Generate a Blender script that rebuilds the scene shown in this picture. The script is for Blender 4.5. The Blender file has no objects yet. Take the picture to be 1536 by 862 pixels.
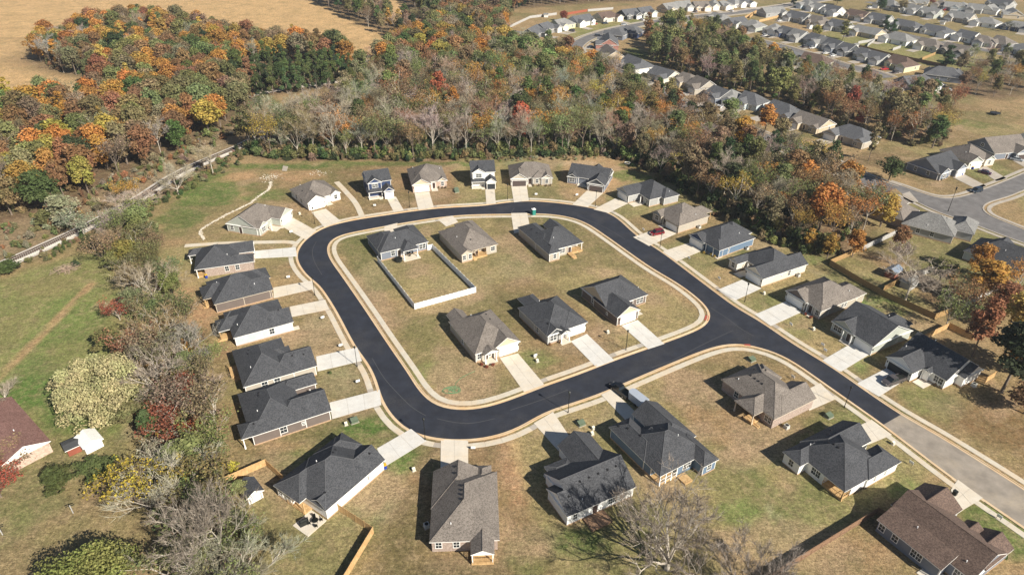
import bpy, math, random
import numpy as np
from mathutils import Matrix, Vector
from mathutils.geometry import tessellate_polygon
rng = np.random.default_rng(7); random.seed(7)
SC = bpy.context.scene
# ---------------- camera ----------------
F_PX, PITCH, ROLL, CAM_H = 1030.0, math.radians(32), math.radians(-.5), 100.0
cd = bpy.data.cameras.new("camera"); cam = bpy.data.objects.new("camera", cd); SC.collection.objects.link(cam)
cd.sensor_width = 36; cd.lens = F_PX / 1536 * 36; cd.clip_start = 1; cd.clip_end = 9000
st, ct, sr, cr = math.sin(PITCH), math.cos(PITCH), math.sin(ROLL), math.cos(ROLL)
right = Vector((cr, -sr * st, -sr * ct)); down = Vector((-sr, -cr * st, -cr * ct)); fwd = Vector((0, ct, -st))
M = Matrix.Identity(4)
for i in range(3):
    M[i][0] = right[i]; M[i][1] = -down[i]; M[i][2] = -fwd[i]
M[2][3] = CAM_H
cam.matrix_world = M; SC.camera = cam
# ---------------- light ----------------
SUN_EL, SUN_AZ = math.radians(35), math.radians(-44.5)      # azimuth of the sun counted from +X
sv = Vector((math.cos(SUN_EL) * math.cos(SUN_AZ), math.cos(SUN_EL) * math.sin(SUN_AZ), math.sin(SUN_EL)))
wd = bpy.data.worlds.new("World"); SC.world = wd; wd.use_nodes = True
wn = wd.node_tree; wn.nodes.clear()
sky = wn.nodes.new('ShaderNodeTexSky'); sky.sky_type = 'NISHITA'; sky.sun_disc = False
sky.sun_elevation = SUN_EL; sky.sun_rotation = math.pi / 2 - SUN_AZ
sky.air_density = .9; sky.dust_density = .3
bg = wn.nodes.new('ShaderNodeBackground'); bg.inputs[1].default_value = .05
wo = wn.nodes.new('ShaderNodeOutputWorld')
wn.links.new(sky.outputs[0], bg.inputs[0]); wn.links.new(bg.outputs[0], wo.inputs[0])
sd = bpy.data.lights.new("sun", 'SUN'); sd.energy = 5.0; sd.angle = math.radians(.5); sd.color = (1, .93, .81)
so = bpy.data.objects.new("sun", sd); SC.collection.objects.link(so)
so.rotation_euler = (-sv).to_track_quat('-Z', 'Y').to_euler(); so.location = (100, -100, 200)
SC.view_settings.view_transform = 'Standard'; SC.view_settings.look = 'None'
SC.view_settings.exposure = .74; SC.view_settings.gamma = 1
# ---------------- pixel -> ground ----------------
K = 200 / 1437.; K2 = 400 / 1437.
REG = dict(a=(270, 350, K), b=(300, 430, K), c=(330, 540, K), d=(400, 640, K), e=(330, 250, K), f=(530, 220, K), g=(690, 220, K),
  h=(840, 225, K), i=(960, 280, K), j=(1080, 350, K), l=(1170, 400, K), m=(1300, 480, K), n=(530, 310, K), o=(740, 300, K),
  p=(650, 440, K), q=(800, 400, K), r=(600, 680, 200 / 947), s=(790, 620, 200 / 958), t=(900, 570, 200 / 1014), u=(1060, 520, 200 / 1231),
  v=(1160, 610, 210 / 1207), w=(1290, 710, 246 / 1395), y=(330, 670, 100 / 862), x=(0, 600, K), S=(380, 622, K2), z=(1330, 180, 206 / 1268),
  A=(1290, 280, 246 / 1325), X=(0, 0, 1), L=(0, 200, K2))
for kk, (a_, b_) in {'6': (380, 220), '7': (760, 220), '2': (380, 420), '3': (760, 420), '4': (1136, 420), '8': (1136, 622), '5': (1136, 200), '0': (0, 622)}.items():
    REG[kk] = (a_, b_, K2)
def at(u, v, z=0.0):
    a = (u - 768) / F_PX; b = (v - 431) / F_PX
    a, b = a * cr - b * sr, a * sr + b * cr
    dz = -st - b * ct; s = (z - CAM_H) / dz
    return (a * s, (ct - b * st) * s)
def P(r, a, b, z=0.0):
    x0, y0, q = REG[r]; return at(x0 + a * q, y0 + b * q, z)
def PL(r, pts, z=0.0): return [P(r, a, b, z) for a, b in pts]
def to_px(x, y, z=0.0):
    d = Vector((x, y, z - CAM_H)); w = d.dot(fwd)
    return 768 + F_PX * d.dot(right) / w, 431 + F_PX * d.dot(down) / w, w
# ---------------- mesh helpers ----------------
class MB:
    def __init__(s): s.v = []; s.f = []
    def poly(s, pts):
        n = len(s.v); s.v += [tuple(p) for p in pts]; s.f.append(tuple(range(n, n + len(pts))))
    def box(s, x0, x1, y0, y1, z0, z1):
        n = len(s.v)
        s.v += [(x, y, z) for z in (z0, z1) for x, y in ((x0, y0), (x1, y0), (x1, y1), (x0, y1))]
        s.f += [tuple(n + i for i in q) for q in ((3, 2, 1, 0), (4, 5, 6, 7), (0, 1, 5, 4), (1, 2, 6, 5), (2, 3, 7, 6), (3, 0, 4, 7))]
    def prism(s, pts, d0, d1):
        """polygon with 3-D points, made solid between z+d0 (top) and z+d1 (bottom)"""
        a, b, c = [Vector(pts[i]) for i in range(3)]
        if (b - a).cross(c - a).z < 0: pts = pts[::-1]
        n = len(s.v); k = len(pts)
        s.v += [(x, y, z + d0) for x, y, z in pts] + [(x, y, z + d1) for x, y, z in pts]
        s.f.append(tuple(range(n, n + k))); s.f.append(tuple(range(n + 2 * k - 1, n + k - 1, -1)))
        for i in range(k):
            j = (i + 1) % k; s.f.append((n + i, n + k + i, n + k + j, n + j))
    def tube(s, p0, p1, r0, r1=None, k=6, cap=True):
        r1 = r0 if r1 is None else r1
        a = Vector(p0); b = Vector(p1); d = (b - a)
        if d.length < 1e-6: return
        d.normalize(); t = d.orthogonal().normalized(); w = d.cross(t); n = len(s.v)
        for c, r in ((a, r0), (b, r1)):
            for i in range(k):
                q = 2 * math.pi * i / k; s.v.append(tuple(c + t * (math.cos(q) * r) + w * (math.sin(q) * r)))
        for i in range(k):
            j = (i + 1) % k; s.f.append((n + i, n + j, n + k + j, n + k + i))
        if cap: s.f.append(tuple(range(n + k - 1, n - 1, -1))); s.f.append(tuple(range(n + k, n + 2 * k)))
    def wallx(s, pts, axis, c, th):
        """vertical polygon (h, z) at coordinate c on axis 'x' or 'y', thickness th"""
        f = (lambda h, z, q: (q, h, z)) if axis == 'x' else (lambda h, z, q: (h, q, z))
        n = len(s.v); k = len(pts)
        s.v += [f(h, z, c) for h, z in pts] + [f(h, z, c + th) for h, z in pts]
        s.f.append(tuple(range(n, n + k))); s.f.append(tuple(range(n + 2 * k - 1, n + k - 1, -1)))
        for i in range(k):
            j = (i + 1) % k; s.f.append((n + i, n + k + i, n + k + j, n + j))
    def mesh(s, name, mat, smooth=False):
        me = bpy.data.meshes.new(name); me.from_pydata(s.v, [], s.f)
        if mat: me.materials.append(mat)
        if smooth: me.polygons.foreach_set('use_smooth', [True] * len(me.polygons))
        me.update(); return me
    def build(s, name, mat, parent=None, smooth=False, fix=True):
        me = s.mesh(name, mat, smooth)
        if fix:
            import bmesh
            bm = bmesh.new(); bm.from_mesh(me); bmesh.ops.recalc_face_normals(bm, faces=bm.faces); bm.to_mesh(me); bm.free()
        return link(name, me, parent)
def link(name, data, parent=None):
    o = bpy.data.objects.new(name, data); SC.collection.objects.link(o)
    if parent: o.parent = parent
    return o
def tag(o, label=None, cat=None, group=None, kind=None):
    if label: o['label'] = label
    if cat: o['category'] = cat
    if group: o['group'] = group
    if kind: o['kind'] = kind
    return o
def empty(name, x, y, rot=0, z=0):
    o = bpy.data.objects.new(name, None); SC.collection.objects.link(o); o.empty_display_size = .5
    o.location = (x, y, z); o.rotation_euler = (0, 0, rot); return o
def copy_tree(o, parent=None):
    c = o.copy(); SC.collection.objects.link(c)
    if parent is not None: c.parent = parent
    for ch in o.children: copy_tree(ch, c)
    return c
# ---------------- materials ----------------
class N:
    def __init__(s, name):
        s.m = bpy.data.materials.new(name); s.m.use_nodes = True; s.t = s.m.node_tree
        s.b = s.t.nodes['Principled BSDF']; s.b.inputs['Specular IOR Level'].default_value = .25
        s.co = s.t.nodes.new('ShaderNodeTexCoord')
    def n(s, ty, **kw):
        o = s.t.nodes.new('ShaderNode' + ty)
        for k, v in kw.items(): setattr(o, k, v)
        return o
    def l(s, a, b): s.t.links.new(a, b)
    def noise(s, scale, detail=3, rough=.55, co='Object', stretch=None, w=0):
        t = s.n('TexNoise'); t.inputs['Scale'].default_value = scale; t.inputs['Detail'].default_value = detail; t.inputs['Roughness'].default_value = rough
        src = s.co.outputs[co]
        if stretch:
            mp = s.n('Mapping'); mp.inputs['Scale'].default_value = stretch[:3]
            if len(stretch) > 3: mp.inputs['Rotation'].default_value = (0, 0, stretch[3])
            s.l(src, mp.inputs[0]); src = mp.outputs[0]
        if w:
            mp = s.n('Mapping'); mp.inputs['Location'].default_value = (w, w * 1.7, w * .3); s.l(src, mp.inputs[0]); src = mp.outputs[0]
        s.l(src, t.inputs['Vector']); return t.outputs['Fac']
    def ramp(s, fac, stops):
        r = s.n('ValToRGB'); e = r.color_ramp.elements
        while len(e) < len(stops): e.new(.5)
        for q, (p, c) in zip(e, stops): q.position = p; q.color = (*c, 1) if len(c) == 3 else c
        s.l(fac, r.inputs[0]); return r.outputs[0]
    def rng(s, fac, a, b, c, d):
        r = s.n('MapRange'); r.inputs[1].default_value = a; r.inputs[2].default_value = b; r.inputs[3].default_value = c; r.inputs[4].default_value = d
        s.l(fac, r.inputs[0]); return r.outputs[0]
    def mix(s, fac, a, b, mode='MIX'):
        x = s.n('Mix', data_type='RGBA', blend_type=mode)
        for sock, v in ((x.inputs[0], fac), (x.inputs[6], a), (x.inputs[7], b)):
            if isinstance(v, (int, float)): sock.default_value = v
            elif isinstance(v, tuple): sock.default_value = (*v[:3], 1)
            else: s.l(v, sock)
        return x.outputs[2]
    def math(s, op, a, b=0.0):
        x = s.n('Math', operation=op)
        for sock, v in ((x.inputs[0], a), (x.inputs[1], b)):
            if isinstance(v, (int, float)): sock.default_value = v
            else: s.l(v, sock)
        return x.outputs[0]
    def gain(s, col, fac):      # multiply a colour by a value
        v = s.n('VectorMath', operation='SCALE')
        s.l(col, v.inputs[0])
        if isinstance(fac, (int, float)): v.inputs['Scale'].default_value = fac
        else: s.l(fac, v.inputs['Scale'])
        return v.outputs[0]
    def bump(s, h, st_, dist=.05):
        b = s.n('Bump'); b.inputs['Strength'].default_value = st_; b.inputs['Distance'].default_value = dist
        s.l(h, b.inputs['Height']); s.l(b.outputs[0], s.b.inputs['Normal'])
    def out(s, col, rough=.8, metal=0):
        if isinstance(col, tuple): s.b.inputs['Base Color'].default_value = (*col[:3], 1)
        else: s.l(col, s.b.inputs['Base Color'])
        s.b.inputs['Roughness'].default_value = rough; s.b.inputs['Metallic'].default_value = metal
        return s.m
_mc = {}
def plain(name, c, rough=.7, metal=0, var=.12, sc=1.5):
    k = (name,)
    if k not in _mc:
        s = N(name)
        f = s.rng(s.noise(sc, 4), .25, .75, 1 - var, 1 + var)
        rgb = s.n('RGB'); rgb.outputs[0].default_value = (*c, 1)
        _mc[k] = s.out(s.gain(rgb.outputs[0], f), rough, metal)
    return _mc[k]
def siding(name, c):
    if ('s', name) not in _mc:
        s = N('siding ' + name); rgb = s.n('RGB'); rgb.outputs[0].default_value = (*c, 1)
        sx = s.n('SeparateXYZ'); s.l(s.co.outputs['Object'], sx.inputs[0])
        saw = s.math('FRACT', s.math('MULTIPLY', sx.outputs[2], 5.2))
        g = s.rng(saw, 0, .18, .80, 1)
        f = s.math('MULTIPLY', g, s.rng(s.noise(.8, 5), .3, .7, .93, 1.06))
        s.bump(saw, .4, .03); _mc[('s', name)] = s.out(s.gain(rgb.outputs[0], f), .6)
    return _mc[('s', name)]
def brickm(name, c1, c2, cm):
    if ('b', name) not in _mc:
        s = N('brick ' + name); b = s.n('TexBrick'); b.inputs['Scale'].default_value = 1
        b.inputs['Brick Width'].default_value = .4; b.inputs['Row Height'].default_value = .15; b.inputs['Mortar Size'].default_value = .02
        b.inputs['Color1'].default_value = (*c1, 1); b.inputs['Color2'].default_value = (*c2, 1); b.inputs['Mortar'].default_value = (*cm, 1)
        sx = s.n('SeparateXYZ'); s.l(s.co.outputs['Object'], sx.inputs[0]); cx = s.n('CombineXYZ')
        s.l(s.math('ADD', sx.outputs[0], sx.outputs[1]), cx.inputs[0]); s.l(sx.outputs[2], cx.inputs[1]); s.l(cx.outputs[0], b.inputs['Vector'])
        _mc[('b', name)] = s.out(s.gain(b.outputs[0], s.rng(s.noise(3, 4), .3, .7, .75, 1.25)), .85)
    return _mc[('b', name)]
def roofm(name, c1, c2):
    if ('r', name) not in _mc:
        s = N('shingle ' + name)
        fine = s.noise(7, 3, .7); tab = s.n('TexVoronoi'); tab.inputs['Scale'].default_value = 5.5
        mp = s.n('Mapping'); mp.inputs['Scale'].default_value = (1, 1, 2); s.l(s.co.outputs['Object'], mp.inputs[0]); s.l(mp.outputs[0], tab.inputs['Vector'])
        sx = s.n('SeparateColor'); s.l(tab.outputs['Color'], sx.inputs[0])
        m = s.math('ADD', s.math('MULTIPLY', fine, .6), s.math('MULTIPLY', sx.outputs[0], .4))
        col = s.ramp(m, [(.28, c1), (.66, c2)])
        col = s.gain(col, s.rng(s.noise(.35, 3), .3, .7, .88, 1.14))
        sz = s.n('SeparateXYZ'); s.l(s.co.outputs['Object'], sz.inputs[0])
        row = s.math('FRACT', s.math('MULTIPLY', sz.outputs[2], 11)); s.bump(s.math('ADD', row, fine), .35, .02)
        _mc[('r', name)] = s.out(col, .9)
    return _mc[('r', name)]
ROOF = dict(c=roofm('charcoal', (.030, .032, .037), (.078, .080, .087)), w=roofm('weathered wood', (.095, .082, .072), (.215, .188, .165)),
            g=roofm('grey', (.10, .10, .098), (.24, .235, .225)), b=roofm('brown', (.065, .044, .036), (.155, .108, .086)),
            r=roofm('red brown', (.13, .065, .055), (.26, .15, .125)))
WALL = dict(W=siding('white', (.78, .77, .74)), T=siding('tan', (.52, .43, .31)), G=siding('grey', (.36, .36, .35)), S=siding('sage', (.39, .41, .365)),
            N=siding('navy', (.035, .055, .12)), L=siding('light blue', (.47, .53, .56)), U=siding('steel blue', (.13, .19, .27)),
            K=siding('charcoal', (.07, .075, .08)), D=siding('dark taupe', (.16, .13, .115)), E=siding('greige', (.42, .38, .32)),
            Y=siding('pale yellow', (.62, .60, .38)), C=siding('cream', (.66, .60, .49)), P=siding('slate', (.18, .20, .24)),
            B=brickm('brown', (.25, .17, .14), (.36, .27, .22), (.42, .38, .34)), R=brickm('red', (.28, .07, .05), (.35, .12, .08), (.4, .33, .3)),
            H=brickm('pink', (.42, .27, .20), (.5, .36, .28), (.5, .45, .4)))
TRIM = plain('white trim paint', (.80, .79, .76), .5, var=.04); DARKTRIM = plain('black trim paint', (.03, .03, .035), .4, var=.1)
TANTRIM = plain('tan trim paint', (.55, .48, .38), .5, var=.05)
GLASS = plain('window glass', (.02, .028, .035), .08, var=.3); GLASS.node_tree.nodes['Principled BSDF'].inputs['Specular IOR Level'].default_value = .6
WOOD = N('new pine wood'); WOOD = (lambda s: s.out(s.ramp(s.noise(2, 4, stretch=(1, 1, .4)), [(.3, (.40, .245, .11)), (.7, (.58, .40, .20))]), .7))(WOOD)
OLDWOOD = (lambda s: s.out(s.ramp(s.noise(2.5, 4), [(.3, (.15, .09, .055)), (.7, (.30, .19, .12))]), .85))(N('weathered fence wood'))
TANWOOD = (lambda s: s.out(s.ramp(s.noise(2.5, 4), [(.3, (.27, .17, .075)), (.7, (.42, .28, .13))]), .85))(N('tan fence wood'))
GREYWOOD = (lambda s: s.out(s.ramp(s.noise(2.5, 4), [(.3, (.30, .29, .28)), (.7, (.47, .46, .44))]), .85))(N('grey fence wood'))
VINYL = plain('white vinyl', (.80, .80, .80), .4, var=.03)
METALD = plain('dark lamp metal', (.02, .022, .02), .4, .6); RUBBER = plain('tyre rubber', (.015, .015, .016), .8)
# ================= SETTING =================
def smooth(pts, closed=False, step=2.0, it=3):
    p = np.array(pts, float)
    def cat(p0, p1, p2, p3, t): return .5 * ((2 * p1) + (-p0 + p2) * t + (2 * p0 - 5 * p1 + 4 * p2 - p3) * t * t + (-p0 + 3 * p1 - 3 * p2 + p3) * t ** 3)
    n = len(p); out = []
    for i in range(n if closed else n - 1):
        a, b, c, d = (p[(i - 1) % n], p[i], p[(i + 1) % n], p[(i + 2) % n]) if closed else (p[max(i - 1, 0)], p[i], p[i + 1], p[min(i + 2, n - 1)])
        k = max(2, int(np.linalg.norm(c - b) / .5))
        out += [cat(a, b, c, d, t / k) for t in range(k)]
    if not closed: out.append(p[-1])
    out = np.array(out)
    if closed: out = np.vstack([out, out[:1]])
    s = np.r_[0, np.cumsum(np.linalg.norm(np.diff(out, axis=0), axis=1))]
    m = max(3, int(s[-1] / step)); q = np.linspace(0, s[-1], m + 1)
    r = np.c_[np.interp(q, s, out[:, 0]), np.interp(q, s, out[:, 1])]
    if closed: r = r[:-1]
    for _ in range(it):
        if closed: r = r * .5 + .25 * (np.roll(r, 1, 0) + np.roll(r, -1, 0))
        else: r[1:-1] = r[1:-1] * .5 + .25 * (r[:-2] + r[2:])
    return r
def offset(r, d, closed=False):
    if closed: t = np.roll(r, -1, 0) - np.roll(r, 1, 0)
    else: t = np.gradient(r, axis=0)
    t /= np.linalg.norm(t, axis=1)[:, None] + 1e-9
    return r + np.c_[-t[:, 1], t[:, 0]] * d
def strip(mb, A, B, z, zb=None, closed=False, keep=None):
    """flat strip between two polylines; zb gives it solid sides down to zb"""
    n = len(A); base = len(mb.v)
    for a, b in zip(A, B): mb.v += [(a[0], a[1], z), (b[0], b[1], z)]
    if zb is not None:
        for a, b in zip(A, B): mb.v += [(a[0], a[1], zb), (b[0], b[1], zb)]
    for i in range(n if closed else n - 1):
        if keep is not None and not keep[i]: continue
        j = (i + 1) % n; q = base + 2 * n
        mb.f.append((base + 2 * i, base + 2 * i + 1, base + 2 * j + 1, base + 2 * j))
        if zb is not None:
            mb.f.append((base + 2 * i, base + 2 * j, q + 2 * j, q + 2 * i)); mb.f.append((base + 2 * i + 1, q + 2 * i + 1, q + 2 * j + 1, base + 2 * j + 1))
            if keep is not None:
                mb.f.append((base + 2 * i, q + 2 * i, q + 2 * i + 1, base + 2 * i + 1)); mb.f.append((base + 2 * j, base + 2 * j + 1, q + 2 * j + 1, q + 2 * j))
def pip(px, py, poly):
    poly = np.asarray(poly); ins = np.zeros(px.shape, bool); n = len(poly)
    for i in range(n):
        x1, y1 = poly[i]; x2, y2 = poly[(i + 1) % n]
        if y1 == y2: continue
        c = ((y1 > py) != (y2 > py)) & (px < (x2 - x1) * (py - y1) / (y2 - y1) + x1); ins ^= c
    return ins
X_ = lambda pts, z=0: [at(a, b, z) for a, b in pts]
# ---- road edge lines (traced in the photograph, laid on the ground) ----
OUT_PX = [(1800, 905), (1660, 815), (1560, 751), (1536, 734.7), (1414, 658), (1354.5, 624), (1303, 589.8), (1247, 550.8), (1192, 517.4), (1136, 479.8), (1102, 460), (1052, 423), (996.6, 381.5), (954.9, 353.6), (927, 328.6), (910, 318.8),
  (891, 313), (866, 308.5), (829.6, 304), (793, 301.8), (760, 304), (728, 308.5), (695, 310.5), (658.4, 312.7), (616.6, 317.4), (575, 323.6), (541.5, 328.6), (511, 334.7), (488.6, 341), (472, 350), (458, 361),
  (449.6, 371.7), (446, 383), (448, 393), (455, 405), (466, 417), (480, 428), (503, 462), (533, 517.4), (553, 545), (564.3, 567.5), (569.3, 584), (576.3, 603.7), (588, 621), (603, 637.3), (625, 649.8), (650, 656),
  (675, 658.7), (708.5, 658.2), (742, 653), (779.5, 639.5), (799, 627.4), (824, 614.9), (854.6, 605), (899, 589.8), (955, 566), (1010.5, 542.5), (1052, 526), (1080, 517.4), (1102, 514.7), (1122, 516.5), (1160, 527),
  (1192, 543), (1247.4, 581.5), (1303, 620.4), (1328, 638.5), (1435, 719.4), (1536, 789), (1560, 806), (1660, 876), (1800, 974)]
IN_PX = [(767, 320.8), (723, 321.3), (686, 323), (658, 326), (630.5, 330), (597, 335.5), (561, 342), (530, 348), (511, 352.2), (497, 359.2), (491, 367.5), (490.5, 378.7), (497, 392.6), (513.6, 416), (544, 460), (580.4, 514.6),
  (611, 559), (625, 581.5), (639, 598), (658, 610), (686, 614.9), (714, 613.8), (742, 607.5), (779.5, 594.5), (815.7, 580), (871, 560.6), (927, 539), (996.6, 514.5), (1038, 499), (1058, 489), (1066.2, 478), (1064.8, 466),
  (1049.5, 449), (1019, 426), (977, 401), (941, 376), (910, 354), (880, 334.5), (852, 325), (816, 320.5)]
OUT = smooth(X_(OUT_PX), False, 1.6, 4); INN = smooth(X_(IN_PX), True, 1.6, 4)
def tess(name, mat, loops, z, kind='structure'):
    vs = [[Vector((p[0], p[1], 0)) for p in L] for L in loops]
    tr = tessellate_polygon(vs); fl = [(p[0], p[1], z) for L in loops for p in L]
    me = bpy.data.meshes.new(name); fs = []
    for t in tr:
        a, b, c = [fl[i] for i in t]
        fs.append(tuple(t) if (b[0] - a[0]) * (c[1] - a[1]) - (b[1] - a[1]) * (c[0] - a[0]) > 0 else tuple(t[::-1]))
    me.from_pydata(fl, [], fs); me.materials.append(mat); o = link(name, me)
    if kind: tag(o, kind=kind)
    return o
def asphalt(name, c, spots, wheel=None):
    s = N(name)
    base = s.ramp(s.noise(.35, 5, .6), [(.3, tuple(x * .78 for x in c)), (.7, tuple(x * 1.28 for x in c))])
    base = s.gain(base, s.rng(s.noise(9, 3, .8), .3, .7, .82, 1.2))
    dust = s.rng(s.noise(.10, 6, .65, stretch=(1, 1, 1)), .50, .70, 0, .8)
    col = s.mix(s.math('MULTIPLY', dust, s.rng(s.noise(3, 4, .7), .4, .65, .15, 1)), base, spots)
    s.bump(s.noise(14, 3), .3, .02); return s.out(col, .82)
ASPH = asphalt('new asphalt', (.024, .027, .037), (.065, .062, .062)); OLDASPH = asphalt('old asphalt', (.262, .228, .190), (.44, .36, .25)); GREYASPH = asphalt('grey asphalt', (.15, .142, .138), (.22, .20, .19))
def concrete(name, c, c2, amt=.5):
    s = N(name); base = s.ramp(s.noise(.5, 5, .6), [(.3, tuple(x * .9 for x in c)), (.7, tuple(min(.85, x * 1.08) for x in c))])
    base = s.mix(s.math('MULTIPLY', s.rng(s.noise(.22, 6, .7), .45, .68, 0, 1), amt), base, c2)
    base = s.gain(base, s.rng(s.noise(7, 3, .8), .3, .7, .93, 1.06)); s.bump(s.noise(20, 2), .15, .01)
    return s.out(base, .85)
CONC = concrete('driveway concrete', (.60, .545, .46), (.62, .50, .35), .5); WALK = concrete('sidewalk concrete', (.55, .50, .41), (.60, .44, .27), .6)
KERB = concrete('kerb concrete', (.60, .46, .30), (.58, .37, .19), .8); OLDCONC = concrete('old concrete', (.40, .36, .31), (.34, .27, .20), .6)
iS = [int(np.argmin(np.hypot(*(OUT - np.array(at(*p))).T))) for p in ((1354.5, 624.5), (1328, 638.5))]
tess('road', ASPH, [OUT[iS[0]:iS[1] + 1].tolist(), INN.tolist()], .012)
tess('old_road', OLDASPH, [OUT[:iS[0] + 1].tolist() + OUT[iS[1]:].tolist()], .008)
# ---- driveways (px quads: house left, house right, street right, street left) ----
DRV = [ # name-region, quad, label
 ('a', [(808, 190), (812, 272), (1262, 248), (1248, 150)], 'driveway'), ('a', [(1004, 585), (1012, 698), (1452, 598), (1425, 510)], 'driveway'),
 ('b', [(965, 216), (990, 325), (1392, 245), (1350, 140)], 'driveway'), ('2', [(338, 412), (346, 492), (586, 435), (560, 362)], 'driveway'),
 ('2', [(410, 660), (425, 748), (690, 672), (682, 590)], 'driveway'), ('S', [(665, 182), (715, 275), (935, 140), (850, 75)], 'driveway'),
 ('e', [(665, 645), (785, 550), (1035, 690), (925, 790)], 'driveway'), ('e', [(985, 492), (1140, 455), (1305, 590), (1120, 650)], 'driveway'),
 ('f', [(355, 548), (458, 538), (545, 688), (437, 708)], 'driveway'), ('f', [(658, 503), (820, 490), (868, 655), (702, 682)], 'driveway'),
 ('g', [(272, 460), (373, 452), (386, 614), (283, 620)], 'driveway'), ('g', [(552, 432), (720, 425), (742, 582), (580, 600)], 'driveway'),
 ('h', [(290, 440), (465, 465), (300, 615), (130, 590)], 'driveway'), ('h', [(600, 520), (735, 575), (520, 680), (362, 642)], 'driveway'),
 ('i', [(222, 440), (395, 505), (95, 640), (-75, 545)], 'driveway'), ('i', [(520, 608), (665, 692), (395, 805), (240, 700)], 'driveway'),
 ('j', [(235, 500), (447, 592), (165, 722), (-30, 610)], 'driveway'), ('4', [(152, 115), (240, 172), (72, 248), (-15, 186)], 'driveway'),
 ('4', [(512, 338), (614, 394), (448, 495), (350, 432)], 'driveway'), ('4', [(695, 475), (800, 535), (655, 628), (535, 557)], 'driveway'),
 ('n', [(335, 300), (470, 262), (476, 176), (333, 212)], 'driveway'), ('n', [(1000, 215), (1130, 165), (1068, 98), (905, 138)], 'driveway'),
 ('o', [(222, 360), (400, 330), (366, 140), (190, 143)], 'driveway'), ('X', [(749.5, 537), (777, 530), (816.5, 576.5), (786, 588)], 'driveway'),
 ('3', [(345, 330), (432, 290), (580, 432), (482, 470)], 'driveway'), ('3', [(618, 246), (706, 215), (850, 343), (762, 372)], 'driveway'),
 ('S', [(1008, 320), (1158, 310), (1158, 138), (1010, 133)], 'driveway'), ('s', [(228, 268), (335, 205), (190, -12), (50, 70)], 'driveway'),
 ('t', [(238, 350), (330, 300), (90, 68), (8, 112)], 'driveway'), ('u', [(945, 590), (928, 395), (1048, 335), (1190, 482)], 'driveway'),
 ('v', [(795, 335), (735, 165), (845, 110), (1022, 240)], 'driveway'), ('w', [(850, 325), (770, 140), (830, 50), (1045, 207)], 'driveway')]
DQ = [PL(r, q) for r, q, _ in DRV]
GREYC = {1, 3, 2}
def lerp(a, b, t): return (a[0] + (b[0] - a[0]) * t, a[1] + (b[1] - a[1]) * t)
def slabs(parent, q, nu, nv, mat, z0, z1, gap=.035):
    cx = sum(p[0] for p in q) / 4; cy = sum(p[1] for p in q) / 4
    for i in range(nu):
        for j in range(nv):
            c = [lerp(lerp(q[0], q[1], a), lerp(q[3], q[2], a), b) for a, b in ((i / nu, j / nv), ((i + 1) / nu, j / nv), ((i + 1) / nu, (j + 1) / nv), (i / nu, (j + 1) / nv))]
            mx = sum(p[0] for p in c) / 4; my = sum(p[1] for p in c) / 4
            c = [(p[0] + (mx - p[0]) * gap / max(.5, math.hypot(mx - p[0], my - p[1])), p[1] + (my - p[1]) * gap / max(.5, math.hypot(mx - p[0], my - p[1]))) for p in c]
            mb = MB(); mb.prism([(p[0], p[1], 0) for p in c], z1 + random.uniform(-.004, .004), z0); mb.build('slab', mat, parent)
CONC2 = concrete('fresh concrete', (.60, .585, .55), (.55, .47, .36), .25)
for k, q in enumerate(DQ):
    w = .5 * (math.dist(q[0], q[1]) + math.dist(q[3], q[2])); L = .5 * (math.dist(q[0], q[3]) + math.dist(q[1], q[2]))
    d = MB(); d.prism([(p[0], p[1], 0) for p in q], .05, 0); o = d.build('driveway', OLDCONC); tag(o, kind='structure')
    slabs(o, q, 2 if w > 4.4 else 1, max(2, round(L / 3.6)), CONC2 if k in (3, 4, 5, 25, 24, 17, 18, 19, 16, 0) else CONC, .04, .085)
def in_drive(x, y, grow=.25):
    for q in DQ:
        cx = sum(p[0] for p in q) / 4; cy = sum(p[1] for p in q) / 4
        if abs(x - cx) + abs(y - cy) > 40: continue
        g = [(p[0] + (p[0] - cx) * .02, p[1] + (p[1] - cy) * .06) for p in q]
        if pip(np.array([x]), np.array([y]), g)[0]: return True
    return False
WD = MB(); KB = MB(); GT = MB()
sgn_out = 1.0
def side_sign(line, probe, closed):
    a = offset(line, 1.0, closed); b = offset(line, -1.0, closed); pr = np.array(probe)
    return 1 if np.min(np.hypot(*(a - pr).T)) > np.min(np.hypot(*(b - pr).T)) else -1
sO = side_sign(OUT, at(600, 480), False); sI = side_sign(INN, at(590, 480), True)
# the probe of OUT lies on the inside of the loop, that of INN too: kerbs go away from the asphalt
sI = -sI
kerb = MB(); gutter = MB(); verge_pts = []
for line, sg, cl in ((OUT, sO, False), (INN, sI, True)):
    mid = offset(line, sg * .55, cl)
    nxt = np.roll(mid, -1, 0) if cl else np.vstack([mid[1:], mid[-1:]])
    keep = [not in_drive(*((a + b) / 2)) for a, b in zip(mid, nxt)]
    strip(gutter, line, offset(line, sg * .46, cl), .030, 0, cl)
    strip(kerb, offset(line, sg * .46, cl), offset(line, sg * .68, cl), .13, 0, cl, keep)
    strip(gutter, offset(line, sg * .45, cl), offset(line, sg * .69, cl), .045, None, cl, [not k for k in keep])
tag(gutter.build('gutter', KERB), kind='structure'); tag(kerb.build('kerb', KERB), kind='structure')
walk_root = MB(); walk_slabs = []
for line, sg, cl in ((OUT, sO, False), (INN, sI, True)):
    a = offset(line, sg * 1.35, cl); b = offset(line, sg * 2.65, cl)
    strip(walk_root, a, b, .035, 0, cl)
    n = len(a); step = 2
    for i in range(0, n - (0 if cl else 2), step):
        j = (i + step) % n if cl else min(i + step, n - 1)
        m = (a[i] + b[j]) / 2
        if in_drive(*m): continue
        walk_slabs.append([a[i], b[i], b[j], a[j]])
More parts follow.
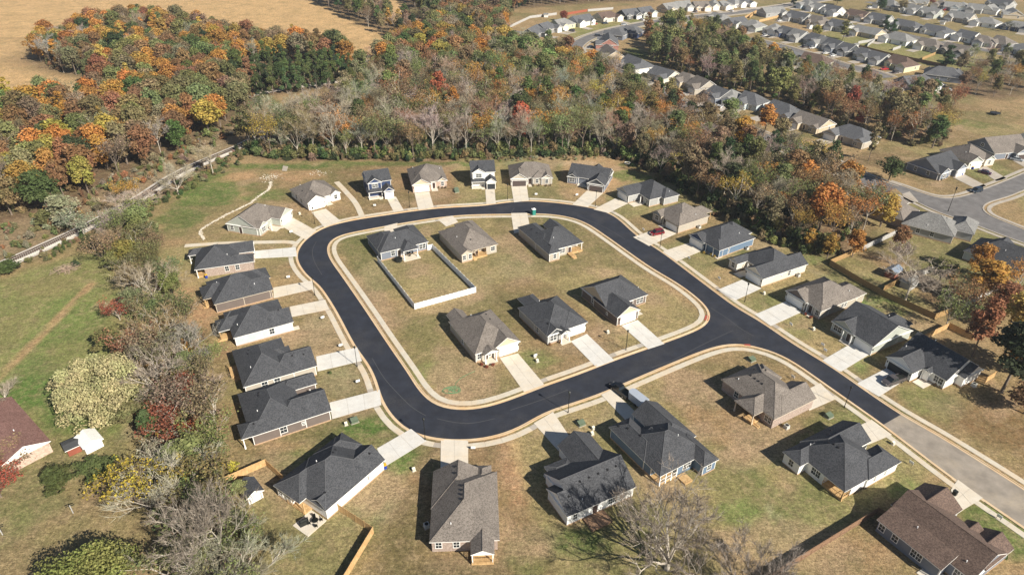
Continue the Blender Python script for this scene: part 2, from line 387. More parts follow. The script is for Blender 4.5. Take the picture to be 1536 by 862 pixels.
walk = walk_root.build('sidewalk', OLDCONC); tag(walk, kind='structure')
walk_slabs.sort(key=lambda q: math.hypot(q[0][0], q[0][1])); rest = MB()
for k, q in enumerate(walk_slabs):
    if k < 290: slabs(walk, q, 1, 1, WALK, .03, .075, .02)
    else: rest.prism([(p[0], p[1], 0) for p in q], .075, .03)
if rest.v: tag(rest.build('slabs', WALK, walk), kind='stuff')
# grass verge between kerb and sidewalk is the ground itself; small red ramps at the corners
ramp = MB()
for r, pts in (('3', [(1070, 190), (1090, 192), (1086, 218), (1064, 215)]), ('3', [(1280, 345), (1312, 347), (1314, 357), (1282, 356)])):
    ramp.prism([(*P(r, *p), 0) for p in pts], .095, .03)
tag(ramp.build('kerb_ramp', plain('red ramp tile', (.38, .09, .06))), kind='structure')
tm_ = MB()
for r_, pts in (('2', [(640, 420), (700, 520), (760, 590), (850, 680), (930, 730)]), ('2', [(990, 745), (1080, 765), (1180, 770), (1300, 745)]), ('6', [(340, 510), (318, 560), (330, 620), (370, 690)]), ('3', [(1100, 150), (1180, 200), (1260, 260), (1330, 300)]), ('3', [(780, 470), (900, 430), (1050, 350), (1220, 270)]), ('3', [(20, 700), (200, 640), (330, 590)]), ('7', [(380, 372), (520, 430), (640, 500)]), ('g', [(555, 712), (562, 690), (588, 662)])):
    c_ = smooth(PL(r_, pts), False, .8, 2); strip(tm_, offset(c_, .07), offset(c_, -.07), .018)
sM = N('pale scuff'); mM = sM.out((.075, .075, .078), .8); tag(tm_.build('tyre_marks', mM), kind='structure')
# ---- other streets as ribbons ----
def ribbon(name, px, width, mat, z, kerbs=True, it=3, walkw=1.3):
    c = smooth(X_(px), False, 3, it); hw = width / 2
    mb = MB(); strip(mb, offset(c, hw), offset(c, -hw), z); tag(mb.build(name, mat), kind='structure')
    if kerbs:
        kb = MB()
        for sg in (1, -1):
            strip(kb, offset(c, sg * hw), offset(c, sg * (hw + .6)), .12 + z, 0)
            strip(kb, offset(c, sg * (hw + 1.5)), offset(c, sg * (hw + 1.5 + walkw)), .07 + z, 0)
        tag(kb.build('kerb', OLDCONC), kind='structure')
    return c
ST = []
ST.append(ribbon('road', [(1110, 192), (1160, 212), (1238, 243), (1290, 268), (1338, 285)], 9.0, GREYASPH, .010))
KA = smooth(PL('z', [(20, 575), (120, 605), (230, 645), (400, 703), (520, 725), (640, 720), (770, 688), (900, 640), (1110, 560), (1268, 492), (1500, 400), (2300, 70)]), False, 2, 2)
KBn = smooth(PL('A', [(345, 62), (440, 112), (600, 190), (700, 228), (880, 288), (1050, 352), (1150, 392), (1325, 452), (1600, 560), (2400, 860)]), False, 2, 2)
KC = smooth(PL('A', [(2400, 780), (1600, 462), (1325, 350), (1200, 300), (1060, 243), (1000, 203), (985, 168), (1020, 132), (1100, 105), (1200, 75), (1325, 25), (1600, -80), (2400, -400)]), False, 2, 1)
tess('road', GREYASPH, [KA.tolist() + KC[::-1].tolist() + KBn[::-1].tolist()], .014)
kb = MB()
for ln_, sg in ((KA, 1), (KBn, -1), (KC, 1)):
    pr = np.array(P('A', 860, 200)); sg = side_sign(ln_, pr, False)
    strip(kb, ln_, offset(ln_, sg * .5), .13, 0); strip(kb, offset(ln_, sg * 1.3), offset(ln_, sg * 2.6), .08, 0)
tag(kb.build('kerb', OLDCONC), kind='structure')
ST.append(ribbon('road', [(1110, 192), (1040, 166), (965, 124), (900, 97), (868, 82), (862, 72), (880, 58), (920, 45), (965, 36), (1000, 30)], 8.5, GREYASPH, .006))
ST.append(ribbon('road', [(1000, 40), (1040, 26), (1100, 20), (1150, 13), (1220, 2), (1300, -14)], 9, GREYASPH, .014))
ST.append(ribbon('road', [(1120, 58), (1170, 70), (1215, 83), (1262, 98), (1300, 106), (1330, 117)], 9, GREYASPH, .018))
ST.append(ribbon('road', [(1150, 14), (1200, 22), (1262, 36), (1330, 46), (1400, 62), (1470, 74), (1540, 90)], 8, GREYASPH, .020, False))
ST.append(ribbon('road', [(1300, 3), (1345, 12), (1400, 26), (1460, 33), (1560, 47)], 8, GREYASPH, .022, False))
ST.append(ribbon('gravel_lane', [(340, 152), (385, 141), (420, 134), (480, 126), (540, 118)], 5, plain('pale gravel', (.5, .44, .38), .9), .010, False))
# ---- ground sheet ----
def axis_pts(a0, a1, st_, far0, far1):
    mid = list(np.arange(a0, a1, st_)); lo = []; x = a0; s = st_
    while x > far0: s *= 1.16; x -= s; lo.append(x)
    hi = []; x = mid[-1]; s = st_
    while x < far1: s *= 1.16; x += s; hi.append(x)
    return np.array(lo[::-1] + mid + hi)
xs = axis_pts(-200, 250, 1.2, -4200, 4500)
ys = np.r_[axis_pts(40, 330, 1.2, -900, 41)[:-2], 0]
ylo = []; y = 40.0; s_ = 1.2
while y > -900: s_ *= 1.2; y -= s_; ylo.append(y)
ymid = list(np.arange(40, 330, 1.2)); yh = list(np.arange(330, 720, 3.0)); y = yh[-1]; s_ = 3
while y < 6000: s_ *= 1.15; y += s_; yh.append(y)
ys = np.array(ylo[::-1] + ymid + yh)
GX, GY = np.meshgrid(xs, ys, indexing='ij')
def vnoise(x, y, sc, seed, oct=4):
    r = np.random.default_rng(seed); T = r.random((128, 128)); out = 0; amp = 1; tot = 0
    for o in range(oct):
        u = x / sc * 2 ** o + 17.3 * o; v = y / sc * 2 ** o + 9.1 * o; i = np.floor(u).astype(int); j = np.floor(v).astype(int); fu = u - i; fv = v - j
        fu = fu * fu * (3 - 2 * fu); fv = fv * fv * (3 - 2 * fv)
        g = lambda a, b: T[a % 128, b % 128]
        out = out + amp * ((g(i, j) * (1 - fu) + g(i + 1, j) * fu) * (1 - fv) + (g(i, j + 1) * (1 - fu) + g(i + 1, j + 1) * fu) * fv); tot += amp; amp *= .5
    return out / tot
JX = GX + (vnoise(GX, GY, 9, 1) - .5) * 7; JY = GY + (vnoise(GX, GY, 9, 2) - .5) * 7
n1 = vnoise(GX, GY, 26, 3); n2 = vnoise(GX, GY, 11, 4); n3 = vnoise(GX, GY, 4, 5, 3)
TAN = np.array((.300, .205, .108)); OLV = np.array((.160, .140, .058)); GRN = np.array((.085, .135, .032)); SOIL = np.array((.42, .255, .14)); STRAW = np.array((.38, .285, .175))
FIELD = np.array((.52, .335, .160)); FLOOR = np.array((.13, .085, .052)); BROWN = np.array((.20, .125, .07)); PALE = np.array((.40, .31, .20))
def s01(a, lo, hi): t = np.clip((a - lo) / (hi - lo), 0, 1); return (t * t * (3 - 2 * t))[..., None]
col = TAN + (OLV - TAN) * s01(n1 * .6 + n2 * .4, .44, .70) * .85
def blur(m, k):
    m = m.astype(float)
    for _ in range(k):
        m[1:-1, 1:-1] = .2 * (m[1:-1, 1:-1] + m[2:, 1:-1] + m[:-2, 1:-1] + m[1:-1, 2:] + m[1:-1, :-2])
    return m
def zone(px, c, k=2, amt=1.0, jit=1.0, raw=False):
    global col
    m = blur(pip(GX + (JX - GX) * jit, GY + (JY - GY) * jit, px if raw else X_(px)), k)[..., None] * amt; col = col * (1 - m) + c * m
def ell(u, v, ru, rv, c, amt=.8, ang=0, seed=0):
    global col
    x0, y0 = at(u, v); x1, _ = at(u + ru, v); _, y1 = at(u, v - rv); rx = x1 - x0; ry = y1 - y0
    dx = (GX - x0) / rx; dy = (GY - y0) / ry
    d = np.hypot(dx, dy) + (n3 - .5) * .9 + (n2 - .5) * .8
    m = (1 - s01(d, .55, 1.1)) * amt * (np.abs(dx) < 2)[..., None] * (np.abs(dy) < 2)[..., None]
    col = col * (1 - m) + c * m
F_FIELD1 = [(-400, 215), (-60, 185), (0, 172), (60, 162), (130, 150), (140, 124), (105, 118), (60, 108), (32, 92), (50, 66), (130, 46), (210, 24), (300, 42), (380, 62), (480, 70), (530, 100), (588, 78), (603, 62), (560, 40), (500, 8), (440, -8), (380, -40), (300, -120), (-600, -120)]
F_FIELD2 = [(596, 0), (640, 38), (622, 48), (556, 6), (500, -30), (420, -90), (520, -90), (580, -40)]
Z_LEFT = [(-100, 360), (0, 332), (60, 322), (110, 305), (150, 285), (190, 266), (235, 243), (290, 220), (345, 186), (372, 170), (385, 150), (420, 142), (480, 134), (528, 118), (530, 92), (480, 76), (380, 70), (300, 52), (210, 34), (130, 54), (64, 74), (44, 92), (66, 104), (110, 112), (146, 122), (140, 152), (60, 168), (0, 180), (-100, 205)]
Z_MID = [(368, 228), (400, 240), (480, 240), (560, 241), (640, 240), (700, 238), (780, 236), (850, 234), (925, 234), (960, 248), (1000, 266), (1050, 300), (1100, 328), (1150, 352), (1200, 374), (1245, 384), (1280, 378), (1296, 350), (1292, 318), (1262, 286), (1210, 256), (1150, 232), (1090, 208), (1030, 185), (970, 152), (910, 118), (850, 102), (800, 84), (760, 74), (755, 50), (760, 20), (800, 2), (740, -10), (690, 10), (640, 60), (606, 70), (590, 86), (560, 115), (530, 152), (500, 182), (450, 196), (400, 202), (372, 206)]
Z_TOP = [(470, 2), (520, 26), (575, 52), (606, 66), (640, 62), (700, 20), (720, -5), (640, -5), (600, 0), (640, 34), (625, 46), (600, 40), (560, 12), (530, -2)]
Z_TOP2 = [(745, 24), (770, 14), (830, 9), (900, 4), (985, 2), (1000, -10), (900, -30), (700, -30)]
Z_BAND = [(972, 88), (1020, 110), (1080, 132), (1140, 152), (1200, 172), (1262, 192), (1330, 212), (1385, 224), (1425, 218), (1420, 180), (1388, 158), (1330, 148), (1262, 140), (1200, 128), (1150, 110), (1125, 90), (1085, 66), (1040, 50), (1000, 46), (978, 60)]
Z_RC = [(1430, 118), (1445, 140), (1480, 150), (1512, 150), (1560, 140), (1560, 100), (1500, 92), (1450, 92)]
Z_STRIP = [(150, 372), (165, 352), (200, 330), (232, 348), (240, 392), (262, 450), (288, 520), (318, 560), (322, 600), (330, 660), (330, 700), (350, 760), (376, 800), (400, 862), (410, 940), (260, 940), (250, 862), (248, 800), (232, 740), (228, 700), (244, 640), (226, 560), (196, 520), (200, 470), (180, 420), (160, 395)]
zone([(-300, 420), (0, 402), (60, 388), (120, 352), (180, 328), (235, 300), (300, 268), (360, 232), (372, 205), (372, 168), (290, 215), (190, 262), (110, 300), (0, 330), (-300, 400)], np.array((.23, .165, .10)), 3)
zone(F_FIELD1, FIELD, 2, 1, .5); zone(F_FIELD2, FIELD, 1, 1, .5)
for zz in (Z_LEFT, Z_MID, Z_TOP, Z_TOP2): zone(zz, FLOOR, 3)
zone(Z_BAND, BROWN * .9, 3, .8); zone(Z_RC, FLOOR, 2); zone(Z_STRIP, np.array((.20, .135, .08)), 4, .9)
zone([(0, 420), (60, 400), (120, 380), (165, 372), (180, 420), (190, 480), (200, 540), (215, 640), (150, 668), (60, 640), (0, 600), (-80, 600), (-80, 430)], OLV * .8 + GRN * .6, 5, .9)
zone([(-200, -10 + 640), (60, 660), (130, 700), (240, 700), (245, 800), (265, 900), (-200, 960)], np.array((.215, .165, .085)), 4, .8)
zone([(1425, 625), (1460, 600), (1536, 590), (1620, 600), (1620, 720), (1536, 690)], np.array((.19, .115, .055)), 3, .9)
# patches: u, v, ru, rv, colour, amount
for p in [(330, 275, 75, 22, GRN, .9), (270, 325, 45, 25, GRN, .8), (430, 250, 120, 5, GRN, .9), (370, 266, 40, 11, SOIL, .85), (450, 262, 60, 9, SOIL, .75), (560, 258, 60, 7, SOIL * .8, .5), (600, 246, 160, 4, GRN, .8), (310, 300, 60, 16, GRN * 1.1, .8), (400, 292, 40, 12, GRN * 1.3, .6),
          (820, 245, 90, 6, STRAW, .8), (950, 262, 40, 9, GRN, .8), (945, 248, 26, 5, GRN * .8, .7), (1010, 280, 35, 9, STRAW * .9, .6), (1090, 318, 60, 5, STRAW, .5), (1190, 390, 70, 9, GRN, .6), (1150, 368, 40, 7, STRAW, .6), (1290, 452, 70, 10, GRN, .7), (1330, 470, 50, 14, GRN, .6), (1370, 500, 40, 12, STRAW, .5),
          (278, 420, 30, 26, SOIL * .85, .9), (300, 480, 28, 44, SOIL * .8, .95), (318, 560, 30, 44, SOIL * .78, .95), (335, 625, 26, 34, SOIL * .75, .9), (335, 370, 50, 6, BROWN, .6), (400, 398, 40, 10, BROWN * 1.2, .7), (480, 490, 40, 30, STRAW * .95, .8), (510, 575, 34, 26, STRAW, .8), (430, 672, 80, 9, SOIL * .95, .9),
          (545, 640, 50, 22, GRN, .85), (440, 690, 45, 22, GRN * 1.1, .6), (600, 690, 30, 22, GRN * 1.3, .6), (560, 760, 60, 40, STRAW * .8, .6), (770, 700, 18, 60, SOIL * .95, .7), (850, 810, 70, 26, GRN, .65), (790, 840, 40, 30, GRN * 1.3, .5), (700, 850, 80, 20, STRAW * .7, .5),
          (1090, 640, 60, 50, SOIL * .8, .65), (1080, 590, 50, 20, STRAW * .9, .6), (1010, 590, 50, 18, BROWN * 1.3, .6), (1120, 680, 50, 30, STRAW * .7, .5), (1190, 800, 70, 40, GRN * 1.6, .3), (1110, 765, 40, 26, GRN * 1.4, .5), (1160, 730, 40, 22, OLV, .4), (1380, 740, 40, 20, GRN * 1.4, .6), (1500, 790, 50, 40, GRN, .85), (1300, 830, 60, 30, SOIL * .6, .45), (1390, 600, 45, 30, GRN * 1.4, .5), (1340, 620, 30, 20, GRN * 1.2, .5), (1420, 610, 40, 18, STRAW * .7, .4),
          (560, 420, 40, 40, STRAW * .8, .5), (640, 430, 60, 30, TAN * 1.25, .8), (580, 450, 30, 20, SOIL * .9, .5), (700, 440, 60, 30, STRAW * .75, .4), (780, 400, 50, 30, STRAW * .75, .5), (740, 460, 50, 20, OLV, .6), (850, 410, 70, 24, TAN * 1.1, .6), (900, 400, 50, 30, TAN * 1.1, .6), (630, 520, 50, 50, OLV * 1.15, .7), (700, 580, 60, 22, TAN * 1.05, .7), (665, 560, 40, 30, GRN * 1.7, .4), (800, 540, 40, 16, GRN * 1.5, .5), (990, 470, 50, 30, TAN, .8), (1015, 440, 40, 30, TAN * 1.05, .8), (545, 370, 30, 30, OLV, .7), (880, 520, 50, 12, STRAW * .7, .6),
          (90, 480, 70, 50, GRN * 1.35, .55), (40, 590, 60, 30, GRN * 1.2, .7), (110, 620, 50, 30, GRN, .7), (60, 430, 60, 20, OLV * 1.3, .8), (20, 780, 60, 40, OLV * 1.3, .6), (130, 730, 70, 18, BROWN * 1.5, .6), (120, 800, 80, 30, OLV * 1.4, .4), (200, 640, 24, 20, STRAW * .85, .8), (10, 500, 40, 40, OLV * 1.5, .6),
          (1470, 175, 60, 14, OLV * .9, .7), (1440, 160, 40, 8, SOIL * .6, .6), (1440, 185, 40, 8, GRN, .6), (1390, 270, 40, 10, TAN * .85, .7), (960, 82, 24, 10, GRN * .8, .9), (1300, 240, 70, 12, BROWN, .8), (1330, 380, 50, 20, BROWN * 1.2, .8), (1290, 350, 40, 20, BROWN, .9), (1430, 440, 60, 26, BROWN * 1.1, .8), (1310, 430, 26, 10, STRAW * .5, .5), (1500, 300, 30, 10, TAN, .7), (1010, 400, 26, 12, OLV, .6), (1130, 420, 24, 10, OLV, .5), (1200, 500, 30, 12, OLV * 1.1, .6), (1290, 545, 26, 16, GRN * 1.6, .5)]:
    ell(*p)
zone([(1100, 20), (1536, 90), (1620, 110), (1620, 20), (1300, -20), (1120, -10)], OLV * 1.1, 3, .55); zone([(1250, 40), (1536, 96), (1536, 120), (1200, 70)], GRN * 1.5, 4, .45); zone([(820, 30), (960, 20), (1000, 30), (900, 60), (860, 66)], GRN * 1.6, 2, .4); zone([(890, 100), (1000, 118), (1060, 140), (960, 130)], GRN * 1.6, 2, .3)
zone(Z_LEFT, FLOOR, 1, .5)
# worn orange track in the left pasture
def track(px, w, c, amt):
    global col
    L = smooth(X_(px), False, 2, 2); d = np.full(GX.shape, 1e9)
    sel = (GX > L[:, 0].min() - 6) & (GX < L[:, 0].max() + 6) & (GY > L[:, 1].min() - 6) & (GY < L[:, 1].max() + 6)
    q = np.stack([GX[sel], GY[sel]], 1)
    for a, b in zip(L[:-1], L[1:]):
        ab = b - a; t = np.clip(((q - a) @ ab) / (ab @ ab), 0, 1); dd = np.hypot(*(q - a - t[:, None] * ab).T); d[sel] = np.minimum(d[sel], dd)
    m = (1 - s01(d + (n3 - .5) * w, w * .3, w)) * amt; col = col * (1 - m) + c * m
track([(-20, 590), (20, 545), (70, 495), (110, 452), (138, 425)], 1.4, SOIL, .85)
track([(1010, 590), (1060, 640), (1130, 690), (1170, 720)], 2.6, SOIL * .95, .55); track([(900, 640), (960, 600), (1040, 590)], 3, STRAW * .8, .4)
track([(765, 660), (768, 700), (778, 745)], 3.4, SOIL * 1.05, .75); track([(620, 715), (560, 760), (540, 800)], 1.6, SOIL, .4)
track([(1150, 760), (1190, 800), (1215, 820)], .8, PALE, .7); track([(800, 300), (850, 250)], 1.5, STRAW, .2)
track([(940, 250), (1000, 272), (1080, 310), (1150, 352)], 1.6, SOIL * .8, .6); track([(1180, 385), (1260, 428), (1340, 470)], 1.5, STRAW * .8, .6)
track([(0, 55), (60, 62), (100, 70)], 3, FIELD * .55, .8); track([(-20, 145), (30, 140), (60, 128), (90, 124)], 2, FIELD * .8, .6); track([(0, 95), (20, 115), (60, 128)], 1.5, FIELD * .75, .6)
for k_ in range(9):
    track([(-60, 150 - k_ * 13), (60, 40 - k_ * 6), (200, 12 - k_ * 6), (360, 30 - k_ * 8), (480, 52 - k_ * 7), (590, 62 - k_ * 3)], 1.3, FIELD * (.80 if k_ % 2 else 1.14), .45)
track([(420, 20), (470, 40), (560, 66), (590, 74)], 4, FIELD * .82, .5)
LOTS = [(-84.3, 170.8, 108), (-72.9, 154.9, 120), (-63.3, 140.1, 119), (-56.3, 123.0, 118), (-49.9, 108.0, 119), (-81.9, 197.1, 74), (-67.9, 216.8, 38), (-31.1, 231.8, 14), (6.2, 235.9, 4), (28.3, 234.0, -20), (48.2, 220.2, -61), (54.8, 201.5, -57), (64.1, 186.1, -58), (74.2, 171.3, -61), (82.5, 154.0, -61), (89.0, 139.2, -62), (98.4, 126.3, -61), (-34.0, 181.4, -151), (-13.5, 183.5, -151), (12.7, 183.6, -152), (-6.9, 135.5, 29), (10.1, 142.7, 30), (27.1, 154.1, 30), (-8.0, 82.7, -177), (14.6, 88.7, -152), (30.1, 98.0, -149), (55.0, 114.5, 121), (63.2, 94.9, 120), (74.3, 77.7, 121), (160.0, 246.1, 30), (178.1, 257.3, 16), (196.0, 266.3, 14), (218.2, 274.2, 14), (124.7, 206.8, -140), (132.6, 195.8, 143), (143.1, 176.1, 130), (186.3, 204.0, 155), (-100.4, 100.5, 51), (-47.5, 223.2, 21), (-11.0, 232.7, 7), (-33.3, 90.2, 145)]
near_ = np.full(GX.shape, 1e9); lot = np.zeros(GX.shape, int)
for i_, (lx, ly, lr) in enumerate(LOTS):
    q_ = math.radians(lr); dx_, dy_ = GX - lx, GY - ly; u_ = dx_ * math.cos(q_) + dy_ * math.sin(q_); v_ = -dx_ * math.sin(q_) + dy_ * math.cos(q_); dd = np.maximum(np.abs(u_) * 1.35, np.abs(v_) * .8); w_ = dd < near_; near_[w_] = dd[w_]; lot[w_] = i_
lr_ = np.random.default_rng(5); gainL = lr_.uniform(.76, 1.14, len(LOTS)); grn_ = lr_.uniform(-.12, .42, len(LOTS)); m_ = blur(near_ < 21, 1)
gl_ = blur(gainL[lot], 1); gg_ = blur(grn_[lot], 1); tintL = np.stack([gl_ * (1 - gg_ * .5), gl_ * (1 + gg_ * .06), gl_ * (1 - gg_ * .35)], -1)
col = col * (1 + (tintL - 1) * m_[..., None])
bare = s01(vnoise(GX, GY, 13, 77, 4), .60, .72) * (near_ < 24)[..., None] * .7; col = col * (1 - bare) + np.array((.34, .235, .145)) * bare
col = col * (1 + (n3 - .5) * .26)[..., None]
# yards around every kerb get a slightly barer rim, painted later by the fine noise
nx, ny = len(xs), len(ys)
me = bpy.data.meshes.new('ground'); co = np.zeros((nx * ny, 3), 'f'); co[:, 0] = GX.ravel(); co[:, 1] = GY.ravel()
ii = np.arange(nx * ny).reshape(nx, ny); fq = np.stack([ii[:-1, :-1], ii[1:, :-1], ii[1:, 1:], ii[:-1, 1:]], -1).reshape(-1, 4)
me.vertices.add(nx * ny); me.vertices.foreach_set('co', co.ravel()); me.loops.add(fq.size); me.loops.foreach_set('vertex_index', fq.ravel().astype('i'))
me.polygons.add(len(fq)); me.polygons.foreach_set('loop_start', np.arange(0, fq.size, 4, dtype='i')); me.polygons.foreach_set('loop_total', np.full(len(fq), 4, 'i')); me.update(calc_edges=True)
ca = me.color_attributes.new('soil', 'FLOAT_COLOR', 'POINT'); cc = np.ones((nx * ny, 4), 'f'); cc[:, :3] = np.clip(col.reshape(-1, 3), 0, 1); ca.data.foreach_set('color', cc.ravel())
s = N('grass and soil'); s.b.inputs['Specular IOR Level'].default_value = .1
va = s.n('VertexColor', layer_name='soil'); base = va.outputs[0]
f1 = s.noise(.9, 6, .72); f2 = s.noise(4.2, 4, .75); f3 = s.noise(.16, 5, .6, w=30)
f4 = s.noise(1.6, 5, .7, stretch=(.25, 1.6, 1, math.radians(-61)))
c = s.mix(s.math('MULTIPLY', s.rng(s.noise(.38, 6, .7, w=50), .50, .64, 0, 1), .42), base, (.34, .245, .145))
c = s.mix(s.math('MULTIPLY', s.rng(f1, .48, .66, 0, 1), .40), c, (.33, .25, .14))
c = s.mix(s.math('MULTIPLY', s.rng(s.math('ADD', s.math('MULTIPLY', f3, .5), s.math('MULTIPLY', s.noise(1.5, 6, .75, w=11), .5)), .47, .62, 0, 1), .44), c, (.095, .104, .040))
c = s.gain(c, s.math('MULTIPLY', s.rng(s.noise(1.7, 3, .8, w=77), .34, .66, .66, 1.34), s.rng(s.noise(.55, 4, .7, w=91), .34, .66, .84, 1.16)))
c = s.gain(c, s.math('MULTIPLY', s.rng(f2, .3, .7, .5, 1.5), s.rng(f4, .32, .68, .8, 1.2)))
s.l(c, s.b.inputs['Base Color']); s.b.inputs['Roughness'].default_value = 1
s.bump(s.math('ADD', f2, f1), .9, .12)
me.materials.append(s.m); ground = link('ground', me); tag(ground, kind='structure')
# ---- railway ----
rail_px = [(-60, 422), (0, 399), (106, 352), (160, 325), (212, 296), (260, 265), (310, 241), (362, 219), (400, 198)]
RL = smooth(X_(rail_px), False, 1.5, 6)
bal = MB(); strip(bal, offset(RL, 2.9), offset(RL, -3.1), .05); strip(bal, offset(RL, 1.7), offset(RL, -1.7), .35, 0)
sB = N('ballast'); mB = sB.out(sB.ramp(sB.noise(4, 4, .8), [(.35, (.34, .31, .28)), (.65, (.66, .61, .54))]), .95)
tag(bal.build('rail_bed', mB), kind='structure')
rt = empty('railway_track', *RL[len(RL) // 2]); tag(rt, 'rusty railway track on pale ballast running past the left wood', 'railway track')
rx, ry = RL[len(RL) // 2]; RLl = RL - RL[len(RL) // 2]
for sg in (-.72, .72):
    mb = MB(); strip(mb, offset(RLl, sg - .06), offset(RLl, sg + .06), .62, .42); mb.build('rail', plain('rusty rail', (.10, .055, .035), .5, .4), rt)
sl = MB(); tt = np.gradient(RLl, axis=0); tt /= np.linalg.norm(tt, axis=1)[:, None]
fine = smooth([tuple(p) for p in RLl], False, .62, 0); tf = np.gradient(fine, axis=0); tf /= np.linalg.norm(tf, axis=1)[:, None]
for p, t in zip(fine, tf):
    nrm = np.array((-t[1], t[0])); w = [(p + nrm * a * 1.3 + t * b * .13) for a, b in ((-1, -1), (1, -1), (1, 1), (-1, 1))]
    sl.prism([(q[0], q[1], .44) for q in w], 0, -.15)
tag(sl.build('sleepers', plain('sleeper wood', (.05, .038, .03), .9), rt, fix=False), kind='stuff')
# ================= HOUSES =================
OH = .35
_wc = {}
def window_meshes(w, h, trim):
    k = (w, h, trim.name)
    if k not in _wc:
        m = MB(); t = .11
        for x0, x1, z0, z1 in ((-w / 2, w / 2, -t, 0), (-w / 2, w / 2, h, h + t), (-w / 2 - t, -w / 2, -t, h + t), (w / 2, w / 2 + t, -t, h + t), (-w / 2, w / 2, h / 2 - .03, h / 2 + .03)):
            m.box(x0, x1, -.07, .02, z0, z1)
        n = 3 if w > 1.5 else 1
        for i in range(n): xx = -w / 2 + w * (i + 1) / (n + 1); m.box(xx - (.06 if n == 3 and i == 1 else .02), xx + (.06 if n == 3 and i == 1 else .02), -.055, .02, 0, h)
        g = MB(); g.box(-w / 2, w / 2, -.03, .02, 0, h)
        _wc[k] = (m.mesh('window', trim), g.mesh('pane', GLASS))
    return _wc[k]
DIRR = dict(f=0, r=math.pi / 2, b=math.pi, l=-math.pi / 2)
def on_wall(o, d, along, atc):
    """put an object whose outside is -y against the wall d of the roof line atc"""
    o.rotation_euler = (0, 0, DIRR[d]); i = OH + .0
    o.location = {'f': (along, atc + i, 0), 'b': (along, atc - i, 0), 'l': (atc + i, along, 0), 'r': (atc - i, along, 0)}[d]
_gc = {}
def garage_mesh(w, mat):
    k = (w, mat.name)
    if k not in _gc:
        m = MB(); m.box(-w / 2, w / 2, -.03, .05, 0, 2.15); nc = 8 if w > 4 else 4
        for r in range(4):
            for c_ in range(nc):
                cw = w / nc; x = -w / 2 + c_ * cw; m.box(x + .07, x + cw - .07, -.055, -.02, r * .54 + .07, r * .54 + .47)
        f = MB()
        for b in ((-w / 2 - .14, -w / 2, -.09, .05, 0, 2.3), (w / 2, w / 2 + .14, -.09, .05, 0, 2.3), (-w / 2, w / 2, -.09, .05, 2.15, 2.3)): f.box(*b)
        _gc[k] = (m.mesh('garage_door', mat), f)
    return _gc[k]
GW = plain('white garage door', (.76, .75, .72), .5, var=.04); GD = plain('dark garage door', (.085, .065, .06), .5); GK = plain('black garage door', (.03, .035, .04), .45)
FOUND = brickm('foundation', (.34, .20, .12), (.42, .27, .17), (.45, .36, .26)); VENTM = plain('roof vent', (.02, .02, .022), .6); PIPEM = plain('white pipe', (.8, .8, .8), .4, var=.02)
DOORM = plain('dark door', (.06, .04, .035), .4)
HOUSES = []; RCAP = plain('charcoal ridge cap', (.095, .097, .103), .9)
def mapuv(kind): return (lambda u, v: (u, v)) if kind == 'x' else (lambda u, v: (v, u))
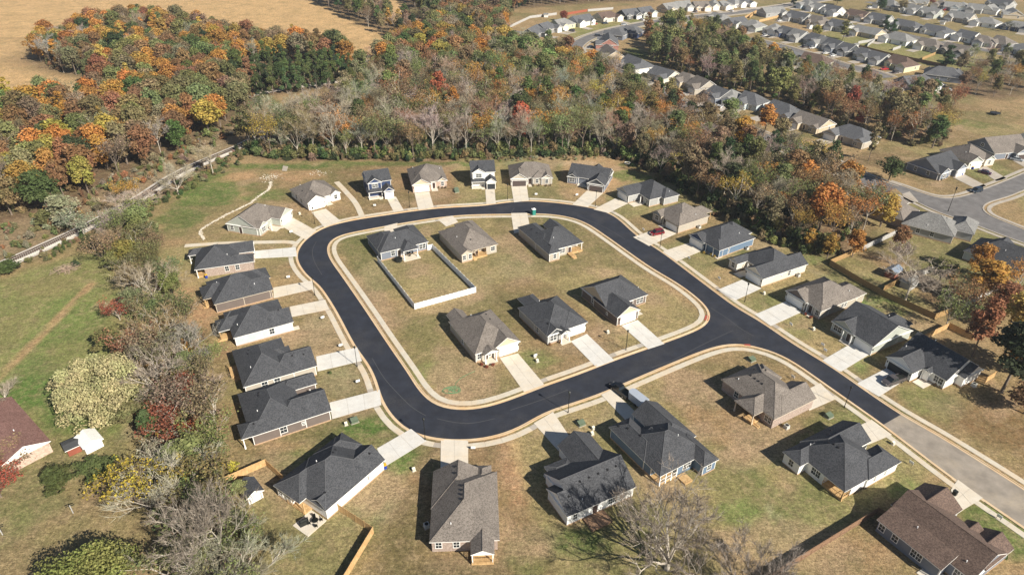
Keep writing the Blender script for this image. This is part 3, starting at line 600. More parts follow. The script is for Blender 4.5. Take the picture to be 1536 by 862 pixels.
def house(name, org, rot, blocks, wall, roof, label, feats=(), trim=None, gm=None, pitch=.62, eave=2.9, group=None, found=True, near=True, cat='house', gd=None):
    trim = trim or TRIM; gd = gd or GW; W = WALL[wall]; Rm = ROOF[roof]; GM = WALL[gm] if gm else None
    root = empty(name, org[0], org[1], math.radians(rot)); tag(root, label, cat, group); HOUSES.append((org, label))
    wb, gb, rb, tb, cb, fb, kb = MB(), MB(), MB(), MB(), MB(), MB(), MB(); planes = []; crn = []; wr = []
    for i, b in enumerate(blocks):
        x0, x1, y0, y1, kd, ends = b[:6]; opt = b[6] if len(b) > 6 else {}
        he = opt.get('e', eave) + i * .014; p = opt.get('p', pitch); opn = opt.get('open', False); sh = i * .009
        x0 += sh; x1 -= sh; y0 += sh; y1 -= sh
        if kd[0] == 's':   # shed roof: 's+y' falls toward +y
            z0, z1 = opt['z']; pts = [(x0, y0, z0), (x1, y0, z0), (x1, y1, z1), (x0, y1, z1)]
            rb.prism(pts, .0, -.05); tb.prism(pts, -.05, -.22); planes.append((x0, x1, y0, y1, lambda x, y, a=y0, c_=y1, q=z0, r_=z1: q + (r_ - q) * (y - a) / (c_ - a)))
            if not opn: wb.box(x0 + OH, x1 - OH, y0 + OH, y1 - OH, 0, min(z0, z1) - .19)
            continue
        m = mapuv(kd); (u0, u1), (v0, v1) = ((x0, x1), (y0, y1)) if kd == 'x' else ((y0, y1), (x0, x1))
        half = (v1 - v0) / 2; vm = (v0 + v1) / 2; zr = he + p * half
        a = u0 + (half if ends[0] == 'h' else 0); c = u1 - (half if ends[1] == 'h' else 0)
        if a > c: a = c = (a + c) / 2
        P3 = lambda u, v, z: (*m(u, v), z)
        polys = [[P3(u0, v0, he), P3(u1, v0, he), P3(c, vm, zr), P3(a, vm, zr)], [P3(u1, v1, he), P3(u0, v1, he), P3(a, vm, zr), P3(c, vm, zr)]]
        if c - a < .05:
            polys = [q[:3] for q in polys]
        if ends[0] == 'h': polys.append([P3(u0, v1, he), P3(u0, v0, he), P3(a, vm, zr)])
        if ends[1] == 'h': polys.append([P3(u1, v0, he), P3(u1, v1, he), P3(c, vm, zr)])
        for q in polys: rb.prism(q, 0, -.05); tb.prism(q, -.05, -.20)
        if near:
            if c - a > .3: cb.tube(P3(a, vm, zr - .01), P3(c, vm, zr - .01), .08, k=4)
            for e_, uu, ap in ((ends[0], u0, a), (ends[1], u1, c)):
                if e_ == 'h':
                    for vv in (v0, v1): cb.tube(P3(uu, vv, he - .01), P3(ap, vm, zr - .01), .07, k=4)
        def zf(x, y, m=m, u0=u0, u1=u1, v0=v0, v1=v1, he=he, p=p, e=ends, kd=kd):
            u, v = (x, y) if kd == 'x' else (y, x)
            d = min(v - v0, v1 - v)
            if e[0] == 'h': d = min(d, u - u0)
            if e[1] == 'h': d = min(d, u1 - u)
            return he + p * d
        planes.append((x0, x1, y0, y1, zf))
        tb.box(x0 + .03, x1 - .03, y0 + .03, y1 - .03, he - .2, he - .05)
        wx0, wx1, wy0, wy1 = x0 + OH, x1 - OH, y0 + OH, y1 - OH
        if opt.get('in'):    # inset walls under this roof: (left, right, front, back)
            q = opt['in']; wx0 += q[0]; wx1 -= q[1]; wy0 += q[2]; wy1 -= q[3]
        if not opn:
            wr.append((wx0, wx1, wy0, wy1)); wb.box(wx0, wx1, wy0, wy1, 0, he - .18)
            if found: fb.box(wx0 - .015, wx1 + .015, wy0 - .015, wy1 + .015, 0, .32)
            for cx in (wx0, wx1):
                for cy in (wy0, wy1):
                    crn.append((i, cx, cy, (cx - .025 if cx == wx0 else cx - .1, cx + .1 if cx == wx0 else cx + .025, cy - .025 if cy == wy0 else cy - .1, cy + .1 if cy == wy0 else cy + .025, .3, he - .2)))
        for e_, uu, sg in ((ends[0], u0, 1), (ends[1], u1, -1)):
            if e_ == 'g':
                pts = [(v0 + OH, he - .19), (v1 - OH, he - .19), (v1 - OH, he + p * OH - .12), (vm, zr - .12), (v0 + OH, he + p * OH - .12)]
                (gb if GM else wb).wallx(pts, 'x' if kd == 'x' else 'y', uu + sg * (OH - .003), sg * .15)
    if wb.v: wb.build('wall', W, root)
    if gb.v: gb.build('gable', GM, root)
    rf = rb.build('roof', Rm, root); tb.build('eaves_trim', trim, root)
    if cb.v: cb.build('ridge_cap', RCAP if roof == 'c' else Rm, rf)
    if found and fb.v: fb.build('foundation', FOUND if wall not in 'BRH' else W, root)
    if near and wall not in 'BRH':
        for _, cx, cy, bx in crn:
            if any(a + .15 < cx < b_ - .15 and c_ + .15 < cy < d_ - .15 for a, b_, c_, d_ in wr): continue
            q = MB(); q.box(*bx); q.build('corner_trim', trim, root)
    def rz(x, y):
        zz = [f(x, y) for a, b_, c_, d_, f in planes if a <= x <= b_ and c_ <= y <= d_]
        return max(zz) if zz else eave
    for f in feats:
        k = f[0]
        if k == 'w':
            d, al, ac = f[1:4]; w, h, z = (list(f[4:]) + [1.0, 1.45, .95][len(f) - 4:])[:3]
            fm, gl = window_meshes(w, h, TRIM if trim is TANTRIM else trim); o = link('window', fm, root); on_wall(o, d, al, ac); o.location.z = z
            g = link('pane', gl, o)
        elif k == 'g':
            d, al, ac, w = f[1:5]; mt = gd; me_, fr = garage_mesh(w, mt); o = link('garage_door', me_, root); on_wall(o, d, al, ac)
            fo = fr.build('door_frame', trim, o)
            for sx in (-1, 1):
                if near:
                    lm = MB(); lm.box(sx * (w / 2 + .35) - .09, sx * (w / 2 + .35) + .09, -.2, .02, 1.7, 2.05); l_ = lm.build('wall_lamp', METALD, root); on_wall(l_, d, al, ac)
        elif k == 'd':
            d, al, ac = f[1:4]; q = MB(); q.box(-.5, .5, -.04, .03, .15, 2.25); o = q.build('door', DOORM, root); on_wall(o, d, al, ac)
            q = MB(); [q.box(*b) for b in ((-.62, -.5, -.07, .03, .1, 2.37), (.5, .62, -.07, .03, .1, 2.37), (-.5, .5, -.07, .03, 2.25, 2.37))]; q.build('door_frame', trim, o)
        elif k == 'p':
            x, y = f[1:3]; h = f[3] if len(f) > 3 else eave - .2; q = MB(); r_ = .1; q.box(x - r_, x + r_, y - r_, y + r_, 0, h); q.box(x - .15, x + .15, y - .15, y + .15, 0, .5); q.build('post', f[4] if len(f) > 4 else trim, root)
        elif k == 'deck':
            x0, x1, y0, y1, z = f[1:6]; dk = link('deck', None, root) if 0 else None
            q = MB(); nb = max(3, int((x1 - x0) / .3)); bw = (x1 - x0) / nb
            for i in range(nb): q.box(x0 + i * bw + .01, x0 + (i + 1) * bw - .01, y0, y1, z - .04, z)
            q.box(x0 + .03, x1 - .03, y0 + .03, y1 - .03, 0, z - .06); q.build('deck', f[6] if len(f) > 6 else WOOD, root)
        elif k == 'rail':
            x0, y0, x1, y1 = f[1:5]; z = f[5] if len(f) > 5 else .5; mt = f[6] if len(f) > 6 else WOOD
            q = MB(); q.tube((x0, y0, z + .95), (x1, y1, z + .95), .05, k=4); q.tube((x0, y0, z + .15), (x1, y1, z + .15), .04, k=4); L = math.hypot(x1 - x0, y1 - y0); n = max(2, int(L / .35))
            for i in range(n + 1):
                t = i / n; x = x0 + (x1 - x0) * t; y = y0 + (y1 - y0) * t; q.tube((x, y, 0 if i in (0, n) else z), (x, y, z + .95), .06 if i in (0, n) else .022, k=4)
            q.build('railing', mt, root)
        elif k == 'steps':
            x0, x1, y0, dy, n, z = f[1:7]; q = MB()
            for i in range(n): q.box(x0, x1, min(y0 + dy * i, y0 + dy * (i + 1)), max(y0 + dy * i, y0 + dy * (i + 1)), 0, z * (n - i) / (n + 1))
            q.build('steps', WOOD if len(f) < 8 else f[7], root)
        elif k == 'wb':
            q = MB(); q.box(f[1], f[2], f[3], f[4], 0, eave - .19); q.build('wall', W, root)
        elif k == 'slab':
            x0, x1, y0, y1 = f[1:5]; z = f[5] if len(f) > 5 else .12; q = MB(); q.box(x0, x1, y0, y1, 0, z); q.build('porch_slab', CONC, root)
        elif k == 'v':
            for x, y in f[1]:
                q = MB(); z = rz(x, y); q.box(-.17, .17, -.17, .17, -.25, .14); o = q.build('roof_vent', VENTM, root); o.location = (x, y, z)
        elif k == 'pipe':
            for x, y in f[1]:
                q = MB(); q.tube((0, 0, -.3), (0, 0, .35), .09, k=6); o = q.build('vent_pipe', PIPEM, root); o.location = (x, y, rz(x, y))
    return root
def loc2w(org, rot, x, y):
    c, s_ = math.cos(math.radians(rot)), math.sin(math.radians(rot)); return org[0] + x * c - y * s_, org[1] + x * s_ + y * c
O_ = dict(open=True)
def wn(*a): return ('w',) + a
NH = []   # near houses: name for lookup -> (org, rot)
def H(key, org, rot, *a, **k): NH.append((key, org, rot)); return house('house', org, rot, *a, **k)
H('A1', (-72.8, 168.1), 108.5, [(0, 12.4, 4.2, 15.9, 'x', 'hh', {'in': (0, 0, 0, 2.2)}), (6.3, 12.4, 0, 9, 'y', 'gh'), (0, 4.8, .2, 8, 'y', 'hh'), (8.9, 12.5, 12, 18.1, 'y', 'hh', O_)], 'B', 'c',
  'brown brick house with a charcoal roof, first below the thin concrete strip', [('g', 'f', 9.4, 0, 4.9), wn('l', 4.8, 0), wn('l', 7.6, 0), ('p', .4, 15.4), ('p', 9.3, 17.7), ('p', 12.1, 17.7), ('deck', .4, 3.4, 13.6, 15.5, .5), ('rail', .4, 13.6, .4, 15.5), ('rail', .4, 15.5, 3.4, 15.5), ('steps', 3.4, 4.6, 15.3, -.4, 2, .5), ('slab', 4.8, 6.4, .3, 4), ('v', [(7.5, 9.5)]), ('pipe', [(3, 7)])], group='houses on the west side of the loop')
H('A2', (-63.1, 153.3), 120, [(0, 12.6, .5, 14.9, 'y', 'hh'), (0, 7.6, 0, 8, 'y', 'gh'), (3.7, 10.4, 9, 16.9, 'y', 'hh', O_), (6.6, 12.6, -.9, 6, 'y', 'hh')], 'D', 'c',
  'dark taupe house with wood-post back porch, second down on the west side', [('g', 'f', 3.3, 0, 4.9), ('p', 4, 16.5, 2.7, WOOD), ('p', 7, 16.5, 2.7, WOOD), ('deck', 4.2, 10, 14.9, 16.5, .45), ('steps', 4.2, 5.6, 16.5, .4, 2, .45), ('v', [(3.5, 12.5)]), ('pipe', [(8, 12.5), (2.5, 4)])], trim=TANTRIM, group='houses on the west side of the loop')
H('A3', (-53.8, 138.5), 119.3, [(0, 12.2, .9, 14.1, 'y', 'hh'), (0, 7.2, -.2, 8, 'y', 'gh'), (4.2, 9.6, 8, 16.8, 'y', 'hh', O_), (9, 12.3, 6, 14.4, 'y', 'hh')], 'L', 'c',
  'pale blue house with a small wood back deck, third on the west side', [('g', 'f', 9.6, .9, 4.4), wn('l', 5.2, 0, 1.1, 1.5), ('p', 4.5, 16.5, 2.7, WOOD), ('p', 9.2, 16.5, 2.7), ('deck', 4.2, 6.6, 14.1, 16.4, .55), ('rail', 4.2, 16.4, 6.6, 16.4), ('steps', 4.3, 5.5, 16.5, .4, 3, .5), ('v', [(3.5, 2.4), (5, 1.5), (8.5, 10)]), ('pipe', [(3.4, 12.3)]), ('slab', .6, 2, -1.4, .2)], group='houses on the west side of the loop')
H('A4', (-43.7, 121.5), 118.5, [(0, 14.6, 4.8, 16, 'x', 'hh'), (0, 8.4, 0, 10, 'y', 'gh'), (5.4, 10.6, 3.9, 11, 'y', 'hh'), (9, 14.5, 6.6, 12, 'y', 'hh')], 'E', 'c',
  'greige house with a stepped charcoal roof, fourth down on the west side', [('g', 'f', 4.2, 0, 4.9), wn('l', 8.9, 0, 1.2, 1.5), wn('l', 11.6, 0, 1.2, 1.5), ('deck', 8, 12, 16, 17.6, .5), ('rail', 8, 17.6, 12, 17.6), ('steps', 6.6, 8, 16, .4, 3, .5), ('v', [(9, 13), (10, 12.6), (3, 2), (3.4, 4.4)]), ('pipe', [(4, 13.4)])], group='houses on the west side of the loop')
H('A5', (-37.1, 106.8), 118.8, [(0, 14.4, 5, 16.2, 'x', 'hh'), (0, 8.3, 0, 11, 'y', 'gh'), (10, 14.4, .3, 8, 'y', 'gh'), (0, 4.7, 10, 18, 'y', 'hh', O_)], 'D', 'c',
  'dark taupe house with a white corner board, lowest in the western row', [('g', 'f', 4.2, 0, 4.9), wn('l', 9.9, 0, 1.3, 1.6), ('w', 'l', 5.9, 0, .5, .7, 1.3), ('p', .4, 17.6), ('p', 4.3, 17.6), ('p', 9, 2.2), ('slab', 8.2, 10, .5, 5), ('v', [(4.7, 4), (4.7, 6), (9, 12.5), (9.6, 12.3), (2, 15)]), ('pipe', [(5, 13.6)])], group='houses on the west side of the loop')
A6 = ((-23.8, 93.3), 145.2)
H('A6', *A6, [(0, 12.2, 1.4, 14.9, 'y', 'hh'), (0, 6.6, 0, 8, 'y', 'gh'), (6.4, 12.2, -.3, 7, 'y', 'hh'), (0, 4.2, 9, 14.8, 'y', 'hg'), (5, 12.2, 8, 16.5, 'y', 'hh', {'in': (2.6, 0, 0, 0)})], 'W', 'c',
  'white house with a charcoal roof, pine back porch and concrete patio at the lower left', [('g', 'f', 3.3, 0, 4.9), wn('b', 2.2, 14.8, 1.4, 1.5), wn('b', 10.8, 16.5), wn('b', 8.5, 16.5), ('deck', 4.4, 7.6, 13, 16.2, .3), ('p', 4.7, 16, 2.7, WOOD), ('rail', 4.8, 16.2, 9, 16.2, .1), ('slab', .4, 4.4, 14.8, 19), ('w', 'l', 4.4, 0, .35, .9, 1.2), ('v', [(7.6, 5.2), (8, 6), (6.8, 6.4), (11, 12.6), (2.4, 1.6), (2.2, 12.8)]), ('pipe', [(8, 9.4)])], group='houses round the bottom of the loop')
H('T0', (-73.3, 194.8), 73.5, [(-7.9, 7.4, 3.2, 14.6, 'x', 'gh'), (0, 7.4, 0, 9, 'y', 'gh'), (-7.8, -3.1, 2.3, 9, 'y', 'gh')], 'S', 'w',
  'sage green gabled house with a weathered grey roof beside the line of white rocks', [('g', 'f', 3.7, 0, 4.9), wn('f', -5.4, 2.3, 1.7, 1.5), ('d', 'l', 9.5, -7.9), wn('l', 12.5, -7.9), ('p', -3, 1.6), ('slab', -3.1, 0, 0, 3.6), ('v', [(-4, 12)]), ('pipe', [(3, 7)])], gm=None, group='houses along the top of the loop')
H('T1', (-67.7, 206.3), 38.5, [(0, 12.8, 2, 14.6, 'x', 'hh'), (0, 6.8, 0, 9, 'y', 'gh'), (9, 12.9, 1.6, 8, 'y', 'gh')], 'W', 'w',
  'white house with a weathered brown-grey roof left of the thin concrete strip', [('g', 'f', 3.4, 0, 4.6), wn('f', 10.9, 1.6, 1, 1.5), wn('l', 10, 0), wn('l', 6, 0), ('p', 7.4, 1.8), ('slab', 6.8, 9, .4, 3), ('v', [(2, 8), (4, 5)]), ('pipe', [(3, 12)])], group='houses along the top of the loop')
def two_storey(key, org, rot, wall, label, gdm, gm):
    H(key, org, rot, [(0, 8.8, 1, 10, 'x', 'gg', dict(e=5.3, p=.58)), (.2, 5.3, 0, 6, 'y', 'gh', dict(e=5.45)), (-.1, 5.4, -1.5, 1.6, 'x', 'hh', dict(e=2.7, p=.4, open=True)), (4.9, 8.8, -2.7, 5, 'y', 'gh', dict(e=2.9, p=.75))], wall, 'c', label,
      [('g', 'f', 6.85, -2.7, 2.8), ('w', 'f', 2.75, 0, 1.9, 1.3, 3.6), ('w', 'f', 1.8, 1.0, 1.6, 1.3, .8), ('d', 'f', 3.9, 1.0), ('p', .2, -1.3, 2.5), ('p', 4.6, -1.3, 2.5), ('slab', 0, 4.9, -1.5, 1.2, .35), ('steps', 3.4, 4.6, -1.5, -.4, 2, .3, CONC), ('rail', .2, -1.4, 3.2, -1.4, .3, TRIM), ('w', 'l', 4, 0, .9, 1.3, 1), ('w', 'l', 7, 0, .9, 1.3, 3.6)], gm=gm, gd=gdm, group='houses along the top of the loop')
two_storey('T2', (-49.8, 217.0), 21.5, 'N', 'navy two-storey house with white trim and a small gabled garage', GW, 'N')
two_storey('T4', (-14.8, 227.2), 7.5, 'W', 'white two-storey farmhouse with a charcoal roof and dark single garage door', GK, 'W')
H('T3', (-35.3, 221.8), 14, [(0, 12.9, 2.0, 15.4, 'x', 'hh'), (0, 6.9, 0, 9, 'y', 'gh'), (9.2, 13, 1.8, 8, 'y', 'gh')], 'H', 'w',
  'pinkish brick house with a weathered roof between the two two-storey houses', [('g', 'f', 3.5, 0, 4.9), wn('f', 11.1, 1.8, .9, 1.5), ('d', 'f', 8, 2.0), ('slab', 6.9, 9.2, 0, 2.4), ('p', 7.2, 1.6), ('v', [(2, 6), (2.2, 8)]), ('pipe', [(2, 13), (11.5, 11)])], gm='T', group='houses along the top of the loop')
H('T5', (-1, 228.2), 4, [(0, 15.4, 1.4, 13, 'x', 'hh'), (0, 6.6, 0, 8, 'y', 'gh'), (7.9, 13, .5, 8, 'y', 'hh'), (11, 15.5, .1, 8, 'y', 'gh')], 'E', 'w',
  'greige house with a dark brown garage door at the top of the loop', [('g', 'f', 3.3, 0, 4.9), wn('f', 9.8, .5, .9, 1.4), wn('f', 13.2, .1, .9, 1.4), ('d', 'f', 7.2, 1.4), ('slab', 6.6, 7.9, -.4, 2), ('v', [(4, 5)])], gm='E', gd=GD, group='houses along the top of the loop')
H('T6', (26, 225.4), -20, [(-8.2, 6.7, 4, 13.8, 'x', 'gg'), (0, 6.8, 0, 9, 'y', 'gh'), (-8.3, -4.2, 3.2, 9, 'y', 'gh'), (-2, 3, 9, 15.5, 'y', 'hg', O_)], 'P', 'c',
  'slate blue gabled house with white trim and a dark garage door near the wood', [('g', 'f', 3.4, 0, 4.9), wn('f', -6.2, 3.2, 1.7, 1.6), wn('f', -1.6, 4.3, 1.6, 1.3), ('d', 'f', -3.4, 4.3), ('p', -3.9, 3.6), ('p', -.3, 3.6), ('slab', -4.2, 0, 2.6, 4.6, .3), ('w', 'r', 6, 6.8, .5, .8, 1.2), ('v', [(3, 5)])], gm='K', gd=GD, group='houses along the top of the loop')
H('T7', (35.9, 220.8), -61.3, [(0, 12.8, 4.8, 16.2, 'x', 'hh'), (0, 7.1, 0, 10, 'y', 'gh'), (7.8, 14.3, 9.6, 16.4, 'x', 'hh'), (9.4, 12.9, 4.5, 9, 'y', 'hh')], 'G', 'c',
  'grey house with cream side wall and charcoal roof, first on the right-hand street', [('g', 'f', 3.6, 0, 4.9), wn('f', 11.2, 4.5, 1, 1.4), ('d', 'f', 8.4, 4.8), ('p', 9.2, 3.6), ('slab', 7.1, 10, .3, 5), ('pipe', [(12.5, 13)])], gm='G', group='houses on the right-hand street')
H('T8', (45.2, 202.5), -57, [(0, 12.1, 1, 14, 'y', 'hh'), (5.4, 12.2, .2, 8, 'y', 'hh'), (0, 4.5, 0, 7, 'y', 'gh'), (4.8, 10.2, 9, 17.2, 'y', 'hh', O_)], 'E', 'w',
  'greige house with a weathered roof and rear lean-to beside the maroon car', [('g', 'f', 8.8, .2, 4.9), wn('f', 2.3, 0, 1.5, 1.5), ('d', 'f', 5, 1), ('p', 5.3, 0.2), ('p', 9.8, 16.8, 2.7, WOOD), ('slab', 4.5, 6.2, -1, 1.2), ('v', [(4, 12)]), ('pipe', [(10.5, 9)])], trim=TANTRIM, gm='G', group='houses on the right-hand street')
H('T9', (54, 186.8), -57.5, [(0, 12.1, .5, 15.8, 'y', 'hh'), (0, 6.4, -.2, 5, 'y', 'gh'), (0, 9.2, 9, 17.6, 'y', 'hh'), (6, 12.2, .2, 5, 'y', 'hh', {'in': (0, 0, 1.6, 0)})], 'U', 'c',
  'steel blue house with a charcoal roof and planted shrubs by its porch', [('g', 'f', 3.2, -.2, 4.9), wn('f', 11, 1.9), wn('f', 9.3, 1.9), wn('r', 4.5, 12.1, 1.1, 1.6), ('p', 6.8, .5), ('p', 9.8, .4, 2.7), ('slab', 6.3, 12, .2, 2.2), ('pipe', [(9.5, 11)])], gm='N', group='houses on the right-hand street')
H('T10', (62.1, 172.1), -61, [(.2, 12.9, 4, 16.4, 'x', 'hh'), (6.2, 13.1, .2, 18, 'y', 'gg'), (0, 3.7, 0, 7, 'y', 'gh')], 'C', 'c',
  'cream house with a charcoal roof and two separate front gables', [('g', 'f', 9.6, .2, 4.9), wn('f', 1.9, 0, 1, 1.5), ('d', 'f', 5, 4), ('w', 'r', 11, 13.1, .9, 1.5, 1), ('w', 'r', 8, 13.1, .3, .8, 1), ('p', 4.6, 3.2), ('slab', 3.7, 6.2, -1, 4.2), ('pipe', [])], group='houses on the right-hand street')
H('T11', (73.1, 155.3), -60.6, [(0, 11.5, .4, 14.8, 'y', 'hh'), (0, 7, -.4, 6, 'y', 'gh'), (4.6, 11.4, 8, 17.8, 'y', 'hh'), (9, 11.6, -.1, 4, 'y', 'hh')], 'E', 'w',
  'greige house with a weathered brown roof overlapped by the shadow of its right neighbour', [('g', 'f', 3.4, -.4, 4.9), wn('f', 10.3, -.1, .9, 1.4), ('d', 'f', 7.9, .4), ('p', 7.2, .2), ('slab', 7, 9, -1, .8), wn('r', 8.8, 11.5, .8, 1.2, 1.1), wn('r', 10, 11.5, .8, 1.2, 1.1), ('v', [(5, 13), (5.2, 12), (5.4, 11), (3.5, 3)]), ('pipe', [(9.6, 12.5)])], gm='D', group='houses on the right-hand street')
H('T12', (79.8, 141.1), -61.9, [(0, 12.1, 0, 14.4, 'x', 'gg', dict(p=.52)), (0, 6.9, -.3, 8, 'y', 'gh'), (4.4, 10.2, 8, 17, 'y', 'hh')], 'S', 'c',
  'dark blue-green fronted house with white trim and a broad sage side gable', [('g', 'f', 9.4, 0, 4.6), wn('f', 2.1, -.3, 2.2, 1.5), ('d', 'f', 5.4, -.3), ('p', 4.3, -.9), ('p', 6.7, -.9), ('slab', 4.2, 7, -1.6, .2), ('pipe', [(6, 13)]), ('w', 'r', 9.4, 12.1, .4, .7, 1)], gm=None, group='houses on the right-hand street')
H('T13', (86.6, 126.7), -60.8, [(0, 12.2, 4.2, 16, 'x', 'gg'), (0, 7, 0, 11, 'y', 'gh'), (9, 13.8, 8.4, 15.6, 'x', 'gg'), (6.9, 8.9, 3.4, 7, 'y', 'gh')], 'W', 'c',
  'white house with black garage door, last before the old brown road', [('g', 'f', 3.5, 0, 5), wn('f', 10.4, 4.2, 2, 1.5), ('d', 'f', 7.9, 4.2), ('slab', 7, 9.6, 1, 4.5), ('p', 7.1, 3.7, 2.6), ('pipe', [(3, 13), (0.6, 6)])], trim=TRIM, gd=GK, group='houses on the right-hand street')
H('I1', (-38.4, 173.7), -151, [(-15.2, 0, -9.5, .3, 'x', 'hh'), (-7.4, .1, -11.8, -2, 'y', 'hh'), (-15.3, -8.6, -12.2, -3, 'y', 'hh'), (-11, -6.2, -5, 2.7, 'y', 'hh', O_)], 'P', 'c',
  'slate blue house with a charcoal roof and the white-fenced back yard', [wn('b', -4, .3, 1.1, 1.6), ('w', 'b', -13.2, .3, 1.9, 1.5, .9), ('w', 'b', -7.9, .3, 1.6, 1.9, .3), ('d', 'b', -5.9, .3), ('p', -6.5, 2.4), ('p', -10.7, 2.4), ('g', 'f', -12, -12.2, 4.6), ('slab', -11.2, -6, .3, 3.6), ('v', [(-2.5, -8), (-3.5, -9), (-9, -5)]), ('pipe', [(-6, -2.8)])], group='houses inside the loop')
H('I2', (-14.7, 172.8), -150.7, [(-12.6, 0, -16.6, -.9, 'y', 'hh', {'in': (0, 0, 0, 2.1)}), (-3.9, .1, -8, .2, 'y', 'hg'), (-12.7, -6.3, -18.6, -8, 'y', 'hh')], 'E', 'w',
  'greige house with a weathered roof and a pine back deck right of the white fence', [wn('b', -1, .2, .9, 1.4), wn('b', -2.9, .2, .9, 1.4), wn('b', -10.9, -.9, 1.3, 1.3), ('wb', -12.2, -8.7, -5, -1.253), ('deck', -8.68, -3.6, -3.3, -.5, .5), ('rail', -8.6, -.6, -5.2, -.6, .5), ('p', -6, -1.1, 2.7, WOOD), ('steps', -5, -3.9, -.5, .4, 2, .45), ('d', 'b', -5.6, -.9), wn('l', -10, -12.6), ('w', 'r', -6, 0, .9, 1.4), ('g', 'f', -9.5, -18.6, 4.9), ('v', [(-8, -15), (-5, -4)]), ('pipe', [(-2.4, -8)])], trim=TANTRIM, group='houses inside the loop')
H('I3', (10.8, 173.6), -151.8, [(-12.8, 0, -14, -1.8, 'x', 'hh', {'in': (0, 0, 0, 2.3)}), (-6.6, .1, -19.4, -5, 'y', 'hh'), (-12.9, -7.8, -17.4, -8, 'y', 'gh'), (-4, .2, -9, 0, 'y', 'hh')], 'E', 'c',
  'greige house with a charcoal U-shaped roof and pine corner deck near the portable toilet', [wn('b', -2, 0, .9, 1.4), wn('b', -5.6, -1.8, 1.8, 1.4), ('wb', -7.4, -.5, -5, -2.153), ('deck', -12.5, -7.42, -4.3, -1.5, .5), ('rail', -12.4, -1.6, -9, -1.6, .5), ('p', -12.4, -2.1, 2.7), ('deck', -9, -7.42, -1.48, .6, .4), ('steps', -8.8, -7.6, .6, .4, 2, .35), ('d', 'b', -8.2, -1.8), wn('r', -7.6, 0, .6, 1.2), ('g', 'f', -3.4, -19.4, 4.9), ('v', [(-2, -14), (-2.2, -11), (-1.8, -3)]), ('pipe', [(-4.2, -5)])], group='houses inside the loop')
H('I4', (-8.2, 125.8), 28.8, [(0, 11.7, .4, 15.4, 'y', 'hh'), (4.5, 11.8, -.1, 9, 'y', 'gh'), (.6, 5.2, 10, 18.3, 'y', 'hg', O_), (1.9, 5.5, -1, 3, 'y', 'gh', dict(p=.45, open=True))], 'E', 'w',
  'greige house with a weathered roof, white garage and arched porch inside the loop', [('g', 'f', 8.7, -.1, 4.6), wn('f', 1.2, .4, .9, 1.4), ('d', 'f', 3, .4), ('w', 'f', 4, .4, .7, 1.4, .9), ('p', 2.2, -.6), ('p', 5, -.6), ('slab', 2, 5.2, -1.2, .8), wn('l', 8, 0), ('v', [(8, 8.6), (8.2, 11)]), ('pipe', [(5.5, 14)])], gm='T', group='houses inside the loop')
H('I5', (8.6, 133.4), 30, [(0, 11.9, .4, 14.2, 'y', 'hh'), (0, 5, -.1, 7, 'y', 'gh'), (3.3, 6.2, -1.1, 4, 'y', 'gh', dict(p=.5, open=True)), (5.2, 12, .2, 7, 'y', 'hh'), (2, 6.8, 9, 18, 'y', 'hh', O_)], 'G', 'c',
  'grey house with a charcoal roof, white garage and white-framed front window inside the loop', [('g', 'f', 8.8, .2, 4.8), wn('f', 1.9, -.1, 1.8, 1.6), ('d', 'f', 4.7, .4), ('p', 3.6, -.7), ('p', 5.9, -.7), ('slab', 3.3, 6.2, -1.5, .8), wn('l', 5, 0), ('v', [(5.5, 8.6), (5.7, 9.6), (5.9, 10.6), (2, 3)]), ('pipe', [(5.8, 13.2)])], gm='K', group='houses inside the loop')
H('I6', (26.4, 141.5), 30.5, [(.2, 13.8, 4.7, 16.3, 'x', 'gh'), (0, 7.4, 0, 10.8, 'y', 'gh')], 'D', 'c',
  'dark brown gabled house with a tan garage gable at the inner corner of the loop', [('g', 'f', 3.8, 0, 4.7), ('w', 'f', 11.4, 4.7, 2, 1.5, .9), ('d', 'f', 8.5, 4.7), ('slab', 7.4, 9.6, 1.4, 5), wn('l', 11, .2), wn('l', 8, .2), ('w', 'l', 4.6, 0, .5, .7, 1), ('pipe', [(13, 8)])], gm='T', group='houses inside the loop')
H('B1', (-1.7, 75.4), -177, [(0, 11.8, -15.2, 0, 'y', 'hh'), (2.4, 11.9, -15.7, -7, 'y', 'gh'), (.9, 4.9, -4.4, 2.8, 'y', 'hg', dict(open=True, p=.5)), (1, 4.6, -16.8, -12, 'y', 'hh')], 'B', 'w',
  'brown brick house with a gabled pine back porch at the bottom of the loop', [wn('b', 10.3, 0, 1, 1.4), wn('b', 7.3, 0, 1, 1.4), ('w', 'b', 6.0 - .6, 0, .01, .01, 1) if 0 else ('d', 'b', 3.4, 0), ('deck', 1, 4.8, -.3, 2.6, .5), ('rail', 1.1, 2.5, 4.7, 2.5, .5), ('rail', 4.7, 0, 4.7, 2.5, .5), ('p', 1.2, 2.4), ('p', 4.6, 2.4), ('g', 'f', 8, -15.7, 4.9), ('v', [(7.6, -14.2), (7.6, -12.6), (6.3, -9), (6.3, -8), (6.3, -7), (6.3, -6)]), ('pipe', [(8.2, -2.4)])], gm='W', group='houses round the bottom of the loop')
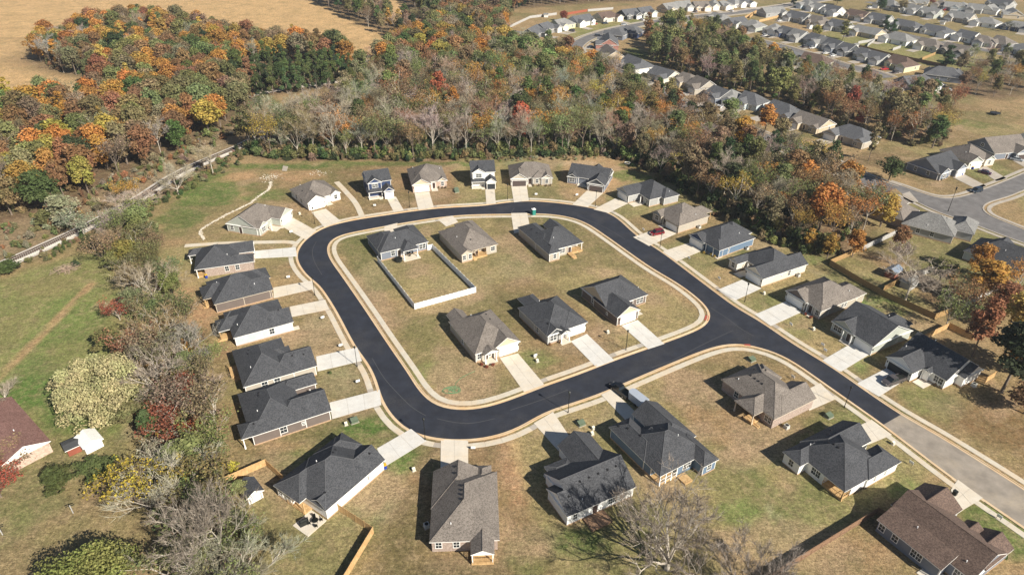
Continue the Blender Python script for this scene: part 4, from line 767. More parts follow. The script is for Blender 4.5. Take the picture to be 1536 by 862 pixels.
H('B2', (9.9, 80.2), -151.9, [(-14.9, -1.5, -10.6, 0, 'x', 'gg'), (-6, 0, -7.3, -.005, 'x', 'gg'), (-14.8, -7.4, -15.6, -3, 'y', 'gh'), (-7.9, -2.4, -12.2, -8.6, 'x', 'hh', dict(e=2.7, p=.3, open=True))], 'W', 'c',
  'white gabled house with a wide wood deck behind the large bare tree', [wn('b', -2, 0, .8, 1.3), ('w', 'b', -10, 0, 1.9, 1.3, .9), ('d', 'b', -6.2, 0), ('g', 'f', -11.1, -15.6, 4.9), ('slab', -7.4, -2.5, -12.4, -9), ('deck', -8, -3.6, -.2, 2.8, .4, OLDWOOD), ('p', -3.2, -11.8), ('v', [(-12.9, -4), (-11, -4), (-9, -4), (-7, -4), (-5, -4), (-1.9, -2.6)]), ('pipe', [(-4, -1.4)])], group='houses round the bottom of the loop')
H('B3', (27.6, 90), -148.6, [(-12.6, 0, -11.4, .4, 'x', 'hh', {'in': (0, 0, 0, 2.4)}), (-13.4, -6.4, -15.6, -4, 'y', 'gh'), (-5.4, .1, -14.9, -4, 'y', 'hh'), (-12.7, -8.6, -6, 2.9, 'y', 'hh'), (-7.4, -4.4, -9.4, -5, 'y', 'gh', dict(e=3.6))], 'U', 'c',
  'steel blue house with screened pine porch beside the parked box trailer', [wn('r', -12, 0, 1, 1.4), wn('r', -8.4, 0, 1, 1.4), ('w', 'r', -13.6, 0, .5, .6, 1.2), wn('b', -10.6, 2.9, 1, 1.4), ('w', 'b', -7.2, .4, 1.8, 1.4, .9), ('wb', -12.2, -4.8, -3.5, .047), ('deck', -4.7, -.3, -2.3, .2, .5), ('rail', -4.6, .2, -.3, .2, .5, TRIM), ('p', -.4, .15), ('p', -4.6, .15), ('p', -3.2, .15), ('p', -1.8, .15), ('deck', -6.6, -4.6, .25, 2.6, .4), ('g', 'f', -10, -15.6, 4.9), ('v', [(-1.2, -13.4), (-2, -11.6), (-6.5, -7.2), (-2.6, -8.5)]), ('pipe', [(-8, -4)])], group='houses round the bottom of the loop')
H('B4', (54.1, 105.3), 120.8, [(0, 14.9, -11.2, .2, 'x', 'hh'), (0, 6.8, -12.9, -2, 'y', 'gh'), (2.9, 8.4, -5, 2.9, 'y', 'hh', O_), (8.5, 14.3, -12, -4, 'y', 'hh')], 'B', 'w',
  'brown brick house with a covered back porch on the lot by the junction', [('g', 'f', 3.4, -12.9, 4.9), ('w', 'b', 1.6, .2, 1.6, 1.4, .9), wn('b', 10.4, .2, 1.1, 1.4), wn('l', -1.8, 0, .01, .01) if 0 else ('d', 'b', 5, .2), ('deck', 3.2, 5.4, .1, 2.7, .5), ('rail', 3.2, 2.7, 5.4, 2.7, .5), ('p', 3.3, 2.5), ('p', 8.1, 2.5), ('steps', 1.8, 3.2, 1.5, .4, 2, .4), ('v', [(7.4, -3.8), (8.4, -3.8), (9.4, -3.8), (10.6, -3.8), (12.4, -7), (11, -9)]), ('pipe', [(12, -1.8)])], trim=TANTRIM, gm='T', group='houses round the bottom of the loop')
H('B5', (60.8, 86.4), 119.5, [(0, 12.5, -12.6, 0, 'x', 'hh', {'in': (0, 0, 0, 2.3)}), (6.1, 12.9, -15.6, -3, 'y', 'gh'), (-.3, 5, -15.8, -6.3, 'y', 'hh'), (8.2, 12.6, -6, 2.2, 'y', 'hh')], 'W', 'c',
  'white house with a sprawling charcoal roof and pine-railed corner porch at the lower right', [('g', 'f', 9.5, -15.6, 4.9), wn('b', 10.4, 2.2, 1, 1.4), ('w', 'b', 6.4, 0, 1.9, 1.5, .9), ('w', 'l', -9, -.3, .4, 1.2, 1), ('w', 'l', -12, -.3, .4, 1.2, 1), ('wb', 4.6, 12.1, -3.4, -.353), ('deck', .4, 4.58, -2.3, -.2, .5), ('rail', .4, -.2, 4.5, -.2, .5), ('rail', .4, -.2, .4, -2.3, .5), ('p', .3, -.3, 2.7, WOOD), ('v', [(6.4, -5), (7.4, -5), (8.4, -5), (10.5, -8), (11.4, -10), (3, -10)]), ('pipe', [(10.4, -2.6)])], group='houses round the bottom of the loop')
H('B6', (69.9, 70.5), 120.7, [(-3.8, 11.7, -12.6, -2.4, 'x', 'gg', dict(p=.6)), (5.2, 12.4, -15, -5, 'y', 'gh'), (-3.9, 1.2, -14.4, -6, 'y', 'gh'), (.4, 3.6, -13.6, -8, 'y', 'gh'), (-.2, 11.6, -4.2, .15, 's+y', '', dict(z=(3.99, 2.9)))], 'P', 'b',
  'slate-walled house with a long brown shingle roof at the bottom right', [wn('b', 10.4, .15, 1.0, 1.4), wn('b', 7.9, .15, 1, 1.4), ('w', 'b', 4, .15, 1.8, 1.5, .9), ('w', 'b', -1.9, -2.4, 1.8, 1.5, .9), ('slab', -3.5, 2.4, -2.2, 1.4), ('g', 'f', 8.8, -15, 4.9), ('p', 0, 0, 2.7), ('pipe', [(6.6, -3.4), (-1.5, -4)])], group='houses round the bottom of the loop')
# older neighbourhood on the right
H('R1', (156.1, 235.9), 30.4, [(.6, 16.4, .4, 13.3, 'x', 'gg'), (1, 7, -.4, 7, 'y', 'gh'), (9.6, 16.5, -1.2, 7, 'y', 'gh')], 'P', 'c', 'blue-grey gabled corner house with twin white front gables at the right-hand intersection', [('g', 'f', 13, -1.2, 4.8), wn('f', 4, -.4, 1.8, 1.5), wn('l', 9.5, .6), wn('l', 4.5, .6), ('d', 'f', 8.2, .4)], gm=None, group='older houses on the right')
H('R2', (174, 247.3), 16.3, [(0, 13.5, 1.6, 15.2, 'y', 'hh'), (0, 7, .4, 8, 'y', 'gh'), (8.6, 13.6, 1, 8, 'y', 'gh')], 'C', 'w', 'cream house with a weathered hip roof right of the blue-grey corner house', [('g', 'f', 4, .4, 4.8), wn('f', 11, 1), ('pipe', [(3, 6)]), ('v', [(5, 12), (5, 10), (5.5, 9)])], gm='S', group='older houses on the right')
H('R3', (191.2, 257.8), 14.5, [(-2, 15.5, 0, 14, 'x', 'gg'), (7, 14, -1.8, 7, 'y', 'gh')], 'P', 'w', 'grey-gabled house with a wide tan garage wing near the right edge', [('g', 'f', 10.5, -1.8, 4.8), ('w', 'l', 7, -2, 1.4, 1.2, 3.6), ('d', 'f', 4.6, 0)], gm=None, gd=GD, group='older houses on the right')
H('R3b', (212, 266), 14, [(0, 16, 0, 13, 'x', 'gg'), (8, 15, -2, 7, 'y', 'gh'), (1, 6, -1, 6, 'y', 'gh')], 'W', 'w', 'house cut by the right edge with a weathered roof striped by gable shadows', [('g', 'f', 11.5, -2, 4.8)], group='older houses on the right')
H('R4', (124.6, 197.6), -140, [(-12, 0, -14, 0, 'y', 'hh'), (-16, -9, -13, -5, 'x', 'hh')], 'B', 'w', 'brown brick house with a weathered hip roof at the end of the grey panel fence', [('pipe', [(-3, -4)]), wn('b', -4, 0)], group='older houses on the right')
H('R5', (122.8, 195.3), 143.1, [(-15, 0, -12, -.6, 'x', 'hh'), (-19.6, -12.4, -17, -6, 'y', 'hh'), (-10, -4, -13.4, -6, 'y', 'hh')], 'G', 'g', 'long grey house with a pale grey roof behind the orange-leaved yard trees', [wn('b', -5, -.6), wn('b', -9, -.6), ('v', [(-9, -7), (-10, -7.2), (-11, -7.4), (-15, -14)]), ('pipe', [(-7, -2)])], group='older houses on the right')
H('R6', (140.7, 168.9), 130, [(-4, 12, -13, 0, 'x', 'gh'), (3, 9, -15.5, -6, 'y', 'gh')], 'L', 'c', 'pale sided house with a charcoal roof behind the yard trees at the right edge', [('v', [(5, -8), (6, -8)]), ('pipe', [(3, -4), (8, -5)])], group='older houses on the right')
H('R7', (195, 206), 155, [(0, 14, 0, 11, 'x', 'hh')], 'C', 'w', 'house partly outside the right edge below the curved kerb', [wn('b', 6, 11)], group='older houses on the right') if 0 else None
# brown-roofed house at the left edge
H('LH', (-95.3, 91.1), 50.7, [(-.3, 8.4, -.2, 20, 'y', 'gg', dict(e=2.9, p=.42)), (-10, 1, 6, 20, 'x', 'gh', dict(p=.3))], 'H', 'r', 'old house with a reddish brown roof and pink brick gable at the left edge', [('pipe', [(4.6, 6)])], gm='W', group=None)
# ---- sheds ----
def shed(org, rot, w, d, wall, roof, label, e=2.0, p=.55, kind='y', door=None, trim=None):
    o = house('shed', org, rot, [(0, w, 0, d, kind, 'gg')], wall, roof, label, [], pitch=p, eave=e, found=False, near=False, cat='shed', trim=trim)
    if door:
        q = MB(); q.box(w / 2 - .95, w / 2 - .03, -.03, .05, .05, 1.75); q.box(w / 2 + .03, w / 2 + .95, -.03, .05, .05, 1.75); dd = q.build('door', door, o); dd.location = (0, OH, 0)
        q = MB(); [q.box(*b) for b in ((w / 2 - 1.08, w / 2 - .98, -.05, .05, 0, 1.85), (w / 2 + .98, w / 2 + 1.08, -.05, .05, 0, 1.85), (w / 2 - 1.08, w / 2 + 1.08, -.05, .05, 1.86, 1.95))]; f_ = q.build('door_frame', DARKTRIM, o); f_.location = (0, OH, 0)
    return o
ROOF['W'] = plain('white metal roof', (.80, .80, .78), .35, .1, .05); WALL['v'] = plain('white painted metal', (.76, .76, .75), .5, var=.05); ROOF['k'] = plain('grey felt roof', (.06, .062, .065), .8)
WALL['q'] = siding('red barn', (.27, .085, .055)); ROOF['s'] = plain('blue grey metal roof', (.26, .31, .38), .35, .3)
shed((-83.2, 96.2), 48.6, 3.9, 4.6, 'v', 'W', 'white metal shed standing between the big tan tree and a round green bush', 2.0, .45)
shed((-86.4, 95.6), 43, 3.0, 3.2, 'q', 'k', 'small red shed with a black felt roof against the white metal shed', 1.9, .2, 'x')
shed((-47.4, 84.2), 42, 3.4, 4.4, 'W', 'c', 'white garden shed with a dark gambrel roof in the pine-fenced corner', 2.0, .6, 'y', GW)
shed((107.4, 165.2), 38.6, 4.4, 3.4, 'q', 's', 'red barn-style shed with a blue-grey roof in the fenced yard', 2.2, .6, 'x')
shed((109.3, 159.5), 38.1, 4.6, 3.8, 'G', 'g', 'grey garden shed behind the tan wooden fence', 2.1, .6, 'x')
# ---- far houses: px of the house centre, roof code, wall code; rows run along the streets ----
ROWS = [
 ('curved street north row', 'f', 'front', [(766, 70, 'gT'), (800, 49, 'cK'), (820, 42, 'cG'), (844, 36, 'gY'), (872, 31, 'cW'), (911, 25, 'bC'), (943, 21, 'cK'), (966, 18, 'cS'), (1003, 12, 'gT'), (1023, 9, 'gG'), (1050, 9, 'wT'), (1071, 7, 'gC'), (1087, 7, 'gC'), (1102, 4, 'gW'), (1118, 3, 'cW')]),
 ('curved street bend', 'b', 'front', [(948, 47, 'cN'), (926, 50, 'cP')]),
 ('mid-street row', 'm', 'front', [(911, 63, 'cR'), (914, 81, 'wT'), (954, 97, 'cW'), (995, 112, 'cC'), (1033, 121, 'wT'), (1051, 129, 'wE'), (1079, 142, 'cP'), (1094, 146, 'gL'), (1128, 153, 'cL'), (1175, 168, 'cT'), (1217, 184, 'wT'), (1277, 203, 'cE')]),
 ('cul-de-sac row', 'f', 'front', [(1128, 38, 'gS'), (1160, 44, 'gW'), (1180, 48, 'cN'), (1197, 54, 'gG'), (1223, 60, 'cG'), (1237, 65, 'gW'), (1250, 69, 'cP'), (1268, 74, 'cK'), (1299, 82, 'cS'), (1316, 87, 'cG'), (1352, 96, 'bY')]),
 ('pair below the cul-de-sac', 'm', 'front', [(1180, 84, 'cG'), (1223, 92, 'bY')]),
 ('cul-de-sac end cluster', 'x', 'front', [(1319, 134, 'wP'), (1375, 124, 'cP'), (1414, 111, 'cP')]),
 ('far third row', 'f', 'front', [(1079, 27, 'gK'), (1104, 33, 'cS'), (1158, 18, 'gG'), (1197, 26, 'cG'), (1228, 33, 'wT'), (1258, 39, 'cG'), (1301, 48, 'gT'), (1346, 58, 'gW'), (1395, 68, 'wC'), (1434, 76, 'wK')]),
 ('far fourth row', 'm', 'front', [(1212, 7, 'gL'), (1227, 11, 'gW'), (1249, 16, 'cW'), (1286, 23, 'bT'), (1319, 29, 'cG'), (1361, 38, 'cG'), (1406, 46, 'cW'), (1450, 55, 'cW'), (1478, 62, 'wG'), (1503, 64, 'wE'), (1532, 74, 'gG')]),
 ('far fifth row', 'f', 'front', [(1332, 7, 'gC'), (1368, 14, 'gW'), (1395, 19, 'gS'), (1440, 26, 'gE'), (1478, 33, 'gW'), (1524, 39, 'gN')]),
 ('far topmost row', 'm', 'front', [(1377, 3, 'gC'), (1410, 6, 'wC'), (1427, 9, 'gL'), (1442, 9, 'gC'), (1462, 13, 'gG'), (1484, 14, 'gW'), (1518, 20, 'gT'), (1500, 5, 'cG')])]
COLN = dict(c='charcoal', g='grey', w='weathered brown-grey', b='brown'); WALN = dict(W='white', T='tan', G='grey', S='sage', N='navy', L='pale blue', U='steel blue', K='charcoal', D='taupe', E='greige', Y='pale yellow', C='cream', P='slate blue', B='brown brick', R='red brick', H='pink brick')
ORD = ['first', 'second', 'third', 'fourth', 'fifth', 'sixth', 'seventh', 'eighth', 'ninth', 'tenth', 'eleventh', 'twelfth', 'thirteenth', 'fourteenth', 'fifteenth']
FARH = []; FARL = []; ROOF['m'] = roofm('haze-lightened charcoal', (.060, .062, .068), (.135, .137, .145)); ROOF['n'] = roofm('pale grey', (.13, .13, .128), (.27, .265, .255)); FR = dict(c='m', g='n')  # lighter copies for far roofs; distance haze and gloss put into the shingle colour
for rname, mode, _, L in ROWS:
    L = sorted(L, key=lambda q: q[0]); W_ = [np.array(at(u, v + 3, 1.5)) for u, v, _c in L]
    for i, ((u, v, c_), w) in enumerate(zip(L, W_)):
        a = W_[max(i - 1, 0)]; b = W_[min(i + 1, len(L) - 1)]; d = b - a; ang = math.degrees(math.atan2(d[1], d[0]))
        near_d = min([np.linalg.norm(w - q) for q in W_ if q is not w] + [30]); ln = max(11.5, min(19, near_d * .93)); dp = 13.5
        if 'cluster' in rname: ang = (20, 15, 150)[i]; ln = 19
        if 'bend' in rname: ang = 60; ln = 14
        rr = random.Random(int(u * 7 + v)); flip = mode in ('f', 'x')
        ax = 0 if flip else 1     # front (garage) side: toward or away from the camera
        rot = ang + (0 if flip or mode == 'm' else 180)
        e0, e1 = rr.choice(['gg', 'gg', 'hh', 'gh'])
        gl = rr.random() < .5; gw = 6.6
        gx0 = -ln / 2 if gl else ln / 2 - gw
        blocks = [(-ln / 2, ln / 2, -dp / 2 + 1.5, dp / 2, 'x', e0 + e1), (gx0 + .02, gx0 + gw, -dp / 2 - 1, 2, 'y', 'gh')]
        if ln > 13 and rr.random() < .7:
            q0 = (ln / 2 - 4.6) if gl else -ln / 2 + .1; blocks.append((q0, q0 + 4.5, -dp / 2 + .4, 1, 'y', 'gh'))
        ft = [('g', 'f', gx0 + gw / 2, -dp / 2 - 1, 4.6), ('w', 'f', -gx0 - gw / 2 - .3, -dp / 2 + (.4 if len(blocks) > 2 else 1.5), 1.6, 1.4, .9), ('d', 'f', gx0 + (gw + 1.2 if gl else -1.2), -dp / 2 + 1.5),
              ('w', 'l', 2.5, -ln / 2, 1, 1.4, .9), ('w', 'r', 2.5, ln / 2, 1, 1.4, .9), ('w', 'b', 2, dp / 2, 1.4, 1.4, .9), ('w', 'b', -3, dp / 2, 1, 1.4, .9)]
        lab = f"{WALN[c_[1]]} house with {COLN[c_[0]]} roof, {ORD[i]} from left in the {rname}"
        ww = house('house', (w[0], w[1]), rot, blocks, c_[1], FR.get(c_[0], c_[0]), lab, ft, group=f"houses in the {rname}", near=False, found=False, pitch=rr.choice((.5, .58, .62)))
        FARH.append((w, rot, ln, dp, gx0 + gw / 2)); FARL.append(f'{WALN[c_[1]]} house {ORD[i]} in the {rname}')
        # driveway in front of the garage
        cs, sn = math.cos(math.radians(rot)), math.sin(math.radians(rot)); q = [(gx0 + gw / 2 + sx, yy) for sx, yy in ((-2.6, -dp / 2 - .8), (2.6, -dp / 2 - .8), (2.6, -dp / 2 - 8.5), (-2.6, -dp / 2 - 8.5))]
        mb = MB(); mb.prism([(w[0] + x * cs - y * sn, w[1] + x * sn + y * cs, 0) for x, y in q], .07, 0); tag(mb.build('driveway', OLDCONC), kind='structure')
for r, q in (('z', [(610, 530), (700, 495), (925, 612), (830, 640)]), ('z', [(850, 455), (905, 420), (1115, 545), (1010, 565)]), ('z', [(1110, 345), (1220, 305), (1420, 440), (1330, 470)]), ('A', [(340, 60), (400, 40), (470, 120), (370, 145)])):
    mb = MB(); mb.prism([(*P(r, *p), 0) for p in q], .08, 0); tag(mb.build('driveway', OLDCONC), kind='structure')
for i_, (u_, v_, w_) in enumerate(((1214, 43, 'white shed on the lawn between two far rows'), (1413, 37, 'tiny white shed behind the far fourth row'), (819, 26, 'small cream shed in the yard by the far grey fence'), (1282, 72, 'small shed by the dark fence behind the cul-de-sac row'))):
    a_ = at(u_, v_); sh_ = house('shed', a_, 20 + i_ * 31, [(-1.6, 1.6, -1.8, 1.8, 'y', 'gg')], 'W', 'g', w_, [], pitch=.5, eave=2.1, found=False, near=False, cat='shed')
# concrete strips and paths
for r, pts, w in (('a', [(50, 135), (400, 110), (800, 98), (1210, 92), (1262, 112)], 1.9), ('6', [(448, 190), (500, 245), (555, 310), (588, 382)], 1.9), ('e', [(540, 640), (600, 655), (690, 655)], 1.3)):
    c_ = smooth(PL(r, pts), False, 2.4, 1); a = offset(c_, w / 2); b = offset(c_, -w / 2); mb = MB(); strip(mb, a, b, .05, 0); o = mb.build('concrete_path', OLDCONC); tag(o, kind='structure')
    for i in range(len(a) - 1): slabs(o, [a[i], b[i], b[i + 1], a[i + 1]], 1, 1, WALK if w > 1.5 else CONC, .04, .08, .02)
mb = MB(); mb.prism([(*P('e', *p), 0) for p in [(668, 45), (720, 48), (735, 0), (680, -8)]], .12, 0); tag(mb.build('concrete_pad', OLDCONC), kind='structure')
# ================= FENCES =================
def fence(pts, label, mat, h=1.8, panel=2.4, boards=12, posts=None, cat='fence', pw=.06, closed=False, side=1):
    o0 = pts[0]; root = empty('fence', *o0); tag(root, label, cat); pm = posts or mat; cache = {}
    post = MB(); post.box(-pw, pw, -pw, pw, 0, h + .08); pme = post.mesh('post', pm)
    for (x0, y0), (x1, y1) in zip(pts[:-1], pts[1:]):
        L = math.hypot(x1 - x0, y1 - y0); n = max(1, round(L / panel)); w = L / n; ang = math.atan2(y1 - y0, x1 - x0)
        k = round(w, 1)
        if k not in cache:
            m = MB(); nb = boards
            for i in range(nb):
                a = pw + (w - 2 * pw) * i / nb; b = pw + (w - 2 * pw) * (i + 1) / nb; m.box(a + .008, b - .008, -.02, .02 if i % 2 else .03, .05, h - (.03 if i % 3 else 0))
            for z in (.35, h * .5, h - .3): m.box(pw, w - pw, .02 * side if side > 0 else -.09, .09 if side > 0 else -.02, z, z + .1)
            cache[k] = m.mesh('panel', mat)
        for i in range(n):
            t = i / n; p = link('panel', cache[k], root); p.location = (x0 + (x1 - x0) * t - o0[0], y0 + (y1 - y0) * t - o0[1], 0); p.rotation_euler = (0, 0, ang)
            q = link('post', pme, root); q.location = p.location; q.rotation_euler = (0, 0, ang)
        q = link('post', pme, root); q.location = (x1 - o0[0], y1 - o0[1], 0); q.rotation_euler = (0, 0, ang)
    return root
fence(PL('6', [(668, 592), (868, 845), (1198, 755), (965, 525), (938, 530)], 1.8), 'white vinyl fence round the back yard of the slate blue house', VINYL, boards=6, pw=.08)
fence(PL('y', [(40, 390), (580, 155), (810, 365)], 1.8), 'new pine fence behind the dark-roofed garden shed', WOOD, side=-1)
fence(PL('S', [(455, 480), (642, 602), (485, 862), (400, 1003)], 1.8), 'new pine fence right of the patio of the white lower-left house', WOOD)
fence(PL('8', [(-40, 915), (80, 850), (655, 497), (690, 517)], 1.8), 'weathered board fence between the two lowest houses on the right', OLDWOOD, panel=2.4, side=-1)
fence(PL('5', [(395, 680), (570, 605)], 1.8), 'bright cedar fence along the far side of the shed yard', TANWOOD, side=-1)
fence(PL('5', [(575, 603), (752, 520)], 1.8), 'pale grey panel fence from the cedar fence to the brick house', GREYWOOD, side=-1)
fence(PL('5', [(395, 680), (540, 768), (700, 855)], 1.8) + PL('4', [(965, 180), (1120, 120)], 1.8), 'long tan board fence behind the right-hand row of houses', TANWOOD)
fence(PL('4', [(1125, 120), (1280, 38)], 1.8), 'grey board fence continuing the long tan fence up to the right', GREYWOOD, side=-1)
fence(PL('A', [(200, 800), (465, 670)], 1.8), 'tan divider fence between the red shed and the grey shed', TANWOOD, side=-1)
fence(PL('A', [(470, 690), (665, 622)], 1.8), 'short grey divider fence beside the grey shed', GREYWOOD, side=-1)
fence(PL('4', [(905, 292), (1040, 228), (1172, 292)], 1.8), 'new pine fence behind the sage-gabled house', WOOD, side=-1)
fence(PL('4', [(1195, 508), (1240, 522), (1290, 490)], 1.8), 'short new pine fence right of the white house with black garage', WOOD, side=-1)
for px, lab, mt in (([(765, 38), (795, 24), (835, 19)], 'grey board fence along the wood at the far left yards', GREYWOOD), ([(845, 20), (881, 14)], 'red-stained fence at the edge of the far wood', plain('red stain', (.30, .09, .05))), ([(882, 14), (920, 11)], 'grey board fence behind the brown-roofed far house', GREYWOOD),
                    ([(1115, 26), (1135, 15), (1125, 24)], 'pine fence round the far yard with the pool', WOOD), ([(1139, 30), (1168, 23)], 'pine fence right of the far pool', WOOD), ([(1284, 66), (1330, 78), (1372, 87), (1420, 97)], 'dark fence behind the cul-de-sac row', OLDWOOD), ([(1288, 62), (1313, 58), (1302, 66)], 'grey divider fence above the cul-de-sac row', GREYWOOD), ([(1340, 72), (1352, 68)], 'short grey divider fence in the far third row', GREYWOOD), ([(1384, 86), (1404, 78)], 'tan divider fence in the far third row', TANWOOD), ([(1240, 9), (1290, 18), (1320, 24)], 'dark board fence in the far fourth row', OLDWOOD), ([(765, 45), (790, 48)], 'grey chain fence by the leftmost far yards', GREYWOOD)):
    fence(X_(px, 1.8), lab, mt, panel=3, boards=3)
# ================= STREET FURNITURE =================
def lamp_proto():
    r = empty('street_lamp', 0, 0); m = MB(); m.tube((0, 0, 0), (0, 0, .7), .13, .09, 8); m.tube((0, 0, .7), (0, 0, 5.3), .075, .055, 6); m.build('pole', METALD, r)
    m = MB(); m.tube((0, 0, 5.25), (0, 0, 5.4), .10, .17, 8); m.tube((0, 0, 5.4), (0, 0, 5.75), .17, .20, 8); m.tube((0, 0, 5.75), (0, 0, 5.95), .30, .10, 8); m.build('lantern', METALD, r); return r
lp = lamp_proto(); lamps = [('6', 332, 416, 'beside the driveway of the white house with the weathered roof'), ('6', 843, 328, 'beside the driveway of the pink brick house'), ('6', 1370, 285, 'left of the driveway with the dark brown garage door'), ('7', 478, 322, 'beside the driveway of the slate blue gabled house'), ('7', 826, 541, 'next to the maroon car'),
  ('7', 1282, 836, 'beside the driveway of the cream house with two gables'), ('6', 332, 800, 'at the kerb by the dark taupe upper house on the west side'), ('2', 560, 466, 'at the kerb above the lowest western house'), ('2', 926, 860, 'at the lower bend of the loop, left of the brick house driveway'), ('3', 642, 377, 'on the lawn left of the tan garage gable driveway'),
  ('3', 331, 714, 'left of the dark pickup truck'), ('4', 468, 686, 'opposite the parked grey pickup on the straight street')]
for i, (r, a, b, lab) in enumerate(lamps):
    o = lp if i == 0 else copy_tree(lp); x, y = P(r, a, b); o.location = (x, y, 0); tag(o, 'black post lamp ' + lab, 'street lamp', 'street lamps round the loop')
o = copy_tree(lp); o.location = (*P('z', 565, 845), 0); o.scale = (1.2, 1.2, 1.5); tag(o, 'tall dark lamp pole on the verge of the right-hand intersection', 'street lamp')
UG = plain('utility green', (.12, .155, .105), .5); UW = plain('cream utility box', (.6, .58, .48), .5); UT = plain('black bin', (.02, .022, .02), .5)
def ubox(r, a, b, label, mat=UG, s=(1.5, 1.2, .95), rot=29, cat='utility box', name='utility_box'):
    x, y = P(r, a, b); o = empty(name, x, y, math.radians(rot)); m = MB(); w, d, h = s
    m.box(-w / 2, w / 2, -d / 2, d / 2, .06, h * .72); m.prism([(-w / 2, -d / 2, h * .72), (w / 2, -d / 2, h * .72), (w / 2, d / 2 * .8, h), (-w / 2, d / 2 * .8, h)], 0, -.14); m.build('cabinet', mat, o)
    m = MB(); m.box(-w / 2 - .12, w / 2 + .12, -d / 2 - .12, d / 2 + .12, 0, .09); m.build('pad', OLDCONC, o); tag(o, label, cat); return o
for a in (('2', 545, 762, 'green transformer box on the lawn above the white lower-left house'), ('u', 415, 125, 'green transformer box on the lot corner above the brick house by the junction'), ('u', 1125, 645, 'green transformer box between the brick house and the white lower-right house'), ('v', 485, 92, 'green transformer box just above the white lower-right house roof') , ('s', 390, 78, 'green transformer box beside the shadow between the two lower driveways'), ('6', 1095, 245, 'green utility box on the lawn left of the white farmhouse'), ('f', 1110, 470, 'pale green utility pedestal on the lawn right of the pink brick house')): 
    if a[3].startswith('green transformer box just'): continue
    ubox(*a)
for a in (('2', 500, 780, 'small cream pedestal beside the green transformer at lower left'), ('j', 475, 655, 'white utility pedestal below the cream house side wall'), ('s', 478, 112, 'tall white pedestal in the shadow near the white gabled house'), ('s', 470, 150, 'low cream pedestal right of the white gabled house roof'), ('e', 860, 515, 'small cream pedestal between the two upper-left driveways'), ('l', 360, 680, 'low pale valve box on the lawn of the greige house'), ('3', 152, 415, 'small pale pedestal on the lawn between the two inner driveways'), ('3', 165, 440, 'small dark pedestal on the lawn between the two inner driveways'), ('3', 545, 285, 'small pale pedestal left of the inner tan-gabled driveway'), ('S', 865, 300, 'white pedestal on the lawn left of the brick house'), ('v', 1030, 322, 'pale pedestal at the kerb of the white lower-right house')):
    ubox(a[0], a[1], a[2], a[3], UW, (.6, .5, .8), 29)
# yard signs
SG = plain('white sign board', (.82, .82, .80), .5, var=.03)
def sign(r, a, b, label, rot=120, w=.9, h=.6):
    x, y = P(r, a, b); o = empty('yard_sign', x, y, math.radians(rot)); m = MB(); m.box(-w / 2, w / 2, -.03, .03, .45, .45 + h); m.build('board', SG, o)
    for sx in (-1, 1): m = MB(); m.box(sx * w * .35 - .03, sx * w * .35 + .03, -.02, .02, 0, .45); m.build('leg', METALD, o)
    tag(o, label, 'sign')
for s_ in (('2', 375, 212, 'blank white yard sign in front of the pale blue western house', 30), ('2', 472, 362, 'blank white yard sign on the bare lawn above the fourth western driveway', 30), ('2', 565, 556, 'blank white yard sign on the bare lawn above the lowest western driveway', 30), ('6', 190, 712, 'blank white yard sign on the lawn of the uppermost western houses', 20), ('e', 768, 720, 'small sign on the lawn of the sage green house', 40), ('f', 232, 650, 'small sign on the lawn of the navy two-storey house', 0), ('g', 820, 530, 'small sign on the lawn of the house with the dark brown garage', 0), ('7', 378, 268, 'white sign at the kerb left of the slate blue house driveway', 20), ('7', 735, 455, 'white sign at the kerb above the maroon car driveway', -60), ('7', 980, 608, 'white sign on the lawn of the steel blue house', -60), ('7', 1143, 718, 'white sign on the lawn left of the cream house driveway', -60),
           ('4', 178, 248, 'white sign on the lawn of the greige house overlapped by a shadow', -60), ('4', 348, 358, 'upper of two white signs at the kerb of the sage-gabled house', -60), ('4', 362, 388, 'lower of two white signs at the kerb of the sage-gabled house', -60), ('u', 790, 296, 'white sign on the lawn above the brick house by the junction', -60), ('v', 1180, 500, 'tall white sign right of the white lower-right house', -60), ('w', 1175, 385, 'white sign on the lawn of the brown-roofed house', -60), ('p', 1100, 690, 'small white sign on the lawn right of the arched-porch house', 30), ('S', 1185, 190, 'dark-backed small sign right of the brick house driveway', 0)):
    sign(*s_)
# porta potty
x, y = P('o', 433, 158); o = empty('portable_toilet', x, y, math.radians(20)); m = MB(); m.box(-.58, .58, -.58, .58, 0, 2.0)
for i in range(-2, 3): m.box(i * .22 - .03, i * .22 + .03, -.61, .61, .2, 1.9); m.box(-.61, .61, i * .22 - .03, i * .22 + .03, .2, 1.9)
m.build('cabin', plain('teal plastic', (.02, .17, .14), .4), o); m = MB(); m.prism([(-.62, -.62, 2.0), (.62, -.62, 2.0), (.62, .62, 2.0), (-.62, .62, 2.0)], .12, 0); m.tube((0, 0, 2.1), (0, 0, 2.32), .5, .3, 8); m.build('roof', TRIM, o)
m = MB(); m.box(-.4, .4, -.64, -.58, .1, 1.9); m.build('door', plain('teal door', (.03, .22, .18), .4), o); tag(o, 'teal portable toilet with a white roof standing at the inner kerb', 'portable toilet')
